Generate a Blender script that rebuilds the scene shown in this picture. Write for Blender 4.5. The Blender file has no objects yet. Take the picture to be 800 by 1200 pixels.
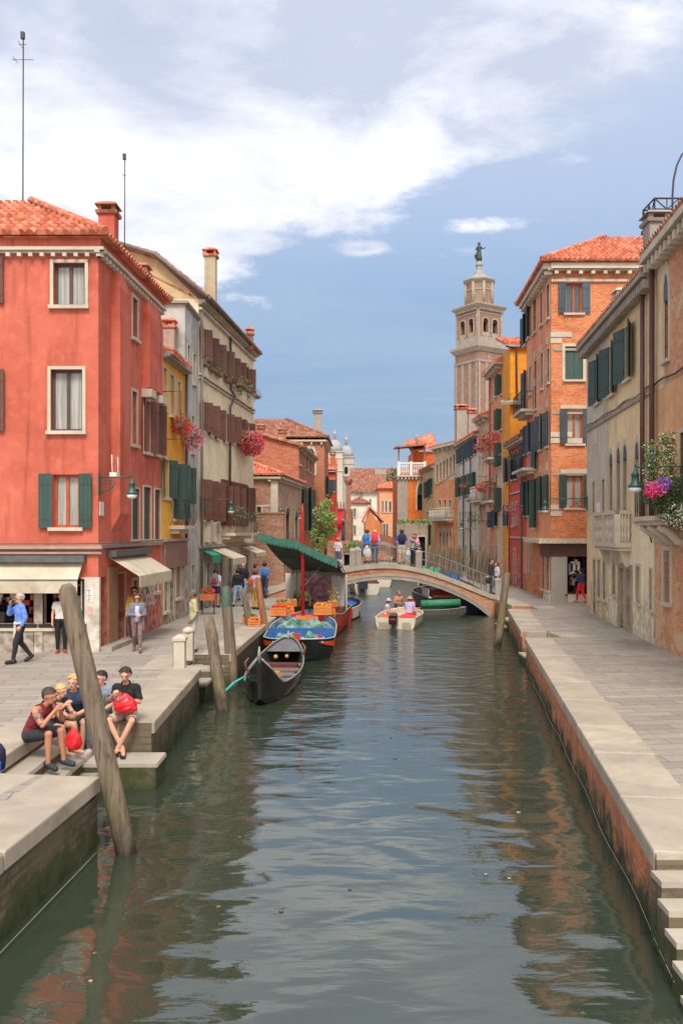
import bpy, bmesh, math, random
import numpy as np
from mathutils import Vector, Matrix, noise
R = math.radians
rnd = random.Random(7)
sc = bpy.context.scene
col = sc.collection
EYE = 4.35

# ---------- picture-to-world measuring (used once, to survey real positions) ----------
def gx(px, d): return (px-400)*d/1000
def gz(py, d): return EYE-(py-622)*d/1000
def S(r, g, b, k=1.0):
    f = lambda c: ((c/255+.055)/1.055)**2.4 if c > 10 else c/255/12.92
    return (f(r)*k, f(g)*k, f(b)*k)

# ---------- materials ----------
MATS = {}
def newmat(name):
    m = bpy.data.materials.new(name); m.use_nodes = True
    nt = m.node_tree; nt.nodes.clear()
    out = nt.nodes.new('ShaderNodeOutputMaterial'); bs = nt.nodes.new('ShaderNodeBsdfPrincipled')
    nt.links.new(bs.outputs[0], out.inputs[0])
    return m, nt, bs
def N(nt, t, **kw):
    n = nt.nodes.new(t)
    for k, v in kw.items():
        if k.startswith('i_'):
            key = k[2:]
            key = int(key) if key.isdigit() else key.replace('_', ' ')
            n.inputs[key].default_value = v
        else: setattr(n, k, v)
    return n
def mixc(nt, fac, a, b, blend='MIX'):
    n = nt.nodes.new('ShaderNodeMix'); n.data_type = 'RGBA'; n.blend_type = blend
    for idx, v in ((0, fac), (6, a), (7, b)):
        if hasattr(v, 'links') or isinstance(v, bpy.types.NodeSocket): nt.links.new(v, n.inputs[idx])
        elif idx == 0: n.inputs[0].default_value = v
        else: n.inputs[idx].default_value = (*v[:3], 1)
    return n.outputs[2]
def ramp(nt, src, stops):
    n = nt.nodes.new('ShaderNodeValToRGB'); nt.links.new(src, n.inputs[0])
    e = n.color_ramp.elements
    while len(e) < len(stops): e.new(.5)
    for el, (p, c) in zip(e, stops):
        el.position = p; el.color = (c, c, c, 1) if not isinstance(c, tuple) else (*c, 1)
    return n.outputs[0]
def pos(nt, scale=(1, 1, 1)):
    g = N(nt, 'ShaderNodeNewGeometry'); m = N(nt, 'ShaderNodeMapping'); m.inputs['Scale'].default_value = scale
    nt.links.new(g.outputs['Position'], m.inputs[0]); return m.outputs[0]
def uvn(nt): return N(nt, 'ShaderNodeUVMap').outputs[0]
def noi(nt, vec, scale, detail=5, rough=.55, dist=0):
    n = N(nt, 'ShaderNodeTexNoise'); nt.links.new(vec, n.inputs['Vector'])
    n.inputs['Scale'].default_value = scale; n.inputs['Detail'].default_value = detail
    n.inputs['Roughness'].default_value = rough; n.inputs['Distortion'].default_value = dist
    return n.outputs[0]
def bump(nt, bs, h, strength=.4, dist=.02):
    b = N(nt, 'ShaderNodeBump'); b.inputs['Strength'].default_value = strength; b.inputs['Distance'].default_value = dist
    nt.links.new(h, b.inputs['Height']); nt.links.new(b.outputs[0], bs.inputs['Normal'])
def sc3(c, k): return tuple(min(1, x*k) for x in c)

def plain(name, c, rough=.6, metal=0, var=.18, scale=6):
    key = (name, tuple(round(x, 4) for x in c), rough)
    if key in MATS: return MATS[key]
    m, nt, bs = newmat(name)
    n = noi(nt, pos(nt), scale, 4)
    nt.links.new(mixc(nt, ramp(nt, n, [(.3, 0.), (.7, 1.)]), sc3(c, 1-var), sc3(c, 1+var)), bs.inputs['Base Color'])
    bs.inputs['Roughness'].default_value = rough; bs.inputs['Metallic'].default_value = metal
    MATS[key] = m; return m
def plaster(name, c, c2=None, stain=.5, patch=None, dirty=.35):
    if name in MATS: return MATS[name]
    c2 = c2 or sc3(c, .72)
    m, nt, bs = newmat(name); P = pos(nt)
    big = noi(nt, P, .55, 8, .62, .6)
    o = mixc(nt, ramp(nt, big, [(.36, 0.), (.64, 1.)]), c2, c)
    med = noi(nt, P, 3.1, 6, .6, .4)
    o = mixc(nt, ramp(nt, med, [(.5, 0.), (.75, .5)]), o, sc3(c, 1.28))
    st = noi(nt, pos(nt, (2.6, 2.6, .22)), 1.0, 6, .65)       # rain streaks
    o = mixc(nt, ramp(nt, st, [(.54, 0.), (.74, stain)]), o, sc3(c2, .5))
    sp = noi(nt, P, 26, 3, .6)
    o = mixc(nt, ramp(nt, sp, [(.66, 0.), (.76, .35)]), o, sc3(c2, .6))
    z = zval(nt); mm = N(nt, 'ShaderNodeMath', operation='MULTIPLY_ADD'); nt.links.new(z, mm.inputs[0]); mm.inputs[1].default_value = -.16
    nt.links.new(noi(nt, P, 1.1, 8, .7, .6), mm.inputs[2])        # salt and damp rising from the ground
    o = mixc(nt, ramp(nt, mm.outputs[0], [(.06, 0.), (.24, .75)]), o, mixc(nt, ramp(nt, med, [(.4, 0.), (.6, 1.)]), sc3(c2, .55), sc3((c[0]*.6+.2, c[1]*.6+.2, c[2]*.6+.18), 1)))
    fl_ = noi(nt, P, 2.1, 9, .75, .3)                            # flaked repairs with hard edges
    o = mixc(nt, ramp(nt, fl_, [(.615, 0.), (.63, .55)]), o, sc3((c[0]*.7+.1, c[1]*.8+.06, c[2]*.8+.05), 1))
    if patch:                                                    # render fallen off, old brick behind
        bt = brick_node(nt, S(190, 110, 75), S(150, 85, 60), S(190, 170, 150, .8))
        pn = noi(nt, P, .8, 7, .65, .8)
        z = zval(nt); mm = N(nt, 'ShaderNodeMath', operation='MULTIPLY_ADD'); nt.links.new(z, mm.inputs[0]); mm.inputs[1].default_value = patch[1]; nt.links.new(pn, mm.inputs[2])
        o = mixc(nt, ramp(nt, mm.outputs[0], [(patch[0], 0.), (patch[0]+.03, 1.)]), o, bt)
    nt.links.new(o, bs.inputs['Base Color']); bs.inputs['Roughness'].default_value = .92
    bump(nt, bs, noi(nt, P, 14, 6, .7), .35, .02)
    MATS[name] = m; return m
def zval(nt):
    g = N(nt, 'ShaderNodeNewGeometry'); s = N(nt, 'ShaderNodeSeparateXYZ'); nt.links.new(g.outputs['Position'], s.inputs[0]); return s.outputs[2]
def brick_node(nt, c1, c2, mort, bw=.25, bh=.075, ms=.012, uv=None):
    b = N(nt, 'ShaderNodeTexBrick'); nt.links.new(uv or uvn(nt), b.inputs['Vector'])
    b.inputs['Color1'].default_value = (*c1, 1); b.inputs['Color2'].default_value = (*c2, 1); b.inputs['Mortar'].default_value = (*mort, 1)
    b.inputs['Scale'].default_value = 1; b.inputs['Mortar Size'].default_value = ms; b.inputs['Brick Width'].default_value = bw
    b.inputs['Row Height'].default_value = bh; b.inputs['Bias'].default_value = -.1
    return b.outputs[0]
def brickm(name, c1, c2, mort, patch=None, patchlo=.55):
    if name in MATS: return MATS[name]
    m, nt, bs = newmat(name); P = pos(nt)
    bt = brick_node(nt, c1, c2, mort)
    n1 = noi(nt, P, .7, 8, .65, .5)
    o = mixc(nt, ramp(nt, n1, [(.38, 0.), (.62, .55)]), bt, sc3(c2, .62))
    n2 = noi(nt, pos(nt, (1, 1, 3.5)), 1.6, 8, .75)
    o = mixc(nt, ramp(nt, n2, [(.46, 0.), (.6, .6)]), o, sc3(mort, .95))
    n2 = noi(nt, pos(nt, (1, 1, 2)), 5., 6, .75)
    o = mixc(nt, ramp(nt, n2, [(.5, 0.), (.62, .6)]), o, sc3(c2, .6))
    n2 = noi(nt, pos(nt, (1.5, 1.5, 8)), 2.6, 5, .7)
    o = mixc(nt, ramp(nt, n2, [(.52, 0.), (.7, .55)]), o, sc3(c1, 1.3))
    if patch:
        pn = noi(nt, P, .6, 8, .7, .7)
        o = mixc(nt, ramp(nt, pn, [(patchlo, 0.), (patchlo+.05, .9)]), o, patch)
    nt.links.new(o, bs.inputs['Base Color']); bs.inputs['Roughness'].default_value = .93
    bump(nt, bs, bt, .3, .01)
    MATS[name] = m; return m
def stonem(name, c, var=.25, joint=None, algae=False):
    if name in MATS: return MATS[name]
    m, nt, bs = newmat(name); P = pos(nt)
    a = noi(nt, P, 1.3, 8, .65, .4)
    o = mixc(nt, ramp(nt, a, [(.35, 0.), (.65, 1.)]), sc3(c, 1-var), sc3(c, 1+var*.6))
    b = noi(nt, P, 18, 5, .7)
    o = mixc(nt, ramp(nt, b, [(.55, 0.), (.8, .5)]), o, sc3(c, .45))
    g = N(nt, 'ShaderNodeNewGeometry'); o = mixc(nt, ramp(nt, g.outputs['Random Per Island'], [(0., 0.), (1., .6)]), o, sc3(c, .78))
    b3 = noi(nt, P, .45, 7, .7, 1.); o = mixc(nt, ramp(nt, b3, [(.55, 0.), (.68, .4)]), o, sc3(c, .62))
    if joint:
        jt = brick_node(nt, (1, 1, 1), (.78, .78, .78), (.35, .33, .3), joint[0], joint[1], joint[2] if len(joint) > 2 else .012)
        o = mixc(nt, 1., o, jt, 'MULTIPLY')
    nt.links.new(o, bs.inputs['Base Color']); bs.inputs['Roughness'].default_value = .85
    bump(nt, bs, b, .3, .015)
    MATS[name] = m; return m
def quaywall(name, brick):
    m, nt, bs = newmat(name); P = pos(nt)
    if brick: bt = brick_node(nt, S(226, 124, 66), S(196, 98, 54), S(200, 164, 134, .8), .24, .07, .012)
    else:
        wv = N(nt, 'ShaderNodeVectorMath', operation='MULTIPLY_ADD'); nt.links.new(N(nt, 'ShaderNodeTexNoise', i_Scale=2.5).outputs[1], wv.inputs[0]); wv.inputs[1].default_value = (.12, .05, 0); nt.links.new(uvn(nt), wv.inputs[2])
        bt = brick_node(nt, S(146, 132, 110), S(96, 84, 68), S(52, 46, 36), .46, .12, .02, wv.outputs[0])
    n = noi(nt, P, 1.2, 8, .7, .5)
    o = mixc(nt, ramp(nt, n, [(.42, 0.), (.66, .7)] if brick else [(.3, .2), (.55, .92)]), bt, S(110, 97, 78))
    z = zval(nt); mm = N(nt, 'ShaderNodeMath', operation='MULTIPLY_ADD'); mm.inputs[1].default_value = -.55
    nt.links.new(z, mm.inputs[0]); nt.links.new(noi(nt, P, 2.2, 6, .65), mm.inputs[2])
    lo, hi = (.26, .42) if brick else (.1, .36)
    o = mixc(nt, ramp(nt, mm.outputs[0], [(lo, 0.), (hi, .8)]), o, S(88, 78, 62))
    o = mixc(nt, ramp(nt, mm.outputs[0], [(lo+.14, 0.), (hi+.04, 1.)]), o, S(62, 70, 34))
    o = mixc(nt, ramp(nt, mm.outputs[0], [(hi+.1, 0.), (hi+.2, 1.)]), o, S(40, 44, 26))
    nt.links.new(o, bs.inputs['Base Color']); bs.inputs['Roughness'].default_value = .85
    bump(nt, bs, bt, .6, .02)
    return m
def pavingm():
    m, nt, bs = newmat('trachyte paving'); P = pos(nt)
    mp = N(nt, 'ShaderNodeMapping'); nt.links.new(P, mp.inputs[0]); mp.inputs['Rotation'].default_value = (0, 0, R(-7))
    bt = brick_node(nt, S(172, 163, 152), S(144, 136, 127), S(104, 97, 88), 1.15, .33, .012, mp.outputs[0])
    n = noi(nt, P, .5, 8, .65, .5)
    o = mixc(nt, ramp(nt, n, [(.35, 0.), (.65, .45)]), bt, S(138, 129, 120))
    n = noi(nt, P, 5, 7, .75)
    o = mixc(nt, ramp(nt, n, [(.5, 0.), (.8, .5)]), o, S(112, 103, 92))
    n = noi(nt, P, 2.2, 5, .75)
    o = mixc(nt, ramp(nt, n, [(.56, 0.), (.72, .4)]), o, S(190, 182, 170))
    nt.links.new(o, bs.inputs['Base Color']); bs.inputs['Roughness'].default_value = .8
    bump(nt, bs, bt, .5, .01)
    return m
def woodm(name, c, c2, algae=False):
    if name in MATS: return MATS[name]
    m, nt, bs = newmat(name)
    st = noi(nt, pos(nt, (11, 11, .7)), 1, 7, .65, .3)
    o = mixc(nt, ramp(nt, st, [(.35, 0.), (.6, 1.)]), c2, c)
    cr = noi(nt, pos(nt, (26, 26, 1.0)), 1, 3, .6)
    o = mixc(nt, ramp(nt, cr, [(.58, 0.), (.66, .8)]), o, sc3(c2, .4))
    if algae:
        g = noi(nt, pos(nt, (1, 1, .5)), 2.4, 5, .6)
        o = mixc(nt, ramp(nt, g, [(.5, 0.), (.66, .65)]), o, S(104, 102, 58))
        z = zval(nt); mm = N(nt, 'ShaderNodeMath', operation='MULTIPLY_ADD'); mm.inputs[1].default_value = -.8
        nt.links.new(z, mm.inputs[0]); nt.links.new(g, mm.inputs[2])
        o = mixc(nt, ramp(nt, mm.outputs[0], [(.15, 0.), (.5, 1.)]), o, S(40, 36, 26))
    nt.links.new(o, bs.inputs['Base Color']); bs.inputs['Roughness'].default_value = .9
    bump(nt, bs, cr, .6, .02)
    MATS[name] = m; return m
def tilem(name, c1, c2, c3):
    if name in MATS: return MATS[name]
    m, nt, bs = newmat(name)
    uv = uvn(nt); s = N(nt, 'ShaderNodeSeparateXYZ'); nt.links.new(uv, s.inputs[0])
    def fl(o, k):
        a = N(nt, 'ShaderNodeMath', operation='MULTIPLY'); nt.links.new(o, a.inputs[0]); a.inputs[1].default_value = k
        b = N(nt, 'ShaderNodeMath', operation='FLOOR'); nt.links.new(a.outputs[0], b.inputs[0]); return b.outputs[0]
    cx = N(nt, 'ShaderNodeCombineXYZ'); nt.links.new(fl(s.outputs[0], 1/.24), cx.inputs[0]); nt.links.new(fl(s.outputs[1], 1/.4), cx.inputs[1])
    w = N(nt, 'ShaderNodeTexWhiteNoise'); nt.links.new(cx.outputs[0], w.inputs[0])
    r = N(nt, 'ShaderNodeValToRGB'); nt.links.new(w.outputs[0], r.inputs[0]); e = r.color_ramp.elements
    e[0].color = (*c1, 1); e[1].color = (*c3, 1); x = e.new(.55); x.color = (*c2, 1); x = e.new(.06); x.color = (*sc3(c1, .7), 1)
    n = noi(nt, pos(nt), 1.2, 7, .7)
    o = mixc(nt, ramp(nt, n, [(.45, 0.), (.7, .55)]), r.outputs[0], S(120, 84, 62))
    nt.links.new(o, bs.inputs['Base Color']); bs.inputs['Roughness'].default_value = .9
    MATS[name] = m; return m
def shutterm(name, c):
    if name in MATS: return MATS[name]
    m, nt, bs = newmat(name)
    w = N(nt, 'ShaderNodeTexWave', wave_type='BANDS', bands_direction='X'); nt.links.new(uvn(nt), w.inputs[0]); w.inputs['Scale'].default_value = 2.6
    n = noi(nt, pos(nt, (3, 3, .6)), 2, 6, .65)
    oi = N(nt, 'ShaderNodeObjectInfo')
    o = mixc(nt, ramp(nt, n, [(.35, 0.), (.7, 1.)]), sc3(c, .75), sc3(c, 1.35))
    o = mixc(nt, ramp(nt, oi.outputs['Random'], [(0., 0.), (1., .45)]), o, sc3(c, 1.7))
    o = mixc(nt, ramp(nt, w.outputs[0], [(0., .5), (.12, 0.)]), o, sc3(c, .4))
    nt.links.new(o, bs.inputs['Base Color']); bs.inputs['Roughness'].default_value = .6
    bump(nt, bs, w.outputs[0], .3, .01)
    MATS[name] = m; return m
def glassm(name, c, c2, fold=False):
    if name in MATS: return MATS[name]
    m, nt, bs = newmat(name)
    if fold:
        f = noi(nt, pos(nt, (14, 14, .5)), 1.0, 4, .6, .3)
    else: f = noi(nt, pos(nt), 1.5, 4, .6)
    nt.links.new(mixc(nt, ramp(nt, f, [(.35, 0.), (.62, 1.)]) if fold else ramp(nt, f, [(.2, 0.), (.8, 1.)]), c, c2), bs.inputs['Base Color'])
    bs.inputs['Roughness'].default_value = .75 if fold else .12
    bs.inputs['Coat Weight'].default_value = 1.; bs.inputs['Coat Roughness'].default_value = .04
    MATS[name] = m; return m
def leafm(name, c, c2, c3=None):
    if name in MATS: return MATS[name]
    m, nt, bs = newmat(name)
    g = N(nt, 'ShaderNodeNewGeometry'); r = N(nt, 'ShaderNodeValToRGB'); nt.links.new(g.outputs['Random Per Island'], r.inputs[0])
    e = r.color_ramp.elements; e[0].color = (*c, 1); e[1].color = (*(c3 or c2), 1); x = e.new(.55); x.color = (*c2, 1)
    nt.links.new(r.outputs[0], bs.inputs['Base Color']); bs.inputs['Roughness'].default_value = .65
    MATS[name] = m; return m

STONE = stonem('istrian stone', S(206, 194, 176), .24)
COPE = stonem('worn coping stone', S(182, 170, 152), .3)
GREYST = stonem('grey stone', S(168, 158, 146), .25)
IRON = plain('dark iron', S(58, 58, 58), .5)
GREENIRON = plain('green painted iron', S(44, 84, 72), .4)
SHG = shutterm('dark green shutter', S(50, 72, 66))
SHG2 = shutterm('blue grey shutter', S(62, 74, 82))
SHB = shutterm('brown shutter', S(98, 62, 52))
DWOOD = plain('dark window timber', S(86, 62, 58), .5)
OWOOD = plain('orange window timber', S(176, 84, 44), .5)
GL = glassm('dark glass', S(38, 42, 46), S(84, 90, 96))
CURT = glassm('curtained glass', S(132, 132, 126), S(178, 176, 168), True)
GLM = plain('dim glass', S(58, 62, 66), .45)
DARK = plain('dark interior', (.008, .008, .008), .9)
WHITEP = plain('white paint', S(226, 224, 218), .5)
TILE = tilem('terracotta tiles', S(200, 106, 76), S(216, 124, 92), S(228, 152, 122))
TILEOLD = tilem('old brown tiles', S(154, 98, 76), S(172, 116, 92), S(188, 138, 114))
GUTTER = plain('zinc gutter', S(112, 104, 100), .5)
PIPE = plain('brown drainpipe', S(96, 62, 58), .5)

# ---------- mesh builder ----------
class MB:
    def __init__(s): s.v = []; s.f = []; s.m = []; s.sm = []; s.uv = {}
    def quad(s, a, b, c, d, mi=0, smooth=False):
        i = len(s.v); s.v += [tuple(a), tuple(b), tuple(c), tuple(d)]; s.f.append((i, i+1, i+2, i+3)); s.m.append(mi); s.sm.append(smooth)
    def tri(s, a, b, c, mi=0, smooth=False):
        i = len(s.v); s.v += [tuple(a), tuple(b), tuple(c)]; s.f.append((i, i+1, i+2)); s.m.append(mi); s.sm.append(smooth)
    def poly(s, pts, mi=0):
        i = len(s.v); s.v += [tuple(p) for p in pts]; s.f.append(tuple(range(i, i+len(pts)))); s.m.append(mi); s.sm.append(False)
    def hexa(s, p, mi=0):      # p: 8 pts, bottom 4 ccw from above then top 4
        i = len(s.v); s.v += [tuple(q) for q in p]
        for f in ((3, 2, 1, 0), (4, 5, 6, 7), (0, 1, 5, 4), (1, 2, 6, 5), (2, 3, 7, 6), (3, 0, 4, 7)):
            s.f.append(tuple(i+k for k in f)); s.m.append(mi); s.sm.append(False)
    def box(s, x0, x1, y0, y1, z0, z1, mi=0):
        s.hexa([(x0, y0, z0), (x1, y0, z0), (x1, y1, z0), (x0, y1, z0), (x0, y0, z1), (x1, y0, z1), (x1, y1, z1), (x0, y1, z1)], mi)
    def fbox(s, F, u0, u1, o0, o1, z0, z1, mi=0):   # box in a facade frame
        s.hexa([F.P(u0, o1, z0), F.P(u1, o1, z0), F.P(u1, o0, z0), F.P(u0, o0, z0), F.P(u0, o1, z1), F.P(u1, o1, z1), F.P(u1, o0, z1), F.P(u0, o0, z1)], mi)
    def prism(s, pts, z0, z1, mi=0, top=None):
        n = len(pts)
        s.poly([(p[0], p[1], z1) for p in pts], mi if top is None else top)
        s.poly([(p[0], p[1], z0) for p in reversed(pts)], mi)
        for k in range(n):
            a, b = pts[k], pts[(k+1) % n]
            s.quad((a[0], a[1], z0), (b[0], b[1], z0), (b[0], b[1], z1), (a[0], a[1], z1), mi)
    def ring(s, rings, mi=0, cap=True, smooth=True):
        i = len(s.v); n = len(rings[0])
        for r in rings: s.v += [tuple(p) for p in r]
        for k in range(len(rings)-1):
            for j in range(n):
                a = i+k*n+j; b = i+k*n+(j+1) % n
                s.f.append((a, b, b+n, a+n)); s.m.append(mi); s.sm.append(smooth)
        if cap:
            s.f.append(tuple(i+j for j in range(n-1, -1, -1))); s.m.append(mi); s.sm.append(False)
            e = i+(len(rings)-1)*n; s.f.append(tuple(e+j for j in range(n))); s.m.append(mi); s.sm.append(False)
    def tube(s, pts, r, seg=8, mi=0, cap=True):
        pts = [Vector(p) for p in pts]; rs = r if isinstance(r, (list, tuple)) else [r]*len(pts); rings = []
        up = None
        for k, p in enumerate(pts):
            t = (pts[min(k+1, len(pts)-1)]-pts[max(k-1, 0)]).normalized()
            if up is None: up = Vector((0, 0, 1)) if abs(t.z) < .9 else Vector((1, 0, 0))
            x = t.cross(up).normalized() if t.cross(up).length > 1e-5 else t.orthogonal().normalized()
            y = x.cross(t).normalized(); up = y
            rings.append([p+x*(rs[k]*math.cos(2*math.pi*j/seg))+y*(-rs[k]*math.sin(2*math.pi*j/seg)) for j in range(seg)])
        s.ring(rings, mi, cap)
    def lathe(s, c, prof, seg=14, mi=0, sq=False):
        rings = []
        for r, z in prof:
            if sq: rings.append([(c[0]+r*a, c[1]+r*b, c[2]+z) for a, b in ((-1, -1), (1, -1), (1, 1), (-1, 1))])
            else: rings.append([(c[0]+r*math.cos(2*math.pi*j/seg), c[1]+r*math.sin(2*math.pi*j/seg), c[2]+z) for j in range(seg)])
        s.ring(rings, mi, True, not sq)
    def ball(s, c, r, seg=10, mi=0):
        rx, ry, rz = r if isinstance(r, tuple) else (r, r, r)
        rings = [[(c[0]+rx*math.sin(math.pi*(k+.02)/ (seg//2+.04))*math.cos(2*math.pi*j/seg), c[1]+ry*math.sin(math.pi*(k+.02)/(seg//2+.04))*math.sin(2*math.pi*j/seg), c[2]-rz*math.cos(math.pi*(k+.02)/(seg//2+.04))) for j in range(seg)] for k in range(seg//2+1)]
        s.ring(rings, mi)
    def leaves(s, c, rad, n, size, rn, mi=0, hollow=.3):
        for _ in range(n):
            while True:
                q = Vector((rn.uniform(-1, 1), rn.uniform(-1, 1), rn.uniform(-1, 1)))
                if hollow*rn.random() < q.length < 1: break
            p = Vector((c[0]+q.x*rad[0], c[1]+q.y*rad[1], c[2]+q.z*rad[2]))
            a = Vector((rn.gauss(0, 1), rn.gauss(0, 1), rn.gauss(0, .6))).normalized(); b = a.orthogonal().normalized()
            b.rotate(Matrix.Rotation(rn.uniform(0, 6.28), 3, a)); cc = a.cross(b); z = size*rn.uniform(.6, 1.3)
            s.quad(p-b*z*.5, p+cc*z*.32, p+b*z*.5, p-cc*z*.32, mi)
    def build(s, name, mat=None, parent=None, org=None, smooth=None):
        me = bpy.data.meshes.new(name)
        if org is None: org = ORG.get(parent.name, (0, 0, 0)) if parent else (0, 0, 0)
        ox, oy, oz = org
        me.from_pydata([(a-ox, b-oy, c-oz) for a, b, c in s.v], [], s.f)
        ml = mat if isinstance(mat, (list, tuple)) else [mat]
        for m_ in ml:
            if m_: me.materials.append(m_)
        for p, mi, sm in zip(me.polygons, s.m, s.sm): p.material_index = mi; p.use_smooth = sm
        uvl = me.uv_layers.new(name='UVMap').data
        vv = me.vertices; me.update()
        for p in me.polygons:
            n = p.normal
            if abs(n.z) > .85: t = Vector((1, 0, 0)); b = Vector((0, 1, 0))
            else:
                t = Vector((-n.y, n.x, 0)).normalized(); b = Vector((0, 0, 1))
            cu = s.uv.get(p.index)
            for k, li in enumerate(p.loop_indices):
                q = vv[p.vertices[k]].co; q = Vector((q.x+ox, q.y+oy, q.z+oz))
                uvl[li].uv = cu[k] if cu else (q.dot(t), q.dot(b))
        o = bpy.data.objects.new(name, me); col.objects.link(o)
        if parent:
            o.parent = parent; ORG[o.name] = org
        return o
ORG = {}
def tag(o, label=None, cat=None, group=None, kind=None):
    if label: o['label'] = label
    if cat: o['category'] = cat
    if group: o['group'] = group
    if kind: o['kind'] = kind
    return o
def empty(name, loc, label=None, cat=None, group=None, rz=0, local=False):
    o = bpy.data.objects.new(name, None); col.objects.link(o); o.location = loc; o.rotation_euler = (0, 0, rz); o.empty_display_size = .3
    ORG[o.name] = (0, 0, 0) if local else tuple(loc)
    return tag(o, label, cat, group)

class Frame:
    def __init__(s, p0, p1):
        s.p0 = Vector((p0[0], p0[1])); e = Vector((p1[0], p1[1]))-s.p0; s.L = e.length; s.u = e/s.L; s.n = Vector((s.u.y, -s.u.x))
    def P(s, u, o, z):
        q = s.p0+s.u*u+s.n*o; return (q.x, q.y, z)
    def uof(s, px):
        k = (px-400)/1000; return (k*s.p0.y-s.p0.x)/(s.u.x-k*s.u.y)
    def rect(s, px0, px1, yt, yb):
        a, b = sorted((s.uof(px0), s.uof(px1))); d = s.p0.y+s.u.y*(a+b)/2
        return a, b, gz(yb, d), gz(yt, d)
    def dof(s, u): return s.p0.y+s.u.y*u

def wall(mb, F, u0, u1, z0, z1, ops, mi=0, rev=.2, off=0):
    us = sorted({u0, u1, *[x for o in ops for x in (o[0], o[1]) if u0 < x < u1]}); zs = sorted({z0, z1, *[x for o in ops for x in (o[2], o[3]) if z0 < x < z1]})
    for a, b in zip(us, us[1:]):
        for c, d in zip(zs, zs[1:]):
            m, n = (a+b)/2, (c+d)/2
            if any(o[0] < m < o[1] and o[2] < n < o[3] for o in ops): continue
            mb.quad(F.P(a, off, c), F.P(b, off, c), F.P(b, off, d), F.P(a, off, d), mi)
    for a, b, c, d in ops:
        c0, d0 = max(c, z0), min(d, z1)
        if c0 >= d0: continue
        mb.quad(F.P(a, off, d0), F.P(a, off, c0), F.P(a, -rev, c0), F.P(a, -rev, d0), mi); mb.quad(F.P(b, off, c0), F.P(b, off, d0), F.P(b, -rev, d0), F.P(b, -rev, c0), mi)
        if c >= z0: mb.quad(F.P(b, off, c), F.P(b, -rev, c), F.P(a, -rev, c), F.P(a, off, c), mi)
        if d <= z1: mb.quad(F.P(a, off, d), F.P(a, -rev, d), F.P(b, -rev, d), F.P(b, off, d), mi)

def shutter(F, hinge, side, w, z0, z1, ang, mat, parent):
    # side -1: leaf lies to the left of the hinge; ang 0 = flat against the wall
    ang = ang+rnd.uniform(-.45, .9)*min(14, ang*.8)
    a = R(ang); du, do = side*math.cos(a), math.sin(a); t = .035
    m = MB(); b0 = .035
    def Q(s_, q, z):
        return F.P(hinge+du*s_-do*q*side, b0+do*s_+abs(math.cos(a))*q+(0), z)
    pts = [(0, 0), (w, 0), (w, t), (0, t)]
    if side > 0: pts = pts[::-1]
    m.hexa([Q(x, q, z0) for x, q in pts]+[Q(x, q, z1) for x, q in pts])
    for zz in (z0+(z1-z0)*.18, z0+(z1-z0)*.82):
        pts2 = [(0.02, t), (w-.02, t), (w-.02, t+.012), (.02, t+.012)]
        if side > 0: pts2 = pts2[::-1]
        m.hexa([Q(x, q, zz-.04) for x, q in pts2]+[Q(x, q, zz+.04) for x, q in pts2])
    return m.build('shutter', mat, parent)

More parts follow.
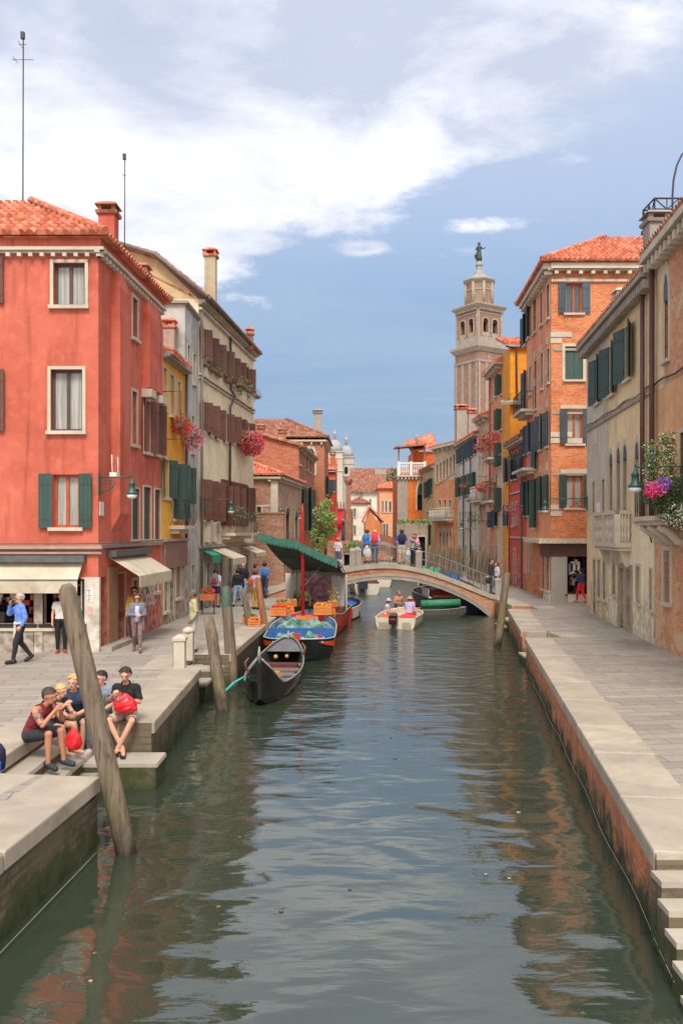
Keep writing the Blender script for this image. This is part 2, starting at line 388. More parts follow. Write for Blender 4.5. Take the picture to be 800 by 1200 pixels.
def window(F, root, r, style='sash', sh=None, ang=8, frame=None, glass=None, sur=.1, stone=None, deep=.14, shw=None, mull=1, smat=None, arch=0, sillm=None):
    u0, u1, z0, z1 = r; w = u1-u0; fm = frame or DWOOD; stone = stone or STONE
    m = MB(); t = min(.07, w*.12)
    nm = 'window'
    if style == 'closed':
        m.fbox(F, u0, (u0+u1)/2-.006, -.09, -.05, z0, z1); m.fbox(F, (u0+u1)/2+.006, u1, -.09, -.05, z0, z1)
        m.fbox(F, u0, u1, -.13, -.1, z0, z1)
        o = m.build('closed_shutters', smat or SHG, root)
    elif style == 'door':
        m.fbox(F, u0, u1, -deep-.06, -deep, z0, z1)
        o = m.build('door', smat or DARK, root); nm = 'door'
        if w > .5:
            m = MB(); k = 3 if z1-z0 > 2 else 2
            for q in range(k):
                a = z0+.15+(z1-z0-.2)*q/k
                m.fbox(F, u0+w*.14, u1-w*.14, -deep, -deep+.025, a, a+(z1-z0-.2)/k-.1)
            m.build('door_panel', smat or DARK, o)
    else:
        m.fbox(F, u0, u0+t, -deep-.05, -deep, z0, z1); m.fbox(F, u1-t, u1, -deep-.05, -deep, z0, z1)
        m.fbox(F, u0+t, u1-t, -deep-.05, -deep, z0, z0+t); m.fbox(F, u0+t, u1-t, -deep-.05, -deep, z1-t, z1)
        for q in range(mull):
            c = u0+(u1-u0)*(q+1)/(mull+1); m.fbox(F, c-t*.6, c+t*.6, -deep-.05, -deep+.005, z0+t, z1-t)
        if z1-z0 > 1.6 and style != 'shop' and frame is None: pass
        o = m.build('window', fm, root)
        m = MB(); m.fbox(F, u0, u1, -deep-.09, -deep-.052, z0, z1); m.build('pane', glass or GL, o)
    if sur and stone:
        m = MB(); p = .035
        m.fbox(F, u0-sur, u0, -.02, p, z0, z1); m.fbox(F, u1, u1+sur, -.02, p, z0, z1)
        if arch:
            n = 10; cx = (u0+u1)/2; rr = w/2; ah = arch
            for q in range(n):
                a0, a1 = math.pi*q/n, math.pi*(q+1)/n
                def A(rad, a, k=1): return (cx+rad*math.cos(a), z1+(rad/rr)*ah*(math.sin(a)**(1.0)))
                i0, i1, o0, o1 = A(rr, a0), A(rr, a1), A(rr+sur, a0), A(rr+sur, a1)
                m.hexa([F.P(i0[0], p, i0[1]), F.P(o0[0], p, o0[1]), F.P(o0[0], -.02, o0[1]), F.P(i0[0], -.02, i0[1]), F.P(i1[0], p, i1[1]), F.P(o1[0], p, o1[1]), F.P(o1[0], -.02, o1[1]), F.P(i1[0], -.02, i1[1])])
            g = MB(); pts = [F.P(cx+rr*math.cos(math.pi*q/n), .012, z1+ah*math.sin(math.pi*q/n)) for q in range(n+1)]
            g.poly(pts); g.build('arched_pane', GLM, o)
        else: m.fbox(F, u0-sur, u1+sur, -.02, p, z1, z1+sur)
        m.build('surround', stone, o)
    if style not in ('door',):
        m = MB(); m.fbox(F, u0-.12, u1+.12, -.02, .11, z0-.1, z0-.001); m.build('sill', sillm or stone or STONE, o)
    if sh:
        ww = shw or w/2
        for side in (-1, 1):
            a = ang if not isinstance(ang, tuple) else ang[0 if side < 0 else 1]
            if a is None: continue
            shutter(F, u0-.01 if side < 0 else u1+.01, side, ww, z0-.02, z1+.02, a, sh, o)
    return o

def roofplane(mb, A, B, h, vA, vB, step=.4, tw=.24, seg=6, mi=0):
    """tiled slope. A,B eave ends (3D); h: up-slope unit vector; vA(u)->slope length at u as function"""
    A = Vector(A); B = Vector(B); L = (B-A).length; u = (B-A)/L; h = Vector(h).normalized(); nrm = u.cross(h).normalized()
    if nrm.z < 0: nrm = -nrm
    ncol = max(1, int(L/tw)); tw = L/ncol; cols = ncol*seg
    amp = tw*.42
    def vm(x): return max(0, vA(x))
    def hh(k): return amp*abs(math.sin(math.pi*(k % seg)/seg))*1.0
    for k in range(cols):
        x0, x1 = k*L/cols, (k+1)*L/cols; m0, m1 = vm(x0), vm(x1); r = 0
        a0 = hh(k); a1 = amp*math.sin(math.pi*((k % seg)+1)/seg); jit = rnd.random()*.012
        while r*step < max(m0, m1)-1e-3:
            b0, t0 = min(r*step, m0), min((r+1)*step, m0); b1, t1 = min(r*step, m1), min((r+1)*step, m1)
            lo, hi = .028, 0
            p = [A+u*x0+h*b0+nrm*(a0+lo), A+u*x1+h*b1+nrm*(a1+lo), A+u*x1+h*t1+nrm*(a1+hi), A+u*x0+h*t0+nrm*(a0+hi)]
            mb.uv[len(mb.f)] = [(x0+1e-3, r*step+.01), (x1-1e-3, r*step+.01), (x1-1e-3, (r+1)*step-.01), (x0+1e-3, (r+1)*step-.01)]
            mb.quad(*p, mi, False)
            if r == 0 or True:
                q0 = A+u*x0+h*b0+nrm*(a0 if r else -.03); q1 = A+u*x1+h*b1+nrm*(a1 if r else -.03)
                mb.quad(q0, q1, p[1], p[0], mi)
            r += 1
def hiproof(corners, z, slope, root, mat, over=.35, name='roof'):
    """hip roof over a 4-corner ccw footprint (roughly rectangular)"""
    c = [Vector((x, y)) for x, y in corners]
    # offset outward
    def off(c, d):
        r = []
        n = len(c)
        for i in range(n):
            a, b, e = c[i-1], c[i], c[(i+1) % n]
            n1 = Vector(((b-a).y, -(b-a).x)).normalized(); n2 = Vector(((e-b).y, -(e-b).x)).normalized()
            m = (n1+n2).normalized(); r.append(b+m*(d/max(.3, m.dot(n1))))
        return r
    q = off(c, over); mb = MB()
    W = min((q[1]-q[0]).length, (q[2]-q[1]).length)
    for i in range(4):
        a, b = q[i], q[(i+1) % 4]; e = b-a; L = e.length; nin = Vector((-e.y, e.x)).normalized()
        h = Vector((nin.x, nin.y, slope)).normalized(); k = math.sqrt(1+slope*slope)
        zz = z
        f = (lambda L: (lambda x: min(x, L-x, W/2)*k))(L)
        if i in (2, 3) and name != 'full' :   # rear slopes: plain
            t = min(L/2, W/2)
            p = [(*a, zz), (*b, zz), (b.x-e.x/L*t+nin.x*t, b.y-e.y/L*t+nin.y*t, zz+slope*t), (a.x+e.x/L*t+nin.x*t, a.y+e.y/L*t+nin.y*t, zz+slope*t)]
            mb.quad(*p)
        else: roofplane(mb, (*a, zz), (*b, zz), h, f, None)
    mb.poly([(p.x, p.y, z-.06) for p in reversed(q)])
    # hip ridge tiles
    for i in (0, 1, 2):
        p = q[i]; m = ((q[(i+1) % 4]-p).normalized()+(q[i-1]-p).normalized()); t = W/2
        e = p+m*t; mb.tube([(p.x, p.y, z+.09), (e.x, e.y, z+slope*t+.09)], .12, 8)
    return mb.build('roof', mat, root)
def slabroof(pts, root, mat, th=.12, tile=True):
    """tiled sloping quad: eaveA, eaveB, ridgeB, ridgeA"""
    A, B, C, D = [Vector(p) for p in pts]; mb = MB()
    L = (B-A).length; hA = D-A; hB = C-B
    u = (B-A)/L
    h = (hA-u*hA.dot(u)); hl = h.length
    roofplane(mb, A, B, h, lambda x: hl, None) if tile else mb.quad(A, B, C, D)
    mb.quad(D-Vector((0, 0, th)), C-Vector((0, 0, th)), B-Vector((0, 0, th)), A-Vector((0, 0, th)))
    mb.quad(A-Vector((0, 0, th)), B-Vector((0, 0, th)), B, A); mb.quad(B-Vector((0, 0, th)), C-Vector((0, 0, th)), C, B); mb.quad(D-Vector((0, 0, th)), A-Vector((0, 0, th)), A, D); mb.quad(C-Vector((0, 0, th)), D-Vector((0, 0, th)), D, C)
    return mb.build('roof', mat, root)
def cornice(F, u0, u1, z, root, mat=None, dent=.55, h=.22, o=.3, dw=.16, dh=.22, parts=None):
    mb = parts or MB(); mb.fbox(F, u0, u1, -.05, o, z, z+h); mb.fbox(F, u0, u1, -.05, o*.5, z-.06, z-.002)
    n = int((u1-u0)/dent)
    for k in range(n):
        a = u0+(k+.5)*(u1-u0)/n; mb.fbox(F, a-dw/2, a+dw/2, -.04, o*.8, z-dh-.06, z-.063)
    if not parts: return mb.build('cornice', mat or STONE, root)
def chimney(x, y, z0, z1, w, root, mat, topm=None, style=0):
    mb = MB(); mb.lathe((x, y, 0), [(w/2, z0), (w/2, z1-.3)], sq=True); o = mb.build('chimney', mat, root)
    mb = MB(); mb.lathe((x, y, 0), [(w/2*1.25, z1-.3), (w/2*1.35, z1-.2)], sq=True)
    for a in (-1, 1):
        for b in (-1, 1): mb.lathe((x+a*w*.42, y+b*w*.42, 0), [(w*.11, z1-.2), (w*.11, z1-.03)], sq=True)
    mb.lathe((x, y, 0), [(w/2*1.4, z1-.03), (w/2*1.2, z1+.04), (w/2*.5, z1+.13)], sq=True)
    mb.build('chimney_cap', topm or TILEOLD, o); return o
def pipe(F, u, z0, z1, root, mat=None, o=.1, r=.05):
    mb = MB(); mb.tube([F.P(u, o, z0), F.P(u, o, z1)], r, 8); return mb.build('drainpipe', mat or PIPE, root)

class Bld:
    def __init__(s, name, label, foot, z1, mat, ops={}, ground=None, z0=.9, cat='building', group=None, rev=.2):
        """foot ccw; ops {edge: [(style, px0,px1,yt,yb, opts)]} ; ground=(zg, mat, edges)"""
        c = foot[0]; s.root = empty(name, (foot[1][0], foot[1][1], z0), label, cat, group); s.F = []; s.z1 = z1
        mb = MB(); gb = MB(); wins = []
        n = len(foot)
        for i in range(n):
            F = Frame(foot[i], foot[(i+1) % n]); s.F.append(F); rs = []
            for w in ops.get(i, []):
                r = F.rect(*w[1:5]); rs.append(r); wins.append((F, r, w[0], w[5] if len(w) > 5 else {}))
            zg = z0
            if ground and i in ground[2]:
                zg = ground[0]; wall(gb, F, 0, F.L, z0, zg, rs, 0, rev)
            wall(mb, F, 0, F.L, zg, z1, rs, 0, rev)
        mb.poly([(p[0], p[1], z1) for p in foot])
        s.wall = mb.build('wall', mat, s.root)
        if gb.f: gb.build('ground_floor_wall', ground[1], s.root)
        for F, r, st, op in wins: window(F, s.root, r, st, **op)
# ================= camera, sky, sun =================
cam = bpy.data.cameras.new('camera'); co = bpy.data.objects.new('camera', cam); col.objects.link(co)
co.location = (0, 0, EYE); co.rotation_euler = (R(90), 0, 0)
cam.sensor_fit = 'VERTICAL'; cam.sensor_height = 36; cam.lens = 30; cam.shift_y = 22/1200; cam.clip_end = 3000; cam.clip_start = .05
sc.camera = co
sc.view_settings.view_transform = 'Standard'; sc.view_settings.look = 'None'; sc.view_settings.exposure = 0.55; sc.view_settings.gamma = 1
SUN_AZ, SUN_EL = R(178), R(52)      # azimuth clockwise from +Y
w = bpy.data.worlds.new('World'); sc.world = w; w.use_nodes = True; nt = w.node_tree; nt.nodes.clear()
out = N(nt, 'ShaderNodeOutputWorld'); bg = N(nt, 'ShaderNodeBackground'); nt.links.new(bg.outputs[0], out.inputs[0]); bg.inputs[1].default_value = .1
sky = N(nt, 'ShaderNodeTexSky', sky_type='NISHITA', sun_disc=False, sun_elevation=SUN_EL, sun_rotation=SUN_AZ)
tc = N(nt, 'ShaderNodeTexCoord'); D = tc.outputs['Generated']
sp = N(nt, 'ShaderNodeSeparateXYZ'); nt.links.new(D, sp.inputs[0]); Z = sp.outputs[2]
def M2(op, a, b=None, c=None):
    m = N(nt, 'ShaderNodeMath', operation=op)
    for i, v in enumerate((a, b, c)):
        if v is None: continue
        if isinstance(v, (int, float)): m.inputs[i].default_value = v
        else: nt.links.new(v, m.inputs[i])
    return m.outputs[0]
def sstep(v, lo, hi):
    m = N(nt, 'ShaderNodeMapRange', interpolation_type='SMOOTHSTEP'); nt.links.new(v, m.inputs[0]); m.inputs[1].default_value = lo; m.inputs[2].default_value = hi; return m.outputs[0]
base = N(nt, 'ShaderNodeValToRGB'); nt.links.new(Z, base.inputs[0]); e = base.color_ramp.elements
stops = [(0., S(146, 162, 178)), (.05, S(132, 154, 176)), (.16, S(119, 146, 175)), (.25, S(132, 157, 186)), (.35, S(156, 174, 202)), (.5, S(182, 190, 208)), (.7, S(188, 190, 194)), (1., S(182, 182, 184))]
while len(e) < len(stops): e.new(.5)
for el, (p_, c_) in zip(e, stops): el.position = p_; el.color = (*c_, 1)
# clouds lie on a flat layer high above: project the direction on it
dz = M2('ADD', M2('MAXIMUM', Z, 0.0), .16)
cx = N(nt, 'ShaderNodeCombineXYZ'); nt.links.new(M2('DIVIDE', sp.outputs[0], dz), cx.inputs[0]); nt.links.new(M2('DIVIDE', sp.outputs[1], dz), cx.inputs[1])
mp = N(nt, 'ShaderNodeMapping'); nt.links.new(cx.outputs[0], mp.inputs[0]); mp.inputs['Location'].default_value = (3.4, 1.2, 0.5); mp.inputs['Scale'].default_value = (1, 1.25, 1)
n1 = noi(nt, mp.outputs[0], 1.0, 9, .55, .35)
n2 = noi(nt, mp.outputs[0], 3.2, 9, .6, .3)
n3_ = noi(nt, mp.outputs[0], 8.5, 7, .6, .3)
nn = M2('ADD', M2('ADD', M2('MULTIPLY', n1, .48), M2('MULTIPLY', n2, .36)), M2('MULTIPLY', n3_, .16))
def blob(px, py, rad, gain, flat=1.0):
    v = Vector(((px-400)/1000, 1, (622-py)/1000)).normalized()
    s_ = N(nt, 'ShaderNodeVectorMath', operation='SUBTRACT'); nt.links.new(D, s_.inputs[0]); s_.inputs[1].default_value = v
    m_ = N(nt, 'ShaderNodeVectorMath', operation='MULTIPLY'); nt.links.new(s_.outputs[0], m_.inputs[0]); m_.inputs[1].default_value = (1, 1, flat)
    l_ = N(nt, 'ShaderNodeVectorMath', operation='LENGTH'); nt.links.new(m_.outputs[0], l_.inputs[0])
    return M2('MULTIPLY', M2('SUBTRACT', 1.0, sstep(l_.outputs['Value'], 0, rad)), gain)
bias = blob(40, 260, .30, .22, 1.6)
for b_ in ((250, 205, .20, .17, 1.7), (360, 190, .17, .14, 2.2), (470, 170, .16, .12, 2.6), (620, 60, .18, .14, 2.6), (300, 30, .3, .12, 2.5), (330, 395, .1, .06, 2.5), (420, 292, .05, .12, 4), (300, 288, .06, .13, 4), (200, 296, .09, .12, 4), (560, 265, .07, .12, 4), (290, 355, .05, .08, 3), (620, 160, .12, .07, 2.5), (60, 90, .25, .1, 2)):
    bias = M2('ADD', bias, blob(*b_))
low = M2('MULTIPLY', M2('SUBTRACT', 1.0, sstep(Z, .16, .36)), -.14)
hi_ = M2('MULTIPLY', sstep(Z, .55, .8), .08)
cv = M2('ADD', M2('ADD', nn, bias), M2('ADD', low, hi_))
cov = sstep(cv, .495, .60)
shade = noi(nt, mp.outputs[0], 1.9, 6, .6, .2)
ccol = mixc(nt, ramp(nt, shade, [(.38, 0.), (.62, 1.)]), S(182, 189, 206), S(244, 243, 242))
c3_ = mixc(nt, cov, base.outputs[0], ccol)
# thin grey veils
veil = noi(nt, mp.outputs[0], .7, 6, .6, .6)
c3_ = mixc(nt, ramp(nt, veil, [(.42, 0.), (.7, .5)]), c3_, S(168, 178, 200))
tenx = N(nt, 'ShaderNodeVectorMath', operation='SCALE'); nt.links.new(c3_, tenx.inputs[0]); tenx.inputs[3].default_value = 10.0
fin = mixc(nt, .9, sky.outputs[0], tenx.outputs[0])
# unseen sky behind the camera: whiteness added to light the facades
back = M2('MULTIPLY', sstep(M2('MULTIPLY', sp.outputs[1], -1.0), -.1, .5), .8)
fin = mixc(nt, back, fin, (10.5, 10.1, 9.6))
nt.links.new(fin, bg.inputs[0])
sl = bpy.data.lights.new('sun', 'SUN'); sl.energy = 2.2; sl.angle = R(20); sl.color = (1, .94, .85)
so = bpy.data.objects.new('sun', sl); col.objects.link(so)
dv = Vector((math.sin(SUN_AZ)*math.cos(SUN_EL), math.cos(SUN_AZ)*math.cos(SUN_EL), math.sin(SUN_EL)))
so.rotation_euler = dv.to_track_quat('Z', 'Y').to_euler(); so.location = (0, 0, 60)

# ================= water =================
m, nt, bs = newmat('canal water')
P = pos(nt)
wn = noi(nt, P, .35, 5, .6)
nt.links.new(mixc(nt, wn, S(44, 54, 42), S(60, 70, 56)), bs.inputs['Base Color'])
 
rgy = N(nt, 'ShaderNodeSeparateXYZ'); nt.links.new(N(nt, 'ShaderNodeNewGeometry').outputs['Position'], rgy.inputs[0])
rg = N(nt, 'ShaderNodeMapRange', interpolation_type='SMOOTHSTEP'); nt.links.new(rgy.outputs[1], rg.inputs[0]); rg.inputs[1].default_value = 22; rg.inputs[2].default_value = 55; rg.inputs[3].default_value = .012; rg.inputs[4].default_value = .3
nt.links.new(rg.outputs[0], bs.inputs['Roughness']); bs.inputs['IOR'].default_value = 1.62; bs.inputs['Specular IOR Level'].default_value = 1.0
h1 = noi(nt, pos(nt, (.7, 1.0, 1)), .9, .8, .4, .9)
h2 = noi(nt, pos(nt, (.6, 1.4, 1)), 2.1, 1.0, .4, .7)
h3 = noi(nt, pos(nt, (.5, 1.6, 1)), 8.0, 3, .5, .2)
sy = N(nt, 'ShaderNodeSeparateXYZ'); nt.links.new(N(nt, 'ShaderNodeNewGeometry').outputs['Position'], sy.inputs[0])
def M3(op, a, b=None, c=None):
    q = N(nt, 'ShaderNodeMath', operation=op)
    for i, v in enumerate((a, b, c)):
        if v is None: continue
        if isinstance(v, (int, float)): q.inputs[i].default_value = v
        else: nt.links.new(v, q.inputs[i])
    return q.outputs[0]
far = N(nt, 'ShaderNodeMapRange', interpolation_type='SMOOTHSTEP'); nt.links.new(sy.outputs[1], far.inputs[0]); far.inputs[1].default_value = 11; far.inputs[2].default_value = 44
far.inputs[3].default_value = .32; far.inputs[4].default_value = 2.5
near = N(nt, 'ShaderNodeMapRange', interpolation_type='SMOOTHSTEP'); nt.links.new(sy.outputs[1], near.inputs[0]); near.inputs[1].default_value = 25; near.inputs[2].default_value = 55
near.inputs[3].default_value = 1; near.inputs[4].default_value = .9
h = M3('ADD', M3('MULTIPLY', M3('MULTIPLY', h1, .05), near.outputs[0]), M3('MULTIPLY', M3('ADD', M3('MULTIPLY', h2, .03), M3('MULTIPLY', h3, .007)), far.outputs[0]))
b = N(nt, 'ShaderNodeBump'); b.inputs['Strength'].default_value = 1; b.inputs['Distance'].default_value = 1.0; nt.links.new(h, b.inputs['Height']); nt.links.new(b.outputs[0], bs.inputs['Normal'])
WATER = m
mb = MB(); mb.quad((-400, -60, 0), (400, -60, 0), (400, 1200, 0), (-400, 1200, 0)); tag(mb.build('water', WATER), kind='structure')

# ================= quays =================
PAVE = pavingm(); QB = quaywall('brick quay wall', True); QS = quaywall('mossy stone quay wall', False)
LE = [(-4.2, 1), (-3.6, 9.0), (-3.37, 11.8)]
LE2 = [(-3.36, 15.1), (-3.5, 21.0)]
LE3 = [(-3.08, 23.4), (-2.73, 31.8), (-2.35, 38), (-1.9, 42), (-1.75, 43), (-1.7, 46.5), (-1.0, 50), (.0, 60), (.6, 72), (1.3, 85), (1.5, 100)]
LL = LE+[(-5.1, 12.0), (-5.1, 15.12)]+LE2+[(-4.15, 21.0), (-4.15, 23.4)]+LE3
ZQ = .95
mb = MB(); poly = [(-90, -20)]+[(-4.2, -20)]+LL+[(1.5, 260), (-90, 260)]
def ground_poly(poly, name, wallmat, z=ZQ):
    from mathutils.geometry import tessellate_polygon
    mb = MB()
    for t in tessellate_polygon([[Vector((x, y, 0)) for x, y in poly]]):
        v = [(*poly[k], z) for k in t]
        if (Vector(v[1])-Vector(v[0])).cross(Vector(v[2])-Vector(v[0])).z < 0: v = v[::-1]
        mb.poly(v, 0)
    n = len(poly); area = sum(poly[i][0]*poly[(i+1) % n][1]-poly[(i+1) % n][0]*poly[i][1] for i in range(n))
    if area < 0: poly = poly[::-1]
    for i in range(n):
        a, b = poly[i], poly[(i+1) % n]; mb.quad((*a, -2), (*b, -2), (*b, z), (*a, z), 1)
    return tag(mb.build(name, [PAVE, wallmat]), kind='structure')
ground_poly(poly, 'left_quay', QS)
rx = lambda y: 3.35+.139*(y-9.04)
RE = [(rx(9.0), 9.0), (rx(27.2), 27.2)]
RE2 = [(rx(28.8), 28.8), (rx(37.0), 37.0)]
RE3 = [(7.75, 38.6), (7.75, 43), (8.0, 47), (8.35, 55), (8.4, 70), (7.0, 85), (5.9, 96)]
poly = [(90, -20), (90, 260), (5.9, 260)]+RE3[::-1]+[(8.6, 38.6), (8.6, 37.0)]+RE2[::-1]+[(7.0, 28.8), (7.15, 27.2)]+RE[::-1]+[(6.0, 9.0), (6.0, -20)]
ground_poly(poly, 'right_quay', QB)
mb = MB(); mb.prism([(-90, 99), (90, 99), (90, 700), (-90, 700)], -1.5, ZQ-.006, 0); tag(mb.build('far_ground', PAVE), kind='structure')

def coping(name, segs, ztop=ZQ+.012, wid=.75, label=None):
    mb = MB()
    for a, b, inn in segs:
        A, B = Vector(a), Vector(b); e = (B-A); L = e.length; u = e/L; nr = Vector((u.y, -u.x))*inn
        n = max(1, int(L/2.0)); cuts = [0]+[k/n+rnd.uniform(-.1, .1)/n for k in range(1, n)]+[1]
        for c0, c1 in zip(cuts, cuts[1:]):
            g = .02; p0 = A+e*c0+u*g; p1 = A+e*c1-u*g; o = -nr*.05; q = nr*(wid+rnd.uniform(-.04, .04)); zz = ztop+rnd.uniform(-.006, .008)
            pts = [(p0+o), (p1+o), (p1+q), (p0+q)]
            if (pts[1]-pts[0]).cross(pts[2]-pts[1]) < 0: pts = pts[::-1]
            b8 = .018; c_ = sum(pts, Vector((0, 0)))/4
            ins = [p+(c_-p).normalized()*b8*1.5 for p in pts]
            mb.hexa([(*p, zz-.2) for p in pts]+[(*p, zz-b8) for p in pts]); 
            i = len(mb.v); mb.v += [(*p, zz-b8+.0005) for p in pts]+[(*p, zz) for p in ins]
            for f in ((4, 5, 6, 7), (0, 1, 5, 4), (1, 2, 6, 5), (2, 3, 7, 6), (3, 0, 4, 7)): mb.f.append(tuple(i+k for k in f)); mb.m.append(0); mb.sm.append(False)
    return tag(mb.build(name, COPE), kind='structure')
def chain(pts, inn): return [(pts[i], pts[i+1], inn) for i in range(len(pts)-1)]
coping('left_coping', chain(LE, -1)+[((-4.2, 11.8), (-5.1, 11.98), -1)]+[((-5.1, 12.1), (-5.1, 15.0), -1)]+chain(LE2, -1)+[((-4.15, 21.0), (-4.15, 23.4), -1)]+chain(LE3[:7], -1), wid=.78)
coping('right_coping', chain(RE, 1)+[((7.1, 27.3), (6.98, 28.7), 1)]+chain(RE2, 1)+[((8.6, 37.0), (8.6, 38.6), 1)]+chain(RE3[:2], 1)+[((rx(9)+.6, 9.006), (6.2, 9.006), -1)], wid=.82)
# left landing steps, set into the quay between the two blocks
STEP = stonem('step stone', S(182, 172, 156), .25); STEPD = quaywall('step riser stone', False)
def steps(name, boxes):
    mb = MB()
    for b_ in boxes:
        x0, x1, y0, y1, z0, z1 = b_; mb.box(x0, x1, y0, y1, z0, z1-.06, 1); mb.hexa([(x0-.0, y0, z1-.0599), (x1+.03, y0, z1-.0599), (x1+.03, y1, z1-.0599), (x0, y1, z1-.0599), (x0, y0, z1), (x1+.015, y0, z1), (x1+.015, y1, z1), (x0, y1, z1)], 0)
    return tag(mb.build(name, [STEP, STEPD]), kind='structure')
steps('left_landing_steps', [(-5.095, -4.72, 12.02, 15.08, -1, .70), (-4.72, -4.36, 12.02, 15.08, -1, .50), (-4.36, -4.1, 12.3, 15.08, -1, .28), (-4.36, -3.12, 14.35, 15.095, -.9, .43)])
steps('notch_steps', [(-4.14, -2.98, 20.95, 21.55, .74, .955), (-4.14, -3.8, 21.6, 23.38, -1, .7), (-3.8, -3.45, 21.6, 23.38, -1, .45)])
# right landing steps: near corner and further notch
nb = []
nb.append((rx(9)-.04, 6.0, 8.96, 8.999, .3, ZQ+.003))
for k in range(7): nb.append((rx(9-.3*k)-.1, 6.0, 8.96-.3*(k+1), 8.96-.3*k, -1, ZQ-.165*(k+1)))
steps('right_landing_steps', nb)
steps('right_notch_steps', [(6.6, 7.1, 27.22, 28.78, -1, .72), (6.25, 6.6, 27.22, 28.78, -1, .5), (5.95, 6.25, 27.22, 28.78, -1, .26), (7.7, 8.55, 37.02, 38.58, -1, .72), (7.2, 7.7, 37.02, 38.58, -1, .45), (6.9, 7.2, 37.1, 38.5, -1, .2)])
# water-level ropes / hoses lying along both walls
mb = MB(); mb.tube([(rx(y)-.07-.02*math.sin(y*1.7), y, .10+.02*math.sin(y*.9)) for y in [8+.6*k for k in range(30)]], .004, 6)
tag(mb.build('rope', plain('pale rope', S(160, 156, 146))), 'thin pale rope stretched just above the water along the right brick quay', 'rope')
mb = MB(); mb.tube([(-3.55+.075*(y-9)+.1, y, .05) for y in [4+.5*k for k in range(16)]], .004, 6)
tag(mb.build('rope', plain('pale rope', S(160, 156, 146))), 'thin pale rope at the waterline of the near left quay wall', 'rope')

# ================= stone bridge =================
def catmull(pts, n=6):
    r = []
    for i in range(len(pts)-1):
        p0, p1, p2, p3 = pts[max(0, i-1)], pts[i], pts[i+1], pts[min(len(pts)-1, i+2)]
        for k in range(n):
            t = k/n; r.append(tuple(.5*(2*b+(c-a)*t+(2*a-5*b+4*c-d)*t*t+(3*b-a-3*c+d)*t**3) for a, b, c, d in zip(p0, p1, p2, p3)))
    r.append(pts[-1]); return r
BR = brickm('orange brick', S(196, 112, 72), S(172, 92, 60), S(196, 170, 142), None)
def bridge(name, label, y0, y1, deck, arch, zb, root_xy, band=.3, edge=.22, brickmat=None, group=None):
    B = empty(name, (root_xy[0], root_xy[1], 0), label, 'bridge', group)
    dk = catmull(deck); ar = catmull(arch)
    def top(x):
        for a, b in zip(dk, dk[1:]):
            if a[0] <= x <= b[0]: return a[1]+(b[1]-a[1])*(x-a[0])/max(1e-6, b[0]-a[0])
        return dk[-1][1] if x > dk[-1][0] else dk[0][1]
    def bot(x):
        if x <= ar[0][0] or x >= ar[-1][0]: return -1.5
        for a, b in zip(ar, ar[1:]):
            if a[0] <= x <= b[0]: return a[1]+(b[1]-a[1])*(x-a[0])/max(1e-6, b[0]-a[0])
    xs = sorted({p[0] for p in dk} | {p[0] for p in ar} | {ar[0][0]-.001, ar[-1][0]+.001}); mb = MB()
    for a, b in zip(xs, xs[1:]):
        ta, tb, ba, bb = top(a), top(b), bot(a), bot(b)
        if ba < -1: bb = -1.5 if b <= ar[0][0]+.01 or a >= ar[-1][0]-.01 else bb
        if bb < -1: ba = -1.5 if a >= ar[-1][0]-.01 or b <= ar[0][0]+.01 else ba
        mb.quad((a, y0, ba), (b, y0, bb), (b, y0, tb), (a, y0, ta)); mb.quad((b, y1, bb), (a, y1, ba), (a, y1, ta), (b, y1, tb))
        mb.quad((a, y1, ba), (b, y1, bb), (b, y0, bb), (a, y0, ba), 1); mb.quad((a, y0, ta-.02), (b, y0, tb-.02), (b, y1, tb-.02), (a, y1, ta-.02), 1)
    mb.build('span', [brickmat or BR, GREYST], B)
    for yy, sgn in ((y0, -1), (y1, 1)):
        mb = MB()
        def strip(pts, lo, hi, out, y):
            for (xa, za), (xb, zb_) in zip(pts, pts[1:]):
                ya, yb2 = sorted((y+sgn*out, y-sgn*.12))
                mb.hexa([(xa, ya, za+lo), (xb, ya, zb_+lo), (xb, yb2, zb_+lo), (xa, yb2, za+lo), (xa, ya, za+hi), (xb, ya, zb_+hi), (xb, yb2, zb_+hi), (xa, yb2, za+hi)])
        strip(ar, .0, band*.55, .035, yy); strip(ar, band*.5501, band, .06, yy)
        mb.build('arch_ring', GREYST, B)
        mb = MB(); strip(dk, -edge, .02, .07, yy); mb.build('deck_edge', COPE, B)
    return B, top
B1, btop = bridge('stone_bridge', 'low arched brick and stone footbridge crossing the canal', 43.4, 46.2,
    [(-5.2, .97), (-3.6, 1.35), (-1.8, 2.0), (0, 2.4), (1.2, 2.6), (2.3, 2.66), (3.4, 2.55), (4.6, 2.26), (6.1, 1.72), (7.6, 1.12), (8.3, .97)],
    [(-2.6, -.3), (-1.9, .55), (-1.0, 1.13), (0, 1.52), (1.1, 1.78), (2.3, 1.87), (3.4, 1.80), (4.5, 1.56), (5.6, 1.16), (6.7, .6), (7.6, -.1)], 0, (2.3, 44.8))
for x in (.58, .86, 3.92, 7.95):
    for yy in (43.5, 46.1):
        z = btop(x); mb = MB(); mb.lathe((x, yy, z-.1), [(.15, 0), (.15, .85), (.165, .87), (.165, .93), (.12, .99), (.05, 1.03)], sq=True); mb.build('stone_post', GREYST, B1)
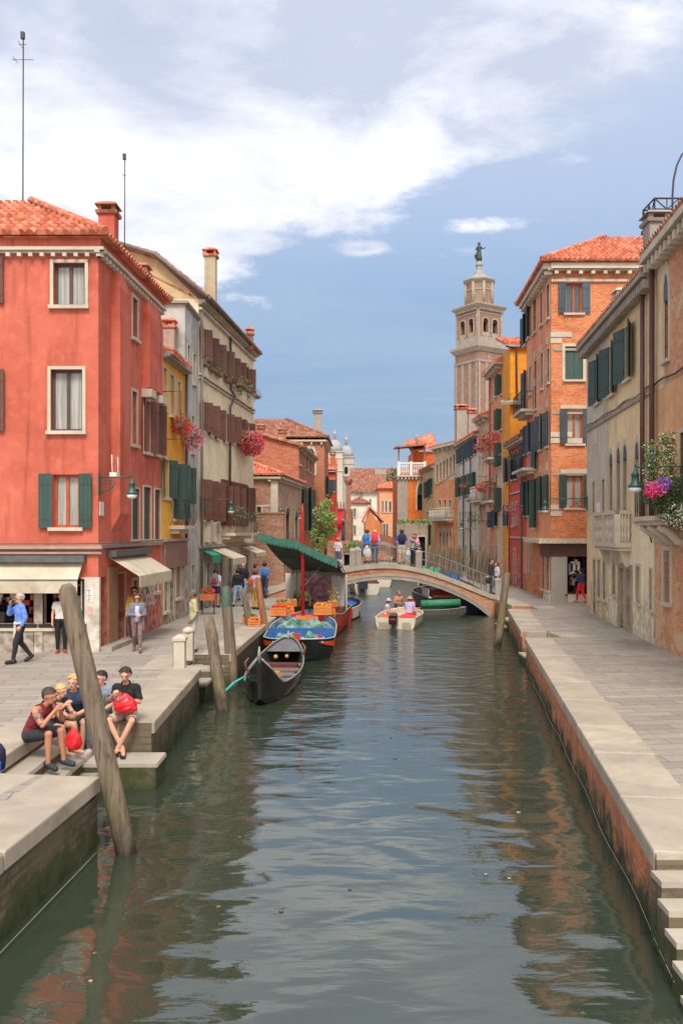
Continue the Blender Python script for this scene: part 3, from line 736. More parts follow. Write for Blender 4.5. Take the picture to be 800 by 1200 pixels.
for yy in (43.5, 46.1):
    mb = MB(); xs = [1.0+.24*k for k in range(13)]
    mb.tube([(x, yy, btop(x)+.86) for x in xs], .025, 6); mb.tube([(x, yy, btop(x)+.1) for x in xs], .015, 6)
    for x in xs[::3]: mb.tube([(x, yy, btop(x)), (x, yy, btop(x)+.86)], .018, 6)
    xs = [4.1+.3*k for k in range(13)]
    mb.tube([(x, yy, btop(x)+.9) for x in xs], .03, 6); mb.tube([(x, yy, btop(x)+.48) for x in xs], .018, 6)
    for x in xs[::2]: mb.tube([(x, yy, btop(x)), (x, yy, btop(x)+.9)], .02, 6)
    mb.build('railing', plain('grey iron railing', S(120, 116, 112), .5), B1)
# far footbridge
B2, b2top = bridge('brick_footbridge', 'small far red brick arched footbridge beyond the stone one', 85, 87.6,
    [(.6, 1.3), (1.5, 2.2), (2.6, 2.95), (3.8, 3.25), (5.0, 3.0), (6.0, 2.3), (7.2, 1.2)],
    [(1.2, -.3), (1.6, .8), (2.4, 1.6), (3.4, 2.0), (3.8, 2.06), (4.4, 1.98), (5.4, 1.5), (6.3, .7), (6.7, -.3)], 0, (3.8, 86), edge=.3, brickmat=brickm('far bridge brick', S(176, 92, 64), S(150, 80, 60), S(170, 140, 120)))
mb = MB(); xs = [.8+.4*k for k in range(16)]
for yy in (85.1, 87.5):
    mb = MB()
    for x0, x1 in zip(xs, xs[1:]): mb.hexa([(x0, yy-.1, b2top(x0)), (x1, yy-.1, b2top(x1)), (x1, yy+.1, b2top(x1)), (x0, yy+.1, b2top(x0)), (x0, yy-.1, b2top(x0)+.75), (x1, yy-.1, b2top(x1)+.75), (x1, yy+.1, b2top(x1)+.75), (x0, yy+.1, b2top(x0)+.75)])
    mb.build('parapet', brickm('far bridge brick', 0, 0, 0), B2)
# ================= left row of houses =================
RED = plaster('red plaster', S(208, 112, 90), S(184, 88, 68), .8)
YEL = plaster('yellow plaster', S(246, 188, 78), S(228, 156, 54), .35)
GRYP = plaster('grey weathered render', S(200, 198, 194), S(150, 148, 144), .7)
CREAM = plaster('cream plaster', S(244, 228, 194), S(222, 204, 170), .4)
WASH = plaster('whitewashed plaster', S(212, 198, 178), S(160, 144, 128), .6, patch=(.62, -.09))
BRK = brickm('red orange brick', S(192, 100, 62), S(166, 82, 52), S(186, 150, 120), None)
BRK2 = brickm('old mottled brick', S(176, 106, 80), S(146, 86, 66), S(190, 168, 144), S(196, 172, 148, .9), .6)
CLOTH = plaster('cream awning canvas', S(206, 194, 172), S(186, 172, 148), .35)
FASC = plain('grey fascia', S(92, 92, 94), .6)
# --- big red house
A = (-6.8, 23.9); B = (-6.42, 30.4)
so_ = dict(style='sash')
ops = {0: [('sash', 63, 100, 308, 358, dict(sur=.09, glass=CURT)), ('sash', 60, 97, 433, 505, dict(sur=.09, glass=CURT)),
           ('sash', 62.5, 93, 556, 618, dict(sh=SHG, sur=0, stone=None, sillm=STONE, glass=CURT, frame=OWOOD, ang=6, shw=.37)),
           ('sash', -36, -10, 302, 355, dict(sh=SHB, ang=5, shw=.36)), ('sash', -38, -9, 434, 505, dict(sh=SHB, ang=5, shw=.36)), ('sash', -50, -20, 556, 618, dict(sh=SHG, ang=5)),
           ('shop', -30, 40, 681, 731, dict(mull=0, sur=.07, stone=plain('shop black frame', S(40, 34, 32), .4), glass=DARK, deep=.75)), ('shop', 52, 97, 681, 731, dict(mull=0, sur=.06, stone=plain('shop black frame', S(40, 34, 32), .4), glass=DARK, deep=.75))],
       1: [('sash', 155, 161, 350, 397, dict(glass=CURT)), ('sash', 154.5, 160, 459, 521, dict(glass=GL)), ('sash', 169, 175.5, 470, 530, dict(sh=SHB, ang=(12, 35), glass=GL)), ('sash', 180, 185.5, 474, 532, dict(sh=SHB, ang=(12, 35), glass=GL)),
           ('closed', 154.5, 163, 573, 632, dict(sur=.06)), ('closed', 168, 176.5, 571, 632, dict(sur=.06)), ('closed', 181, 187.5, 574, 632, dict(sur=.06)),
           ('door', 118.5, 125.5, 676, 759, dict(deep=.5, sur=0)), ('door', 137.5, 146, 672, 750, dict(deep=.2, sur=.05, smat=plain('shop glass door', S(52, 50, 48), .2))),
           ('sash', 155.5, 160.5, 680, 704, {}), ('sash', 168.5, 174, 679, 697, {}), ('sash', 180, 184.5, 674, 693, {})]}
red = Bld('red_house', 'big red plastered corner house with shop awning on the left quay', [(-17, 23.9), A, B, (-17, 30.4)], 12.35, RED, ops, ground=(3.0, WASH, (0,)))
F0, F1 = red.F[0], red.F[1]
cornice(F0, 0, F0.L+.2, 12.16, red.root, dent=.31, dw=.11, dh=.1, h=.09, o=.2)
cornice(F1, -.2, F1.L, 12.16, red.root, dent=.31, dw=.11, dh=.1, h=.09, o=.2)
mb = MB(); mb.fbox(F0, 0, F0.L+.1, -.02, .1, 12.251, 12.56); mb.fbox(F1, -.1, F1.L, -.02, .103, 12.252, 12.56); mb.build('frieze', RED, red.root)
hiproof([(-17, 23.9), A, B, (-17, 30.4)], 12.57, .62, red.root, TILE, .3)
mb = MB(); mb.fbox(F0, 0, F0.L+.1, -.02, .09, 3.70, 3.76); mb.fbox(F0, 0, F0.L+.13, -.02, .13, 3.84, 3.93); mb.fbox(F1, -.1, F1.L, -.02, .1, 3.86, 3.96); mb.build('string_course', GREYST, red.root)
mb = MB(); mb.tube([F0.P(0, .12, 3.99), F0.P(F0.L, .12, 4.0), F1.P(.2, .12, 4.0), F1.P(F1.L, .1, 4.02)], .02, 6); mb.build('cable', GUTTER, red.root)
# projecting chimney flues on the canal side
def flue(u0, u1, o, zb, zt, taper=.35):
    mb = MB(); mb.hexa([F1.P(u0, .003, zb), F1.P(u1, .003, zb), F1.P(u1, -.05, zb), F1.P(u0, -.05, zb), F1.P(u0, o, zb+taper), F1.P(u1, o, zb+taper), F1.P(u1, -.05, zb+taper), F1.P(u0, -.05, zb+taper)])
    mb.fbox(F1, u0, u1, -.05, o, zb+taper+.001, zt-.5)
    mb.hexa([F1.P(u0, o, zt-.499), F1.P(u1, o, zt-.499), F1.P(u1, -.05, zt-.499), F1.P(u0, -.05, zt-.499), F1.P(u0+.1, o*.6, zt), F1.P(u1-.1, o*.6, zt), F1.P(u1-.1, -.05, zt), F1.P(u0+.1, -.05, zt)])
    return mb.build('chimney_flue', RED, red.root)
flue(1.1, 2.0, .27, 4.35, 12.0, .5)
flue(4.25, 5.9, .24, 9.0, 12.0, .1)
for q in (4.15, 5.5): mb = MB(); mb.fbox(F1, q, q+.55, -.02, .34, 8.75, 9.02); mb.build('corbel', STONE, red.root)
chimney(-7.25, 26.6, 12.2, 14.45, .5, red.root, RED); chimney(-6.95, 29.6, 12.2, 13.5, .5, red.root, RED)
mb = MB(); mb.lathe((-9.35, 25.0, 0), [(.16, 12.7), (.14, 13.35), (.2, 13.37), (.2, 13.5), (.1, 13.6)], 12); mb.build('roof_vent', plain('terracotta', S(206, 110, 70)), red.root)
# painted drip stains are part of the plaster; big front awning
def awning(F, u0, u1, zt, zb, out, val, parent, mat, box=None, scal=0, name='awning'):
    mb = MB(); t = .02
    mb.hexa([F.P(u0, .02, zt-t), F.P(u0, out, zb-t), F.P(u1, out, zb-t), F.P(u1, .02, zt-t), F.P(u0, .02, zt), F.P(u0, out, zb), F.P(u1, out, zb), F.P(u1, .02, zt)][0:8])
    o = mb.build(name, mat, parent)
    mb = MB()
    n = max(1, int((u1-u0)/.22)) if scal else 1
    for k in range(n):
        a, b = u0+(u1-u0)*k/n, u0+(u1-u0)*(k+1)/n
        mb.fbox(F, a, b, out, out+.015, zb-val, zb-.005)
        if scal: mb.hexa([F.P(a+(b-a)*.2, out+.015, zb-val-scal), F.P(b-(b-a)*.2, out+.015, zb-val-scal), F.P(b-(b-a)*.2, out, zb-val-scal), F.P(a+(b-a)*.2, out, zb-val-scal), F.P(a, out+.015, zb-val), F.P(b, out+.015, zb-val), F.P(b, out, zb-val), F.P(a, out, zb-val)])
    mb.build('valance', mat, o)
    if box: mb = MB(); mb.fbox(F, u0-.1, u1+.1, .005, .3, zt-.02, zt+.16); mb.build('awning_cassette', box, o)
    return o
ua, ub = F0.uof(-60), F0.uof(98)
awning(F0, ua, ub, 3.5, 3.0, .55, .36, red.root, CLOTH, FASC)
mb = MB(); mb.fbox(F0, ua, ub, .563, .58, 2.985, 3.02); mb.build('awning_rail', FASC, red.root)
u0, u1 = F1.uof(121), F1.uof(156)
awning(F1, .75, 4.3, 3.62, 3.05, .95, .3, red.root, CLOTH, FASC, scal=.05)
# whitewashed corner pier, ground floor dado, steps
mb = MB(); mb.fbox(F0, F0.L-.48, F0.L+.03, -.02, .03, .95, 3.05); mb.fbox(F1, -.03, .1, -.02, .03, .95, 3.05); mb.build('corner_pier', plaster('peeling white pier', S(226, 218, 206), S(204, 190, 174), .8), red.root)
mb = MB(); mb.fbox(F0, 0, F0.uof(97), 0, .1, 1.55, 1.66); mb.build('shop_sill', STONE, red.root)
mb = MB(); mb.fbox(F0, 0, F0.uof(40), .0, .05, .95, 1.54); mb.build('dado', plaster('tan dado', S(176, 158, 140), S(142, 124, 108), .6), red.root)
mb = MB(); mb.fbox(F0, F0.uof(41), F0.uof(51), .0, .06, .95, 3.0); mb.build('pier', WASH, red.root)
mb = MB(); mb.fbox(F1, .1, 2.9, .0, .35, .94, 1.08); mb.build('door_step', GREYST, red.root)
mb = MB(); mb.fbox(F1, F1.uof(126), F1.uof(137), 0, .05, 1.08, 3.3); mb.build('pilaster', plain('timber pilaster', S(150, 118, 88)), red.root)
# shop goods seen through the windows
rn = random.Random(3)
goods = [S(176, 50, 40), S(190, 100, 56), S(176, 150, 120), S(90, 40, 36), S(190, 176, 156), S(140, 34, 36), S(76, 60, 66), S(150, 60, 40), S(60, 44, 40)]
for px0, px1 in ((-25, 39), (53, 96)):
    u0, u1 = F0.uof(px0), F0.uof(px1)
    for k in range(26):
        x = rn.uniform(u0+.1, u1-.15); z = rn.uniform(1.72, 2.7); mb = MB(); s_ = rn.uniform(.05, .16)
        mb.fbox(F0, x-s_*.7, x+s_*.7, -.68+rn.uniform(0, .3), -.36, z, z+s_*rn.uniform(1, 2.4)); mb.build('displayed_souvenir', plain('shop goods', rn.choice(goods)), red.root)
mb = MB(); mb.fbox(F0, F0.uof(-25), F0.uof(39), -.75, -.2, 1.66, 1.7); mb.fbox(F0, F0.uof(53), F0.uof(96), -.75, -.2, 1.66, 1.7); mb.build('shop_shelf', STONE, red.root)
# sign plate and posters on pier
mb = MB(); mb.fbox(F1, .08, .42, 0, .02, 4.78, 5.17); mb.build('name_plate', WHITEP, red.root)
mb = MB(); mb.fbox(F0, F0.uof(102), F0.uof(110), .032, .04, 2.35, 2.75); o = mb.build('poster', WHITEP, red.root)
mb = MB()
for k in range(7): mb.fbox(F0, F0.uof(103)+.02*(k % 3), F0.uof(103)+.05+.02*(k % 4), .0405, .043, 2.38+.05*k, 2.395+.05*k)
mb.build('poster_print', DARK, o)
mb = MB(); mb.fbox(F0, F0.uof(103), F0.uof(109.5), .032, .037, 1.98, 2.22); mb.build('faded_poster', plain('faded pink paper', S(206, 168, 156)), red.root)
# graffiti: white sprayed strokes
mb = MB(); rn = random.Random(11)
for k in range(15):
    u = F1.uof(164.5)+ (F1.uof(181)-F1.uof(164.5))*(k/14); z = 1.75; pts = []
    a_, b_ = rn.uniform(2, 5), rn.uniform(0, 6); w_ = rn.uniform(.03, .06)
    for q in range(12): t = q/11; pts.append((u+.13*math.sin(a_*t*3+b_), z+.05+.75*t+.08*math.cos(a_*4*t)))
    for (ua_, za_), (ub_, zb_) in zip(pts, pts[1:]): mb.quad(F1.P(ua_-w_, .006+k*.0004, za_-w_), F1.P(ua_+w_, .006+k*.0004, za_-w_*.3), F1.P(ub_+w_, .006+k*.0004, zb_+w_), F1.P(ub_-w_, .006+k*.0004, zb_+w_*.3))
mb.build('graffiti', plain('white spray paint', S(216, 206, 200), .7), red.root)

# --- yellow house
C = (-6.23, 34.0)
ops = {1: [('sash', 191, 194.7, 432, 480, dict(glass=GL)), ('sash', 199.5, 203.3, 440, 487, dict(glass=GL)), ('sash', 208, 210.8, 448, 490, dict(glass=GL)),
           ('sash', 191.5, 197.5, 539, 583, dict(sh=SHG, ang=(8, 30))), ('sash', 203, 207, 545, 608, dict(sh=SHG, ang=(75, 62), shw=.5)), ('sash', 211, 214.5, 548, 590, dict(sh=SHG, ang=(20, 60), shw=.5)),
           ('shop', 192, 196, 660, 716, dict(mull=0, sur=.06, glass=DARK, deep=.3)), ('door', 198.5, 203, 660, 722, dict(deep=.3, sur=.06)), ('shop', 206, 211, 660, 700, dict(mull=0, glass=DARK, deep=.3))]}
yel = Bld('yellow_house', 'narrow yellow house with flower boxes next to the red one', [(-17, 30.45), (B[0], 30.45), C, (-17, 34.0)], 10.7, YEL, ops, ground=(3.9, plaster('tan ground floor', S(196, 176, 146), S(160, 138, 112), .6), (1,)))
F = yel.F[1]
cornice(F, 0, F.L, 10.6, yel.root, mat=GREYST, o=.32, h=.16, dent=5, dh=.02)
slabroof([(-6.0, 30.5, 10.78), (-5.95, 34.0, 10.78), (-12, 34.0, 12.2), (-12, 30.5, 12.2)], yel.root, TILE)
mb = MB(); mb.fbox(F, .1, F.L-.1, 0, .14, 2.98, 3.95); mb.build('shop_fascia', plain('brown fascia', S(140, 108, 96)), yel.root)
mb = MB(); mb.fbox(F, .0, F.L, 0, .2, 3.96, 4.06); mb.build('string_course', GREYST, yel.root)
def balcony(F, u0, u1, z, out, root, iron=True, mat=None, h=.95, belly=False, slab=None):
    mb = MB(); mb.fbox(F, u0, u1, 0, out, z-.14, z); mb.fbox(F, u0+.1, u1-.1, 0, out*.6, z-.3, z-.142)
    o = mb.build('balcony', slab or STONE, root); mb = MB(); r = .011
    def line(a, b): 
        n = max(2, int(math.dist(a, b)/(.22 if iron else .16)))
        for k in range(n+1):
            p = tuple(x+(y-x)*k/n for x, y in zip(a, b))
            if iron:
                if belly:
                    pts = [(p[0]+F.n.x*.16*math.sin(math.pi*q/5)*(1-q/8), p[1]+F.n.y*.16*math.sin(math.pi*q/5)*(1-q/8), p[2]+h*q/5) for q in range(6)]
                    mb.tube(pts, r, 5)
                else: mb.tube([p, (p[0], p[1], p[2]+h)], r, 5)
            else: mb.lathe(p, [(.06, 0), (.04, .12), (.085, .35), (.04, .6), (.06, h-.1)], 8)
        mb.tube([(a[0], a[1], a[2]+h), (b[0], b[1], b[2]+h)], .022 if iron else .07, 6)
    e = .04
    A_, B_, C_, D_ = F.P(u0+e, .02, z), F.P(u0+e, out-e, z), F.P(u1-e, out-e, z), F.P(u1-e, .02, z)
    line(A_, B_); line(B_, C_); line(C_, D_)
    mb.build('railing', mat or IRON, o); return o
balcony(F, F.uof(199), F.uof(212), 4.55, .55, yel.root, belly=True)
pipe(F, F.L-.12, 4, 10.6, yel.root, PIPE)
# iron clothes rack beside the red house windows
# --- grey narrow house
D_ = (-6.13, 36.6)
ops = {1: [('sash', 219.5, 222, 405, 430, dict(sur=.05)), ('sash', 226, 228.5, 415, 450, dict(sur=.05)), ('sash', 224.5, 227, 488, 530, dict(sur=.05, glass=GL)), ('sash', 224.5, 227.5, 571, 614, dict(sur=.05)), ('door', 224, 227.5, 662, 712, dict(deep=.2, smat=plain('brown door', S(96, 72, 60)), sur=.05))]}
gry = Bld('grey_house', 'narrow tall weathered grey house between the yellow and cream ones', [(-9.2, 34.02), (C[0], 34.02), D_, (-9.2, 36.6)], 13.45, GRYP, ops)
cornice(gry.F[1], 0, gry.F[1].L, 13.4, gry.root, mat=GREYST, dent=9, h=.1, o=.14, dh=.02)
mb = MB(); mb.fbox(gry.F[0], 0, gry.F[0].L+.14, -.02, .14, 13.4, 13.5); mb.build('roof_edge', GREYST, gry.root)
chimney(-6.75, 33.6, 10.8, 12.6, .42, gry.root, plain('tan chimney', S(172, 150, 132)), TILE)
# --- cream house
E_ = (-4.93, 47.9)
br = dict(sh=SHB, glass=GL, sur=.07, ang=(14, 42), shw=.4)
def cw(px, pw, yt, yb, **k):
    d_ = dict(br); d_.update(k); return ('sash', px-pw/2, px+pw/2, yt, yb, d_)
ops = {1: [cw(237, 3, 385, 421), cw(246.5, 2.6, 395, 432), cw(254, 2.4, 403, 438), cw(264, 2.4, 411, 445), cw(272.5, 2.2, 419, 451), cw(280, 2, 424, 455), cw(290.5, 1.8, 432, 462),
           cw(237, 3, 471, 505), cw(246.5, 2.6, 475, 510), cw(254, 2.4, 480, 514), cw(264, 2.4, 485, 518), cw(272.5, 2.2, 488, 519), cw(280, 2, 491, 520), cw(290.5, 1.8, 496, 522),
           cw(236.5, 2.6, 562, 609), cw(246, 2.4, 564, 610), cw(253.5, 2, 566, 611), cw(291, 1.6, 572, 612),
           cw(262, 2, 570, 616, ang=(60, 60)), cw(270.5, 2.2, 570, 616), cw(278.5, 2, 572, 615),
           ('door', 235.5, 238, 662, 708, dict(deep=.15, smat=plain('pale door', S(176, 160, 140)))), ('door', 242, 245, 660, 700, dict(deep=.15, smat=plain('pale door', S(176, 160, 140)))), ('door', 250.5, 254, 655, 703, dict(deep=.35)), ('door', 257, 260, 655, 700, dict(deep=.35)),
           ('shop', 267, 271, 655, 692, dict(mull=0, glass=GL, sur=.08)), ('shop', 277, 281, 652, 690, dict(mull=0, glass=GL, sur=.08)), ('door', 287, 290, 650, 688, dict(deep=.2))]}
crm = Bld('cream_house', 'long cream plastered house with brown shutters and balcony flowers', [(-15, 36.62), (D_[0], 36.62), E_, (-15, 47.9)], 14.3, CREAM, ops, ground=(3.6, plaster('worn stone ground floor', S(196, 184, 166), S(160, 146, 128), .5), (1,)))
F = crm.F[1]; FC = F
cornice(F, 0, F.L+.25, 14.15, crm.root, dent=20, h=.14, o=.3, dh=.05); mb = MB(); mb.fbox(F, 0, F.L, -.02, .16, 13.85, 13.95); mb.fbox(F, 0, F.L, -.02, .14, 11.05, 11.12); mb.fbox(F, 0, F.L, -.02, .1, 10.9, 10.96); mb.build('string_course', STONE, crm.root)
mb = MB(); mb.fbox(F, 0, F.L, -.02, .14, 3.6, 3.72); mb.build('lower_string_course', GREYST, crm.root)
# gabled roof seen end-on: profile extruded along the canal
prof = [(-5.75, 14.32), (-7.9, 16.15), (-9.9, 16.75), (-15, 14.4)]
mb = MB(); mb.poly([(-6.13, 36.63, 14.3)]+[(-7.9, 36.63, 16.0), (-9.9, 36.63, 16.6), (-15, 36.63, 14.3)]); mb.build('gable', plaster('cream gable', S(214, 190, 146), S(190, 166, 124), .3), crm.root)
slabroof([(-5.72, 36.3, 14.35), (-4.55, 48.1, 14.35), (-6.9, 48.1, 16.1), (-7.9, 36.3, 16.15)], crm.root, TILEOLD)
slabroof([(-7.9, 36.3, 16.15), (-6.9, 48.1, 16.15), (-9.2, 48.1, 16.7), (-9.9, 36.3, 16.75)], crm.root, TILEOLD)
mb = MB(); mb.tube([(-5.7, 36.3, 14.28), (-7.9, 36.25, 16.1), (-9.9, 36.25, 16.72)], .09, 6); mb.tube([(-5.6, 36.3, 14.3), (-4.5, 48, 14.3)], .08, 6); mb.build('gutter', GUTTER, crm.root)
mb = MB(); mb.hexa([(-8.2, 35.2, 15.0), (-6.3, 35.2, 14.1), (-6.3, 36.2, 14.25), (-8.2, 36.2, 15.2), (-8.2, 35.2, 15.1), (-6.3, 35.2, 14.2), (-6.3, 36.2, 14.35), (-8.2, 36.2, 15.3)]); mb.build('lean_to_roof', TILEOLD, crm.root)
chimney(-5.95, 38.9, 14.0, 17.1, .5, crm.root, plaster('beige chimney plaster', S(196, 178, 148)), TILE)
chimney(-4.9, 45.6, 14.0, 15.1, .35, crm.root, TILEOLD, TILE)
pipe(F, .12, .95, 14.0, crm.root, GUTTER, .12, .06)
mb = MB(); up = F.uof(267.5); mb.tube([F.P(up, .12, 13.9), F.P(up, .12, 11.3), F.P(up+.25, .28, 11.0), F.P(up-.15, .14, 10.4), F.P(up-.2, .12, 5.2)], .06, 8); mb.build('drainpipe', IRON, crm.root)
mb = MB(); mb.fbox(F, F.uof(258.5), F.uof(288), 0, .12, 4.6, 6.8); ld = mb.build('loggia_shutter_wall', SHB, crm.root)
mb = MB()
for k in range(14):
    u = F.uof(258.5)+(F.uof(288)-F.uof(258.5))*(k+.5)/14; mb.fbox(F, u-.03, u+.03, .12, .15, 4.6, 6.8)
mb.build('batten', plain('dark brown batten', S(92, 48, 44)), ld)
balcony(F, F.uof(259), F.uof(286), 4.25, .7, crm.root, belly=True)
for px in (242, 250):
    mb = MB(); u = F.uof(px); mb.fbox(F, u-.3, u+.3, 0, .25, 3.85, 4.75); mb.build('window_apron', STONE, crm.root)
mb = MB(); mb.fbox(F, F.uof(251.5), F.uof(254.5), .0, .05, 4.2, 4.75); mb.build('orange_sign', plain('orange sign', S(232, 140, 40)), crm.root)
mb = MB(); mb.fbox(F, F.uof(247), F.uof(250.5), .26, .29, 4.25, 4.7); mb.build('grey_sign', plain('grey sign', S(140, 136, 130)), crm.root)
TEAL = plain('green awning canvas', S(34, 150, 120), .8)
awning(F, F.uof(236.5), F.uof(245.5), 3.5, 3.28, .5, .33, crm.root, TEAL)
awning(F, F.uof(246), F.uof(262), 3.55, 3.1, 1.1, .3, crm.root, CLOTH)
awning(F, F.uof(281), F.uof(293), 3.55, 3.2, .9, .2, crm.root, CLOTH)
mb = MB(); mb.box(-5.2, -4.85, 47.95, 48.2, 3, 6.3); mb.build('stone_pier', GREYST, crm.root)

# --- low brick house with pointed windows
TILEW = tilem('orange tiles', S(214, 110, 80), S(232, 138, 106), S(240, 170, 140))
PINKP = plaster('pinkish worn plaster', S(204, 172, 146), S(176, 140, 112), .6)
ops = {0: [('sash', 301, 306, 594, 622, dict(sur=.12, glass=GL))], 1: [('sash', 327.5, 331, 606, 646, dict(arch=.5, sur=.1)), ('sash', 334.5, 339, 603, 645, dict(arch=.5, sur=.1)), ('sash', 345.5, 348.5, 606, 644, dict(arch=.5, sur=.1)), ('door', 330, 334, 662, 690, {}), ('door', 342, 345, 662, 690, {})]}
low = Bld('low_brick_house', 'low brick and plaster house with tiled roof behind green awning', [(-14, 55), (-4.1, 55), (-3.1, 65), (-14, 65)], 7.75, BRK2, ops)
mb = MB(); wall(mb, low.F[1], .05, low.F[1].L, 3.8, 7.75, [low.F[1].rect(*q[1:5]) for q in ops[1]], 0, .2, .006); mb.build('plaster_facing', PINKP, low.root)
mb = MB(); mb.fbox(low.F[0], low.F[0].L-.45, low.F[0].L+.01, -.02, .03, 3.8, 7.6); mb.fbox(low.F[0], 0, low.F[0].L-.5, -.02, .04, 5.9, 6.02); mb.build('stone_band', STONE, low.root)
cornice(low.F[1], 0, low.F[1].L, 7.7, low.root, dent=.7, dh=.12); cornice(low.F[0], 0, low.F[0].L+.2, 7.7, low.root, dent=1.4, dh=.12, h=.12)
hiproof([(-14, 55), (-4.1, 55), (-3.1, 65), (-14, 65)], 7.95, .36, low.root, TILEW, .35)
mb = MB(); mb.box(-6.2, -3.6, 53.2, 53.5, .9, 5.4); mb.box(-6.3, -3.5, 53.15, 53.55, 5.4, 5.5); mb.build('garden_wall', BRK2, low.root)
# --- taller brick house
ops = {0: [], 1: [('sash', 352, 354.5, 570, 598, dict(sh=SHG, ang=(15, 35), shw=.7)), ('sash', 359, 362, 570, 598, dict(sh=SHG, ang=(15, 35), shw=.7)), ('sash', 352.8, 355, 571, 622, dict(sh=SHG, ang=10, shw=1.1, glass=GL)), ('sash', 360.5, 363.5, 573, 622, dict(sh=SHG, ang=10, shw=1.8, glass=GL)), ('sash', 351.2, 353, 530, 545, dict(arch=.3)), ('sash', 358.5, 360.5, 536, 551, dict(arch=.3)), ('sash', 362.5, 364.5, 540, 554, dict(arch=.3))]}
ops[1] = ops[1][2:]
tb = Bld('orange_brick_house', 'bright orange brick house with blank end wall above the low house', [(-16, 65.05), (-3.25, 65.05), (-2.5, 78), (-16, 78)], 10.8, BRK, ops)
mb = MB(); mb.poly([(-3.25, 65.06, 10.8), (-8.5, 65.06, 12.3), (-8.5, 65.06, 10.8)]); mb.poly([(-8.5, 65.06, 10.8), (-8.5, 65.06, 12.3), (-16, 65.06, 12.3), (-16, 65.06, 10.8)]); mb.build('gable', BRK, tb.root)
slabroof([(-2.9, 64.8, 10.85), (-2.1, 78, 10.85), (-8, 78, 12.4), (-8.5, 64.8, 12.4)], tb.root, TILEOLD)
cornice(tb.F[1], 0, tb.F[1].L, 10.75, tb.root, dent=1.3, h=.14)
for x in (-8.0, -6.3, -4.6): chimney(x, 66.5, 11, 12.9-(x+8)*.2, .5, tb.root, BRK, TILEOLD)
# --- arcaded brick house
ops = {0: [('sash', 359.5, 368.5, 533, 556, dict(arch=.6, sur=.18))], 1: [('sash', 382, 384, 560, 580, dict(sh=SHG))]}
ab = Bld('tall_brick_house', 'tall brick house with brown hipped roof and arched attic window', [(-20, 80), (-1.6, 80), (-1.35, 88), (-20, 88)], 12.9, BRK, ops)
hiproof([(-20, 80), (-1.6, 80), (-1.35, 88), (-20, 88)], 13.1, .5, ab.root, TILEOLD, .4)
cornice(ab.F[0], 0, ab.F[0].L+.2, 12.7, ab.root, dent=.9, h=.16, mat=STONE); cornice(ab.F[1], 0, ab.F[1].L, 12.7, ab.root, dent=.9, h=.16)
chimney(-2.3, 82, 13, 15.9, .7, ab.root, GREYST, GREYST); chimney(-9.6, 82.5, 14, 17.5, .8, ab.root, GREYST, GREYST)
# --- small red house and beyond
REDM = plaster('vermilion plaster', S(214, 84, 58), S(186, 66, 48), .3)
ops = {0: [('sash', 382, 384.5, 600, 618, dict(glass=GL)), ('sash', 382, 386, 566, 580, dict(sur=.1)), ('sash', 387, 388.6, 562, 576, dict(sh=SHG, shw=.14)), ('sash', 390, 391.5, 562, 576, dict(sh=SHG, shw=.12))]}
rd = Bld('vermilion_house', 'narrow vermilion house with a square brick chimney, far left bank', [(-12, 92), (-.65, 92), (-.5, 97), (-12, 97)], 10.9, REDM, ops)
slabroof([(-12, 91.7, 10.9), (-.4, 91.7, 10.9), (-.4, 97, 12.6), (-12, 97, 12.6)], rd.root, TILEW); chimney(-.95, 93, 10.8, 12.9, .55, rd.root, BRK, TILEOLD)
cornice(rd.F[0], 0, rd.F[0].L, 10.7, rd.root, dent=3, dh=.05); balcony(rd.F[0], rd.F[0].uof(380.5), rd.F[0].uof(387.5), 8.3, .5, rd.root)
ops = {0: [('sash', 399.5, 404, 614, 640, dict(arch=.4, sur=.12, glass=GL))]}
cr = Bld('crenellated_brick_wall', 'red brick gatehouse wall topped with swallowtail merlons', [(-3, 100.1), (1.25, 100.1), (1.4, 103), (-3, 103)], 6.9, BRK2, ops, cat='wall')
mb = MB()
for k in range(6):
    x = -.9+.36*k; mb.box(x, x+.2, 100.1, 100.4, 6.9, 7.5); mb.box(x, x+.07, 100.1, 100.4, 7.5, 7.75); mb.box(x+.13, x+.2, 100.1, 100.4, 7.5, 7.75)
mb.build('merlons', BRK2, cr.root)
ck = empty('brick_chimney_stack', (.8, 99.3, .95), 'slim tall brick chimney with flared top by the merlons', 'chimney')
mb = MB(); mb.lathe((.8, 99.3, 0), [(.32, .95), (.28, 9.6)], sq=True); mb.build('shaft', BRK2, ck); mb = MB(); mb.lathe((.8, 99.3, 0), [(.28, 9.6), (.5, 10.2), (.5, 10.5), (.2, 10.6)], sq=True); mb.build('chimney_cap', TILEOLD, ck)
PALE = plaster('pale far plaster', S(224, 216, 200), S(198, 188, 172), .4)
ops = {0: [('sash', 416, 417.5, 600, 612, {}), ('sash', 433, 434.5, 585, 592, {})]}
wf = Bld('white_hall', 'large plain white building under a broad brown roof, far away', [(1.4, 130), (6.6, 130), (6.6, 142), (1.4, 142)], 10.3, PALE, ops)
slabroof([(1.2, 129.5, 10.3), (7, 129.5, 10.3), (5.2, 136, 13.3), (1.2, 136, 13.3)], wf.root, TILEOLD)
mb = MB(); mb.box(2.9, 3.1, 129.7, 129.9, .9, 10.2); mb.build('drainpipe', GUTTER, wf.root)
ops = {0: [('sash', 414.5, 416.5, 596, 606, dict(sur=.1)), ('sash', 414.5, 416.5, 616, 626, dict(sur=.1))]}
wl = Bld('small_white_house', 'small white house with a low brown hipped roof before the hall', [(1.2, 118), (3.7, 118), (3.7, 122), (1.2, 122)], 8.1, PALE, ops)
hiproof([(1.2, 118), (3.7, 118), (3.7, 122), (1.2, 122)], 8.15, .5, wl.root, TILEOLD, .3)
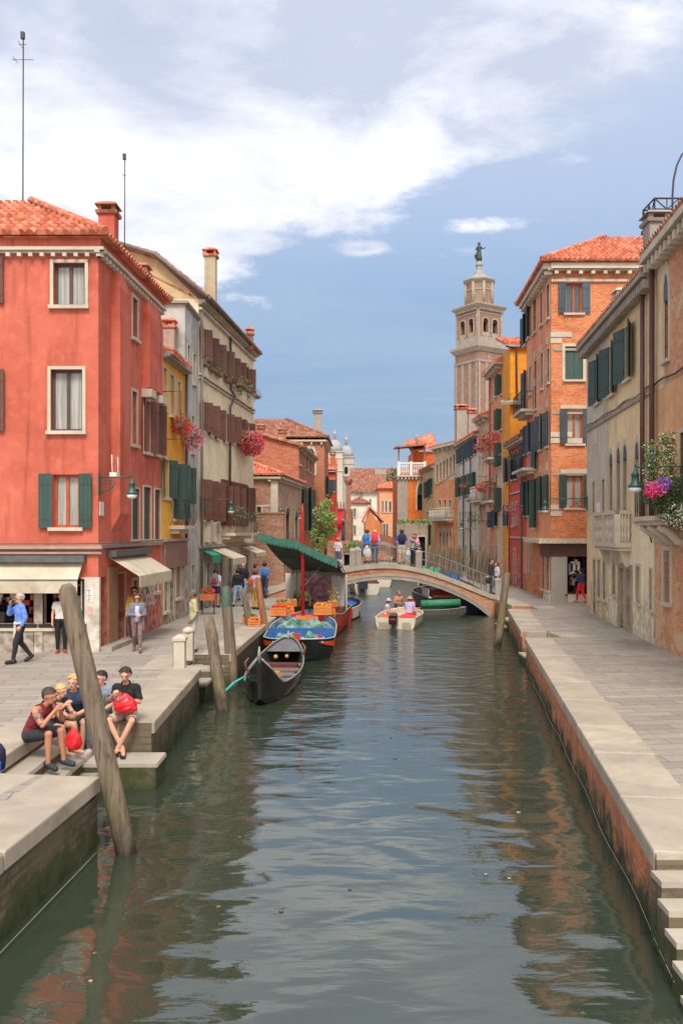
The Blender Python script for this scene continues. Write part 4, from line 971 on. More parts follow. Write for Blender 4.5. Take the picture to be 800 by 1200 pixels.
PEACH = plaster('peach plaster', S(236, 172, 132), S(222, 150, 112), .3)
ops = {0: [('sash', 447.5, 448.9, 587, 600, {}), ('sash', 451.5, 453, 587, 600, {}), ('sash', 456, 458, 588, 600, {}), ('sash', 446, 447.6, 614, 634, {}), ('sash', 449.3, 450.9, 614, 634, {}), ('sash', 452.6, 454.2, 614, 634, {})]}
pe = Bld('peach_house', 'peach coloured house with a row of three narrow windows', [(4.65, 105), (7.6, 105), (7.6, 112), (4.65, 112)], 9.5, PEACH, ops)
hiproof([(4.65, 105), (7.6, 105), (7.6, 112), (4.65, 112)], 9.55, .45, pe.root, TILEW, .35)
ops = {0: [('door', 434, 436, 627, 640, dict(smat=DWOOD))]}
oh = Bld('small_gabled_house', 'small orange gabled house with a bright tiled roof', [(2.7, 98), (4.6, 98), (4.6, 103), (2.7, 103)], 5.4, plaster('orange plaster', S(236, 158, 108), S(218, 138, 90), .3), ops)
mb = MB(); mb.poly([(2.7, 98.0, 5.4), (4.1, 98.0, 5.4), (3.2, 98.0, 7.0)]); mb.build('gable', plaster('orange plaster', 0), oh.root)
slabroof([(4.8, 97.7, 5.4), (4.8, 103, 5.4), (3.25, 103, 7.1), (3.25, 97.7, 7.1)], oh.root, TILEW); slabroof([(2.5, 103, 5.4), (2.5, 97.7, 5.4), (3.25, 97.7, 7.1), (3.25, 103, 7.1)], oh.root, TILEW)
fr = Bld('distant_red_roof', 'distant white house with long red roof and grey dormer', [(2, 160), (14, 160), (14, 170), (2, 170)], 13.6, PALE, {})
slabroof([(1.6, 159.6, 13.6), (14.4, 159.6, 13.6), (14.4, 165, 16.4), (1.6, 165, 16.4)], fr.root, TILEOLD)
mb = MB(); mb.box(6.2, 8.4, 160.2, 163, 14.0, 15.9); mb.build('dormer', GREYST, fr.root)
# --- balustraded orange house closing the view
ORG_P = plaster('deep orange plaster', S(216, 118, 56), S(190, 96, 48), .4)
ops = {0: [('door', 488.5, 496, 580, 598, dict(arch=1.2, sur=.14, deep=.25))]}
bo = Bld('balustrade_house', 'orange house with white balustraded roof terrace and pointed window', [(5.75, 88), (8.6, 88), (8.9, 96), (5.75, 96)], 9.9, ORG_P, ops)
F = bo.F[0]
mb = MB(); mb.fbox(F, 0, 1.05, 0, .03, .95, 9.9); mb.build('rusticated_corner', GREYST, bo.root)
cornice(F, -.1, F.L, 9.9, bo.root, dent=.35, dh=.2, h=.18)
mb = MB(); mb.fbox(F, 0, F.L, -.2, .05, 11.25, 11.4)
for k in range(14): mb.lathe(F.P(.1+k*.2, -.05, 10.08), [(.04, 0), (.08, .4), (.04, .7), (.06, 1.2)], 6)
for k in (0, 1.3, 2.7): mb.fbox(F, k, k+.25, -.2, .06, 10.08, 11.5)
mb.build('balustrade', WHITEP, bo.root)
mb = MB()
for x in (5.85, 7.2, 8.5): mb.box(x, x+.14, 88.3, 88.44, 10, 13)
mb.build('pergola_post', plain('rusty post', S(150, 92, 70)), bo.root)
mb = MB(); mb.hexa([(5.6, 87.7, 12.9), (8.8, 87.7, 13.2), (8.8, 92, 13.4), (5.6, 92, 13.1), (5.6, 87.7, 13.05), (8.8, 87.7, 13.4), (8.8, 92, 13.6), (5.6, 92, 13.25)]); mb.build('terrace_roof', TILEOLD, bo.root)
mb = MB(); mb.box(7.5, 9.9, 90, 96, 10, 12.7); mb.build('upper_storey', ORG_P, bo.root)
slabroof([(7.2, 89.6, 12.75), (10.2, 89.6, 13.1), (10.2, 96, 15.4), (8.0, 96, 14.6)], bo.root, TILEW); chimney(8.0, 91, 12.8, 14.4, .3, bo.root, TILEOLD, GREYST)
gw = Bld('stone_garden_wall', 'grey stone wall with dark doorway and hedge on top by canal bend', [(5.3, 82), (8.3, 82), (8.4, 87.9), (5.3, 87.9)], 5.1, plaster('grey stone wall', S(170, 154, 132), S(136, 122, 104), .6), {0: [('door', 490, 498, 629, 664, dict(deep=.4, sur=.14))]}, cat='wall')
# ================= right row =================
OBRK = brickm('bright orange brick', S(218, 122, 70), S(192, 94, 54), S(212, 158, 118), S(212, 150, 116, .85), .66)
OPLAS = plaster('salmon plaster over brick', S(230, 160, 120), S(204, 124, 88), .4)
# --- brick corner house
c0, c1, c2_, c3 = (10.4, 48), (10.05, 41), (19.5, 41), (19.5, 48)
g = dict(sh=SHG2, ang=6, sur=0, stone=None, sillm=STONE, frame=OWOOD, glass=CURT)
def nw(a, b, yt, yb, **k):
    d_ = dict(glass=GL, sur=.08, sh=SHG2, ang=(14, 22), shw=.42); d_.update(k); return ('sash', a, b, yt, yb, d_)
ops = {1: [('sash', 662.5, 681.5, 332, 367, dict(g, shw=.36, glass=GL)), ('closed', 661.5, 682.5, 406, 445, dict(sur=.14)), ('sash', 664, 682, 481, 520, dict(g, shw=.36)), ('sash', 663, 682.5, 557, 595, dict(g, sh=SHG, shw=.36, glass=CURT)),
           ('shop', 664, 688, 648, 696, dict(mull=1, sur=.05, stone=plain('dark shopfront', S(70, 52, 44)), glass=DARK, deep=.5, frame=DWOOD))],
       0: [nw(614, 616, 371, 404), nw(617.8, 620.5, 359, 396), nw(624.5, 628, 351, 390, sh=None), nw(632.8, 635.5, 343, 381, sh=None), nw(640.5, 643.5, 334, 374, sh=None),
           nw(614, 616, 436, 480), nw(620, 622, 430, 462, sh=None), nw(626, 628.7, 423, 480, sh=None), nw(633.5, 636, 414, 456, sh=None), nw(641, 643.5, 409, 449, sh=None),
           nw(614, 616.5, 502, 532), nw(619.5, 622.5, 497, 530), nw(626, 628.5, 493, 550), nw(632, 635, 487, 527), nw(640, 642.5, 483, 523),
           nw(614.5, 616.8, 566, 604, sh=SHG), nw(619, 622.2, 564, 604, sh=SHG), nw(625.5, 628, 562, 618, sh=SHG), nw(633, 635.5, 559, 598, sh=SHG), nw(640.5, 643, 557, 597, sh=SHG),
           ('door', 614, 616, 634, 672, dict(sur=.08, deep=.2, smat=plain('grey door', S(150, 150, 148)))), ('door', 620, 622, 634, 673, dict(sur=.08, deep=.2, smat=plain('grey door', S(150, 150, 148)))),
           ('shop', 634.5, 638, 647, 690, dict(mull=0, glass=GL, sur=.05)), ('shop', 640, 643.5, 647, 692, dict(mull=0, glass=GL, sur=.05))]}
nb_ = Bld('brick_corner_house', 'four storey orange brick corner house with corner shop, right bank', [c0, c1, c2_, c3], 16.9, OBRK, ops)
F0, F1 = nb_.F[0], nb_.F[1]
mb = MB(); wall(mb, F0, 0, F0.L-.02, 4.0, 16.9, [F0.rect(*q[1:5]) for q in ops[0]], 0, .2, .006); mb.build('rendered_side', OPLAS, nb_.root)
for F in (F0, F1): cornice(F, -.1, F.L+.35, 16.85, nb_.root, dent=.55, h=.26, o=.42, dw=.17, dh=.17)
mb = MB(); mb.fbox(F1, 0, F1.L, 0, .1, 16.3, 16.42); mb.build('frieze_band', STONE, nb_.root)
hiproof([c0, c1, c2_, c3], 17.18, .6, nb_.root, TILE, .55)
for zt, wd in ((13.9, 1.0), (13.6, .5), (9.1, 1.0), (8.8, 1.5), (5.6, .85), (5.3, .5)):
    mb = MB(); mb.fbox(F1, -.02, wd, -.01, .035, zt-.24, zt); mb.build('stone_quoin', STONE, nb_.root)
for k, z in enumerate((13.5, 12.0, 10.4, 9.0, 7.3)):
    for q in (1.2, 3.0, 4.6): mb = MB(); mb.fbox(F0, F0.L-q, F0.L-q+.4, 0, .04, z, z+.4); mb.build('stone_block', STONE, nb_.root)
for yt, yb in ((326, 331), (475, 479), (550, 555)):
    mb = MB(); a, b, z0, z1 = F1.rect(656 if yt > 330 else 658, 689 if yt > 330 else 685, yt, yb); mb.fbox(F1, a, b, 0, .05, z0, z1); mb.build('lintel', STONE, nb_.root)
mb = MB()
for z in (13.0, 9.95, 7.0): mb.fbox(F1, .1, F1.L, 0, .03, z, z+.12)
mb.build('string_course', GREYST, nb_.root)
mb = MB(); mb.fbox(F1, -.7, F1.L, 0, .55, 3.75, 3.98); mb.fbox(F0, F0.L-5, F0.L-.01, 0, .5, 3.75, 3.98); mb.build('shop_canopy', plain('pale canopy slab', S(206, 192, 170)), nb_.root)
mb = MB(); mb.fbox(F1, 0, F1.L, 0, .12, 3.12, 3.74); mb.fbox(F0, F0.L-2.2, F0.L+.1, 0, .12, 3.12, 3.74); mb.build('shop_fascia', plain('brown shop fascia', S(96, 66, 58)), nb_.root)
mb = MB(); mb.fbox(F1, 0, .75, 0, .1, .95, 3.11); mb.build('stone_panel', stonem('grey panel', S(176, 170, 162), .1), nb_.root)
mb = MB(); mb.fbox(F1, .76, F1.L, 0, .16, .95, 1.3); mb.fbox(F0, F0.L-1.5, F0.L-.02, 0, .1, .95, 1.3); mb.build('shop_plinth', STONE, nb_.root)
rn = random.Random(9); r_ = F1.rect(664, 688, 648, 696)
for k in range(12):
    x = rn.uniform(r_[0]+.08, r_[1]-.2); z = rn.uniform(1.4, 2.8); mb = MB(); mb.fbox(F1, x, x+rn.uniform(.08, .25), -.45, -.25, z, z+rn.uniform(.15, .45)); mb.build('displayed_print', plain('shop goods', rn.choice([S(214, 206, 190), S(190, 110, 60), S(120, 140, 150), S(226, 226, 220), S(170, 60, 50)])), nb_.root)
mb = MB(); mb.fbox(F1, r_[0], r_[1], -.48, -.14, 2.2, 2.26); mb.build('shop_shelf', DWOOD, nb_.root)
balcony(F0, F0.uof(614.5), F0.uof(625), 10.9, .7, nb_.root); balcony(F0, F0.uof(613.5), F0.uof(627), 7.7, .7, nb_.root)
pipe(F0, F0.uof(612.5), 1, 9, nb_.root, GUTTER)
# --- vermilion low + yellow high houses behind it
RED2 = plaster('coral red plaster', S(214, 92, 74), S(192, 74, 58), .35)
d0, d1 = (10.55, 53.4), (10.42, 48.05)
def rw(a, b, yt, yb, **k):
    d_ = dict(glass=GL, sur=.08, sh=SHG2, ang=(14, 22), shw=.45); d_.update(k); return ('sash', a, b, yt, yb, d_)
ops = {0: [rw(593.5, 594.8, 537, 565), rw(599.5, 601.5, 533, 562), rw(603.8, 605.8, 531, 561), rw(609.5, 611, 527, 558),
           rw(594, 595.3, 592, 616), rw(600, 601.5, 590, 616, sh=None), rw(604, 605.5, 589, 614, sh=None), ('door', 594, 595.5, 642, 672, dict(sur=.1, smat=plain('white door', S(206, 200, 192)))), ('door', 602, 604, 644, 684, dict(sur=.1, smat=plain('white door', S(206, 200, 192))))]}
r2 = Bld('coral_house', 'low coral red house between the yellow tall and brick corner ones', [d0, d1, (17, 48.05), (17, 53.4)], 9.5, RED2, ops)
F = r2.F[0]; cornice(F, 0, F.L, 9.45, r2.root, dent=3, h=.2, o=.4, dh=.03); slabroof([(10.05, 53.4, 9.7), (9.95, 48.1, 9.7), (15, 48.1, 11.2), (15, 53.4, 11.2)], r2.root, TILEOLD)
mb = MB(); mb.fbox(F, 0, F.L, 0, .08, 3.9, 4.0); mb.fbox(F, 0, F.L, 0, .08, 6.6, 6.68); mb.build('string_course', STONE, r2.root); pipe(F, .15, 1, 9.4, r2.root, plain('red pipe', S(170, 60, 48)))
YEL2 = plaster('orange yellow plaster', S(236, 158, 48), S(220, 138, 40), .25)
y0_, y1_ = (10.62, 56.2), (10.55, 53.45)
ops = {0: [rw(586.5, 587.8, 480, 503, sh=SHG, ang=(60, 60)), rw(586.5, 587.8, 520, 546, sh=SHG, ang=(60, 60)), rw(586.5, 587.8, 572, 600, sh=SHG, ang=(60, 60)), rw(586.5, 587.8, 440, 462, sh=SHG, ang=(50, 50))]}
y2 = Bld('tall_yellow_house', 'tall yellow house with blank end wall above the coral roof', [y0_, y1_, (18, 53.45), (18, 56.2)], 15.9, YEL2, ops)
slabroof([(10.2, 53.1, 16.0), (18, 53.1, 16.0), (18, 56.5, 17.1), (10.2, 56.5, 17.1)], y2.root, TILE)
mb = MB(); mb.tube([(10.25, 53.3, 15.9), (10.9, 53.3, 15.7), (10.95, 53.35, 12.0)], .06, 6); mb.build('drainpipe', IRON, y2.root)
mb = MB(); mb.hexa([(9.9, 53.0, 12.2), (11.6, 53.0, 12.2), (11.6, 53.4, 12.3), (9.9, 53.4, 12.3), (9.9, 53.0, 12.35), (11.6, 53.0, 12.35), (11.6, 53.4, 12.5), (9.9, 53.4, 12.5)]); mb.build('ledge_roof', GREYST, y2.root)
# --- pale houses further on
def side_ops(pxs, rows, **k): return [('sash', a, b, yt, yb, dict(dict(glass=GL, sur=.09), **k)) for a, b in pxs for yt, yb in rows]
PB = plaster('pale beige plaster', S(218, 196, 168), S(192, 166, 138), .5)
p1a, p1b = (10.66, 61.5), (10.62, 56.25)
ops = {0: [rw(575.5, 577, 452, 470, sh=None), rw(580, 581.7, 446, 465, sh=None), rw(575.5, 577, 497, 515, sh=None), rw(580, 581.7, 493, 512, sh=None), rw(575.5, 577.2, 560, 584, sh=None), rw(580.5, 582.3, 556, 582, sh=None), rw(575.5, 577.2, 600, 618), rw(580.5, 582.3, 598, 616), ('door', 576, 577.5, 640, 672, {}), ('door', 581, 583, 640, 674, {})]}
p1 = Bld('pink_beige_house', 'tall narrow pinkish house with red flowers on balconies', [p1a, p1b, (18, 56.25), (18, 61.5)], 15.4, OPLAS, ops)
cornice(p1.F[0], 0, p1.F[0].L, 15.4, p1.root, dent=.9, o=.55); slabroof([(10.1, 61.5, 15.62), (10.1, 56.2, 15.62), (16, 56.2, 17), (16, 61.5, 17)], p1.root, TILE)
for z in (9.3, 6.4): balcony(p1.F[0], 1.5, 4.2, z, .8, p1.root, mat=GREYST)
mb = MB(); mb.fbox(p1.F[0], p1.F[0].L-2.2, p1.F[0].L, 0, .01, .95, 9.2); mb.build('pale_render', PB, p1.root); pipe(p1.F[0], .6, 6, 15.3, p1.root, plain('red pipe', S(170, 60, 48)))
p0a, p0b = (10.5, 65.5), (10.66, 61.55)
ops = {0: side_ops([(561.5, 562.7), (565, 566.2), (568.6, 569.8)], [(504, 522), (535, 556)])+side_ops([(562, 563.3), (567.5, 569)], [(580, 600), (640, 660)])}
p0_ = Bld('faded_pink_house', 'faded pink house with cornice lower than its tall neighbour', [p0a, p0b, (18, 61.55), (18, 65.5)], 12.6, plaster('faded pink', S(222, 182, 160), S(198, 156, 134), .5), ops)
cornice(p0_.F[0], 0, p0_.F[0].L, 12.6, p0_.root, dent=1, o=.5); slabroof([(10.0, 65.5, 12.8), (10.1, 61.5, 12.8), (16, 61.5, 14.2), (16, 65.5, 14.2)], p0_.root, TILE)
balcony(p0_.F[0], .6, 3.0, 6.6, .8, p0_.root, iron=False, mat=STONE)
wa, wb = (10.2, 75), (10.5, 65.55)
WHT = plaster('white weathered plaster', S(222, 216, 204), S(192, 184, 172), .5)
px_ = [(538.2, 539.6), (541.5, 542.9), (545, 546.4), (548.5, 549.9), (552.2, 553.6), (556, 557.3)]
ops = {0: [('sash', a, b, 543-(a-538)*.62-17, 543-(a-538)*.62, dict(glass=GL, sur=.07, sh=SHG2, ang=18, shw=.45)) for a, b in px_]+[('sash', a, b, 560-(a-538)*.35, 582-(a-538)*.25, dict(glass=GL, sur=.07, sh=SHG, ang=30, shw=.45)) for a, b in (px_[0], px_[2], px_[4], px_[5])]
        +[('sash', a, b, 600, 618, dict(glass=GL, sur=.07)) for a, b in px_]+[('door', a, b, 640, 660, dict(deep=.2, smat=DWOOD)) for a, b in px_[::2]]}
wh = Bld('white_house', 'long white weathered house with dark green shutters, right bank', [wa, wb, (18, 65.55), (18, 75)], 11.7, WHT, ops)
F = wh.F[0]; cornice(F, 0, F.L, 11.7, wh.root, dent=2, o=.4, dh=.05); slabroof([(9.8, 75, 11.9), (10.1, 65.5, 11.9), (15, 65.5, 13.2), (15, 75, 13.2)], wh.root, TILE)
chimney(10.6, 69.5, 12, 14.2, .6, wh.root, GREYST, TILE); chimney(10.4, 74.2, 12, 15.2, .9, wh.root, GREYST, TILE)
for u in (3.4, 6.6): pipe(F, u, 1, 11.5, wh.root, IRON)
balcony(F, 7.0, 9.3, 6.9, .7, wh.root)
ka, kb = (8.7, 80), (10.2, 75.05)
ops = {0: [('sash', 511.5+q*3.9, 513.3+q*3.9, 545-q*2.4, 566-q*2.6, dict(glass=CURT, sur=.08)) for q in range(6)]+[('sash', 514+q*6, 516.5+q*6, 586, 604, dict(glass=GL, sur=.12)) for q in range(3)]+[('sash', 515+q*4, 517+q*4, 628, 652, dict(glass=GL, sur=.1, arch=.5)) for q in range(4)]}
kb_ = Bld('orange_beige_house', 'orange and cream house with six tall attic windows and stone balcony', [ka, kb, (15, 75.05), (15, 80)], 11.9, plaster('light orange plaster', S(226, 158, 112), S(206, 134, 92), .5), ops)
F = kb_.F[0]; cornice(F, 0, F.L, 11.9, kb_.root, dent=1, o=.5); slabroof([(8.2, 80, 12.1), (9.8, 75, 12.1), (14, 77, 13.5), (13, 82, 13.5)], kb_.root, TILEOLD)
mb = MB(); wall(mb, F, 0, F.L, 8.9, 11.8, [F.rect(*q[1:5]) for q in ops[0]], 0, .1, .008); mb.build('cream_attic', PB, kb_.root)
balcony(F, .4, 4.4, 5.4, .8, kb_.root, iron=False, mat=STONE)
ja, jb = (8.3, 88), (8.7, 80.05)
ops = {0: [('sash', 499.5+q*2.6, 501+q*2.6, 565-q*2, 584-q*2, dict(glass=GL, sur=.07, sh=SHG, ang=15, shw=.5)) for q in range(3)]+[('sash', 500+q*3, 502+q*3, 600, 614, dict(glass=GL)) for q in range(2)]+[('door', 503, 505, 640, 662, {})]}
ja_ = Bld('greenish_beige_house', 'small greenish beige house at the canal bend beside balustrade', [ja, jb, (15, 80.05), (15, 88)], 10.3, plaster('greenish beige', S(206, 186, 144), S(178, 158, 118), .5), ops)
cornice(ja_.F[0], 0, ja_.F[0].L, 10.3, ja_.root, dent=2, dh=.05); slabroof([(7.9, 88, 10.5), (8.3, 80, 10.5), (14, 80, 12), (14, 88, 12)], ja_.root, TILEOLD)

# --- near right: beige house with pale balcony
qa, qb = (10.34, 36.0), (9.33, 25.45)
BEI = plaster('beige ochre plaster', S(236, 210, 166), S(212, 184, 144), .5)
GREYB = plaster('grey beige plaster', S(206, 196, 180), S(182, 170, 154), .5)
CRW = plaster('cream wash', S(242, 230, 202), S(222, 206, 174), .35)
g = dict(sh=SHG, ang=(16, 14), sur=.05, glass=GL)
STD = plain('grey stone door', S(126, 116, 108)); GD = plain('pale grey door', S(176, 172, 166))
ops = {0: [('sash', 698.5, 702.5, 420, 472, dict(g, shw=.62)), ('sash', 714.5, 719.5, 405, 462, dict(g, shw=.7)), ('sash', 732.5, 739, 382, 444, dict(g, shw=.75)),
           ('sash', 694.3, 697, 565, 608, dict(glass=GL, sur=.08)), ('sash', 705.5, 708.5, 562, 600, dict(glass=GL, sur=.08)),
           ('sash', 714, 718, 545, 598, dict(glass=GL, sur=.13, arch=.45)), ('sash', 722.5, 727, 541, 600, dict(glass=GL, sur=.13, arch=.5)), ('sash', 730, 735, 538, 600, dict(glass=GL, sur=.14, arch=.5)), ('sash', 744, 749, 536, 608, dict(glass=GL, sur=.13, arch=.5)),
           ('sash', 763.4, 765, 350, 420, dict(glass=GL, sur=.1)),
           ('door', 694.8, 698, 656, 718, dict(sur=.1, smat=GD, deep=.12)), ('sash', 700.5, 703.2, 656, 700, dict(sur=.1, glass=GL)), ('sash', 706.5, 709.5, 657, 702, dict(sur=.1, glass=GL)), ('sash', 717.5, 721, 657, 696, dict(sur=.1, glass=GL)),
           ('door', 725.5, 731, 666, 736, dict(sur=.18, stone=GREYST, smat=STD, deep=.3)), ('door', 734, 739.5, 668, 741, dict(sur=.18, stone=GREYST, smat=STD, deep=.3)), ('sash', 745.5, 750, 664, 706, dict(sur=.1, glass=GL)), ('sash', 761.5, 764, 668, 714, dict(sur=.08, glass=GL))]}
be = Bld('beige_house', 'long beige plastered house with small white stone balcony, right bank', [qa, qb, (16, 25.45), (17, 36)], 11.9, BEI, ops)
F = be.F[0]; holes = [F.rect(*q[1:5]) for q in ops[0]]
for ua_, ub_, za_, zb_ in ((0, F.uof(712), 4.95, 11.9),):
    mb = MB(); wall(mb, F, ua_, ub_, za_, zb_, holes, 0, .1, .005); mb.build('grey_render', GREYB, be.root)
mb = MB(); wall(mb, F, F.uof(713), F.uof(766), .95, 4.6, holes, 0, .1, .008); mb.build('cream_wash', CRW, be.root)
cornice(F, -.25, F.L, 11.95, be.root, dent=.24, h=.14, o=.42, dw=.12, dh=.26, mat=GREYST)
mb = MB(); mb.fbox(F, 0, F.L, -.02, .07, 8.5, 8.58); mb.build('string_course', GREYST, be.root)
mb = MB(); mb.tube([F.P(k*.5, .08, 8.7+.05*math.sin(k)) for k in range(22)], .025, 6); mb.tube([F.P(k*.5, .1, 8.66+.04*math.sin(k*1.3+1)) for k in range(22)], .02, 6); mb.build('cable', GUTTER, be.root)
slabroof([(9.95, 36.2, 12.15), (8.95, 25.5, 12.15), (14, 25.5, 13.6), (15, 36.2, 13.6)], be.root, TILEOLD)
chimney(10.85, 33.0, 12, 13.6, .55, be.root, STONE, STONE); chimney(10.0, 27.2, 12, 14.4, .6, be.root, GREYST, GREYST)
mb = MB(); o_ = .55; u0, u1 = F.uof(711), F.uof(740)
Z_ = -.82; mb.fbox(F, u0, u1, 0, o_, 4.62+Z_, 4.78+Z_); mb.fbox(F, u0+.06, u1-.06, 0, o_-.08, 4.5+Z_, 4.62+Z_); 
for u in (u0+.3, (u0+u1)/2, u1-.45): mb.hexa([F.P(u, .15, 3.95+Z_), F.P(u+.18, .15, 3.95+Z_), F.P(u+.18, -.02, 3.95+Z_), F.P(u, -.02, 3.95+Z_), F.P(u, o_-.2, 4.5+Z_), F.P(u+.18, o_-.2, 4.5+Z_), F.P(u+.18, -.02, 4.5+Z_), F.P(u, -.02, 4.5+Z_)])
ob = mb.build('stone_balcony', STONE, be.root)
mb = MB()
mb.fbox(F, u0, u1, o_-.14, o_, 5.72+Z_, 5.85+Z_); mb.fbox(F, u0, u0+.14, 0, o_, 5.72+Z_, 5.851+Z_); mb.fbox(F, u1-.14, u1, 0, o_, 5.72+Z_, 5.851+Z_)
for u in (u0, u1-.22, (u0+u1)/2-.1): mb.fbox(F, u, u+.22, o_-.18, o_+.01, 4.78+Z_, 5.8+Z_)
n = 11
for k in range(n):
    u = u0+.35+(u1-u0-.7)*k/(n-1); mb.lathe(F.P(u, o_-.08, 4.78+Z_), [(.06, 0), (.03, .1), (.075, .3), (.03, .47), (.075, .66), (.03, .84), (.06, .94)], 8)
for k in range(4):
    for u in (u0+.07, u1-.07): mb.lathe(F.P(u, .1+k*.1, 4.78+Z_), [(.06, 0), (.03, .1), (.075, .3), (.03, .47), (.075, .66), (.03, .84), (.06, .94)], 8)
mb.build('balustrade', STONE, ob)
pipe(F, F.uof(757.5), 4.4, 11.9, be.root, PIPE, .14, .075)
mb = MB(); mb.fbox(F, F.uof(699), F.uof(703), 0, .02, 4.9, 5.45); mb.build('house_number_plate', WHITEP, be.root)
# --- near right brick house
ra, rb = (9.33, 25.4), (8.04, 12.0)
ORB = brickm('sunbleached brick', S(222, 150, 106), S(200, 122, 84), S(206, 176, 144), S(214, 184, 150, .9), .55)
OCH = plaster('peach ochre plaster', S(222, 176, 132), S(204, 152, 110), .4)
ops = {0: [('sash', 777.5, 783.5, 352, 422, dict(glass=GL, sur=.13, arch=.75)), ('sash', 797, 812, 505, 575, dict(glass=GL, sur=.12)), ('sash', 778, 785, 645, 706, dict(glass=GL, sur=.22)), ('sash', 820, 850, 300, 420, dict(glass=GL)), ('sash', 860, 900, 650, 760, dict(glass=GL)), ('sash', 880, 930, 470, 580, dict(glass=GL))]}
bh = Bld('near_brick_house', 'near brick and ochre house with climbing plants over its balcony', [ra, rb, (16, 12), (16, 25.4)], 12.3, ORB, ops)
F = bh.F[0]; holes = [F.rect(*q[1:5]) for q in ops[0]]
mb = MB(); wall(mb, F, 0, F.L, 4.55, 8.5, holes, 0, .1, .007); mb.build('ochre_render', OCH, bh.root)
mb = MB(); wall(mb, F, 0, 1.0, 8.5, 12.3, [], 0, .1, .006); mb.build('beige_strip', BEI, bh.root)
cornice(F, -.1, F.L, 12.3, bh.root, dent=.42, h=.2, o=.45, dw=.17, dh=.24)
slabroof([(8.9, 25.5, 12.55), (7.6, 12, 12.55), (13, 12, 14.4), (14, 25.5, 14.4)], bh.root, TILEOLD)
pipe(F, .22, 4.3, 12.2, bh.root, plain('dark red pipe', S(88, 52, 50)), .16, .08)
mb = MB(); mb.tube([F.P(k*.6, .1, 8.62+.06*math.sin(k*1.1)+.01*k) for k in range(20)], .03, 6); mb.tube([F.P(k*.6, .06, 4.6+.03*math.sin(k)) for k in range(20)], .02, 6)
mb.tube([F.P(-.35, .12, 4.6), F.P(-.2, .14, 4.2), F.P(0.05, .16, 4.5), F.P(-.1, .15, 4.9), F.P(-.3, .12, 4.4), F.P(-.05, .1, 4.0)], .025, 6); mb.build('cable', IRON, bh.root)
# roof terrace standing on the brick corner house
al = empty('roof_terrace', (17, 44, 17.5), 'iron railed roof terrace standing high above the right hand roofs', 'terrace')
X0, Y0, Y1, z0, z1 = 15.75, 43.0, 44.6, 20.0, 21.1
mb = MB(); mb.box(X0-.1, 20, Y0-.1, Y1+.1, z0-.18, z0); mb.build('deck', IRON, al)
mb = MB(); mb.box(X0+.25, 20, Y0+.1, Y1, 17.0, z0-.19); mb.build('base_wall', BRK, al)
mb = MB()
def bar(a, b, r=.045): mb.tube([a, b], r, 6)
for zz in (z0+.08, (z0+z1)/2, z1): bar((X0, Y0, zz), (20, Y0, zz)); bar((X0, Y0, zz), (X0, Y1, zz)); bar((X0, Y1, zz), (20, Y1, zz))
for k in range(4):
    x = X0+k*1.25; bar((x, Y0, z0), (x, Y0, z1)); bar((x, Y0, z0), (x+1.25, Y0, z1), .035); bar((x+1.25, Y0, z0), (x, Y0, z1), .035)
    bar((x+.62, Y0, z0), (x+.62, Y0, z1), .03); bar((x, Y1, z0), (x, Y1, z1))
for k in range(3):
    y = Y0+k*.8; bar((X0, y, z0), (X0, y, z1))
    if k < 2: bar((X0, y, z0), (X0, y+.8, z1), .03); bar((X0, y+.8, z0), (X0, y, z1), .03)
mb.build('railing', IRON, al)
cp = empty('curved_mast', (9.7, 25.3, 13.5), 'thin dark mast bending over beside the roof terrace railing', 'mast')
mb = MB(); mb.tube([(9.72, 25.1, 13.2)]+[(9.72+.55*(1-math.cos(t*.35)), 25.1, 14.2+1.4*math.sin(t*.35)) for t in range(5)], .03, 6); mb.build('mast_tube', IRON, cp)

# ================= church towers =================
TB = brickm('campanile brick', S(160, 112, 90), S(134, 90, 74), S(172, 148, 128), S(178, 156, 136, .95), .6)
TS = stonem('campanile stone', S(174, 158, 142), .3)
tx, ty = gx(561, 189), 189
tw_ = empty('campanile', (tx, ty, .95), 'tall brick bell tower with arcaded belfry and bronze statue on top', 'bell tower', rz=R(33), local=True)
def sqring(r, z): return [(-r, -r, z), (r, -r, z), (r, r, z), (-r, r, z)]
mb = MB(); q = 4.05
mb.ring([sqring(q, 0), sqring(q, 42.5)], smooth=False)
mb.build('shaft', TB, tw_)
mb = MB()
for s_ in (-1, 1):
    for k in (-1, -.34, .34, 1):
        for a, b in ((k*(q-.3), s_*q), (s_*q, k*(q-.3))):
            mb.box(a-.42 if abs(a) < q-.01 else a-.12, a+.42 if abs(a) < q-.01 else a+.12, b-.12 if abs(b) >= q-.01 else b-.42, b+.12 if abs(b) >= q-.01 else b+.42, 0, 40)
mb.build('pilaster_strips', TS, tw_)
mb = MB(); mb.lathe((0, 0, 0), [(q+.2, 40), (q+.25, 40.5)], sq=True); mb.lathe((0, 0, 0), [(q+.2, 42.3), (q+.9, 43.2), (q+.9, 43.7), (q-.2, 43.9)], sq=True); mb.build('lower_cornice', TS, tw_)
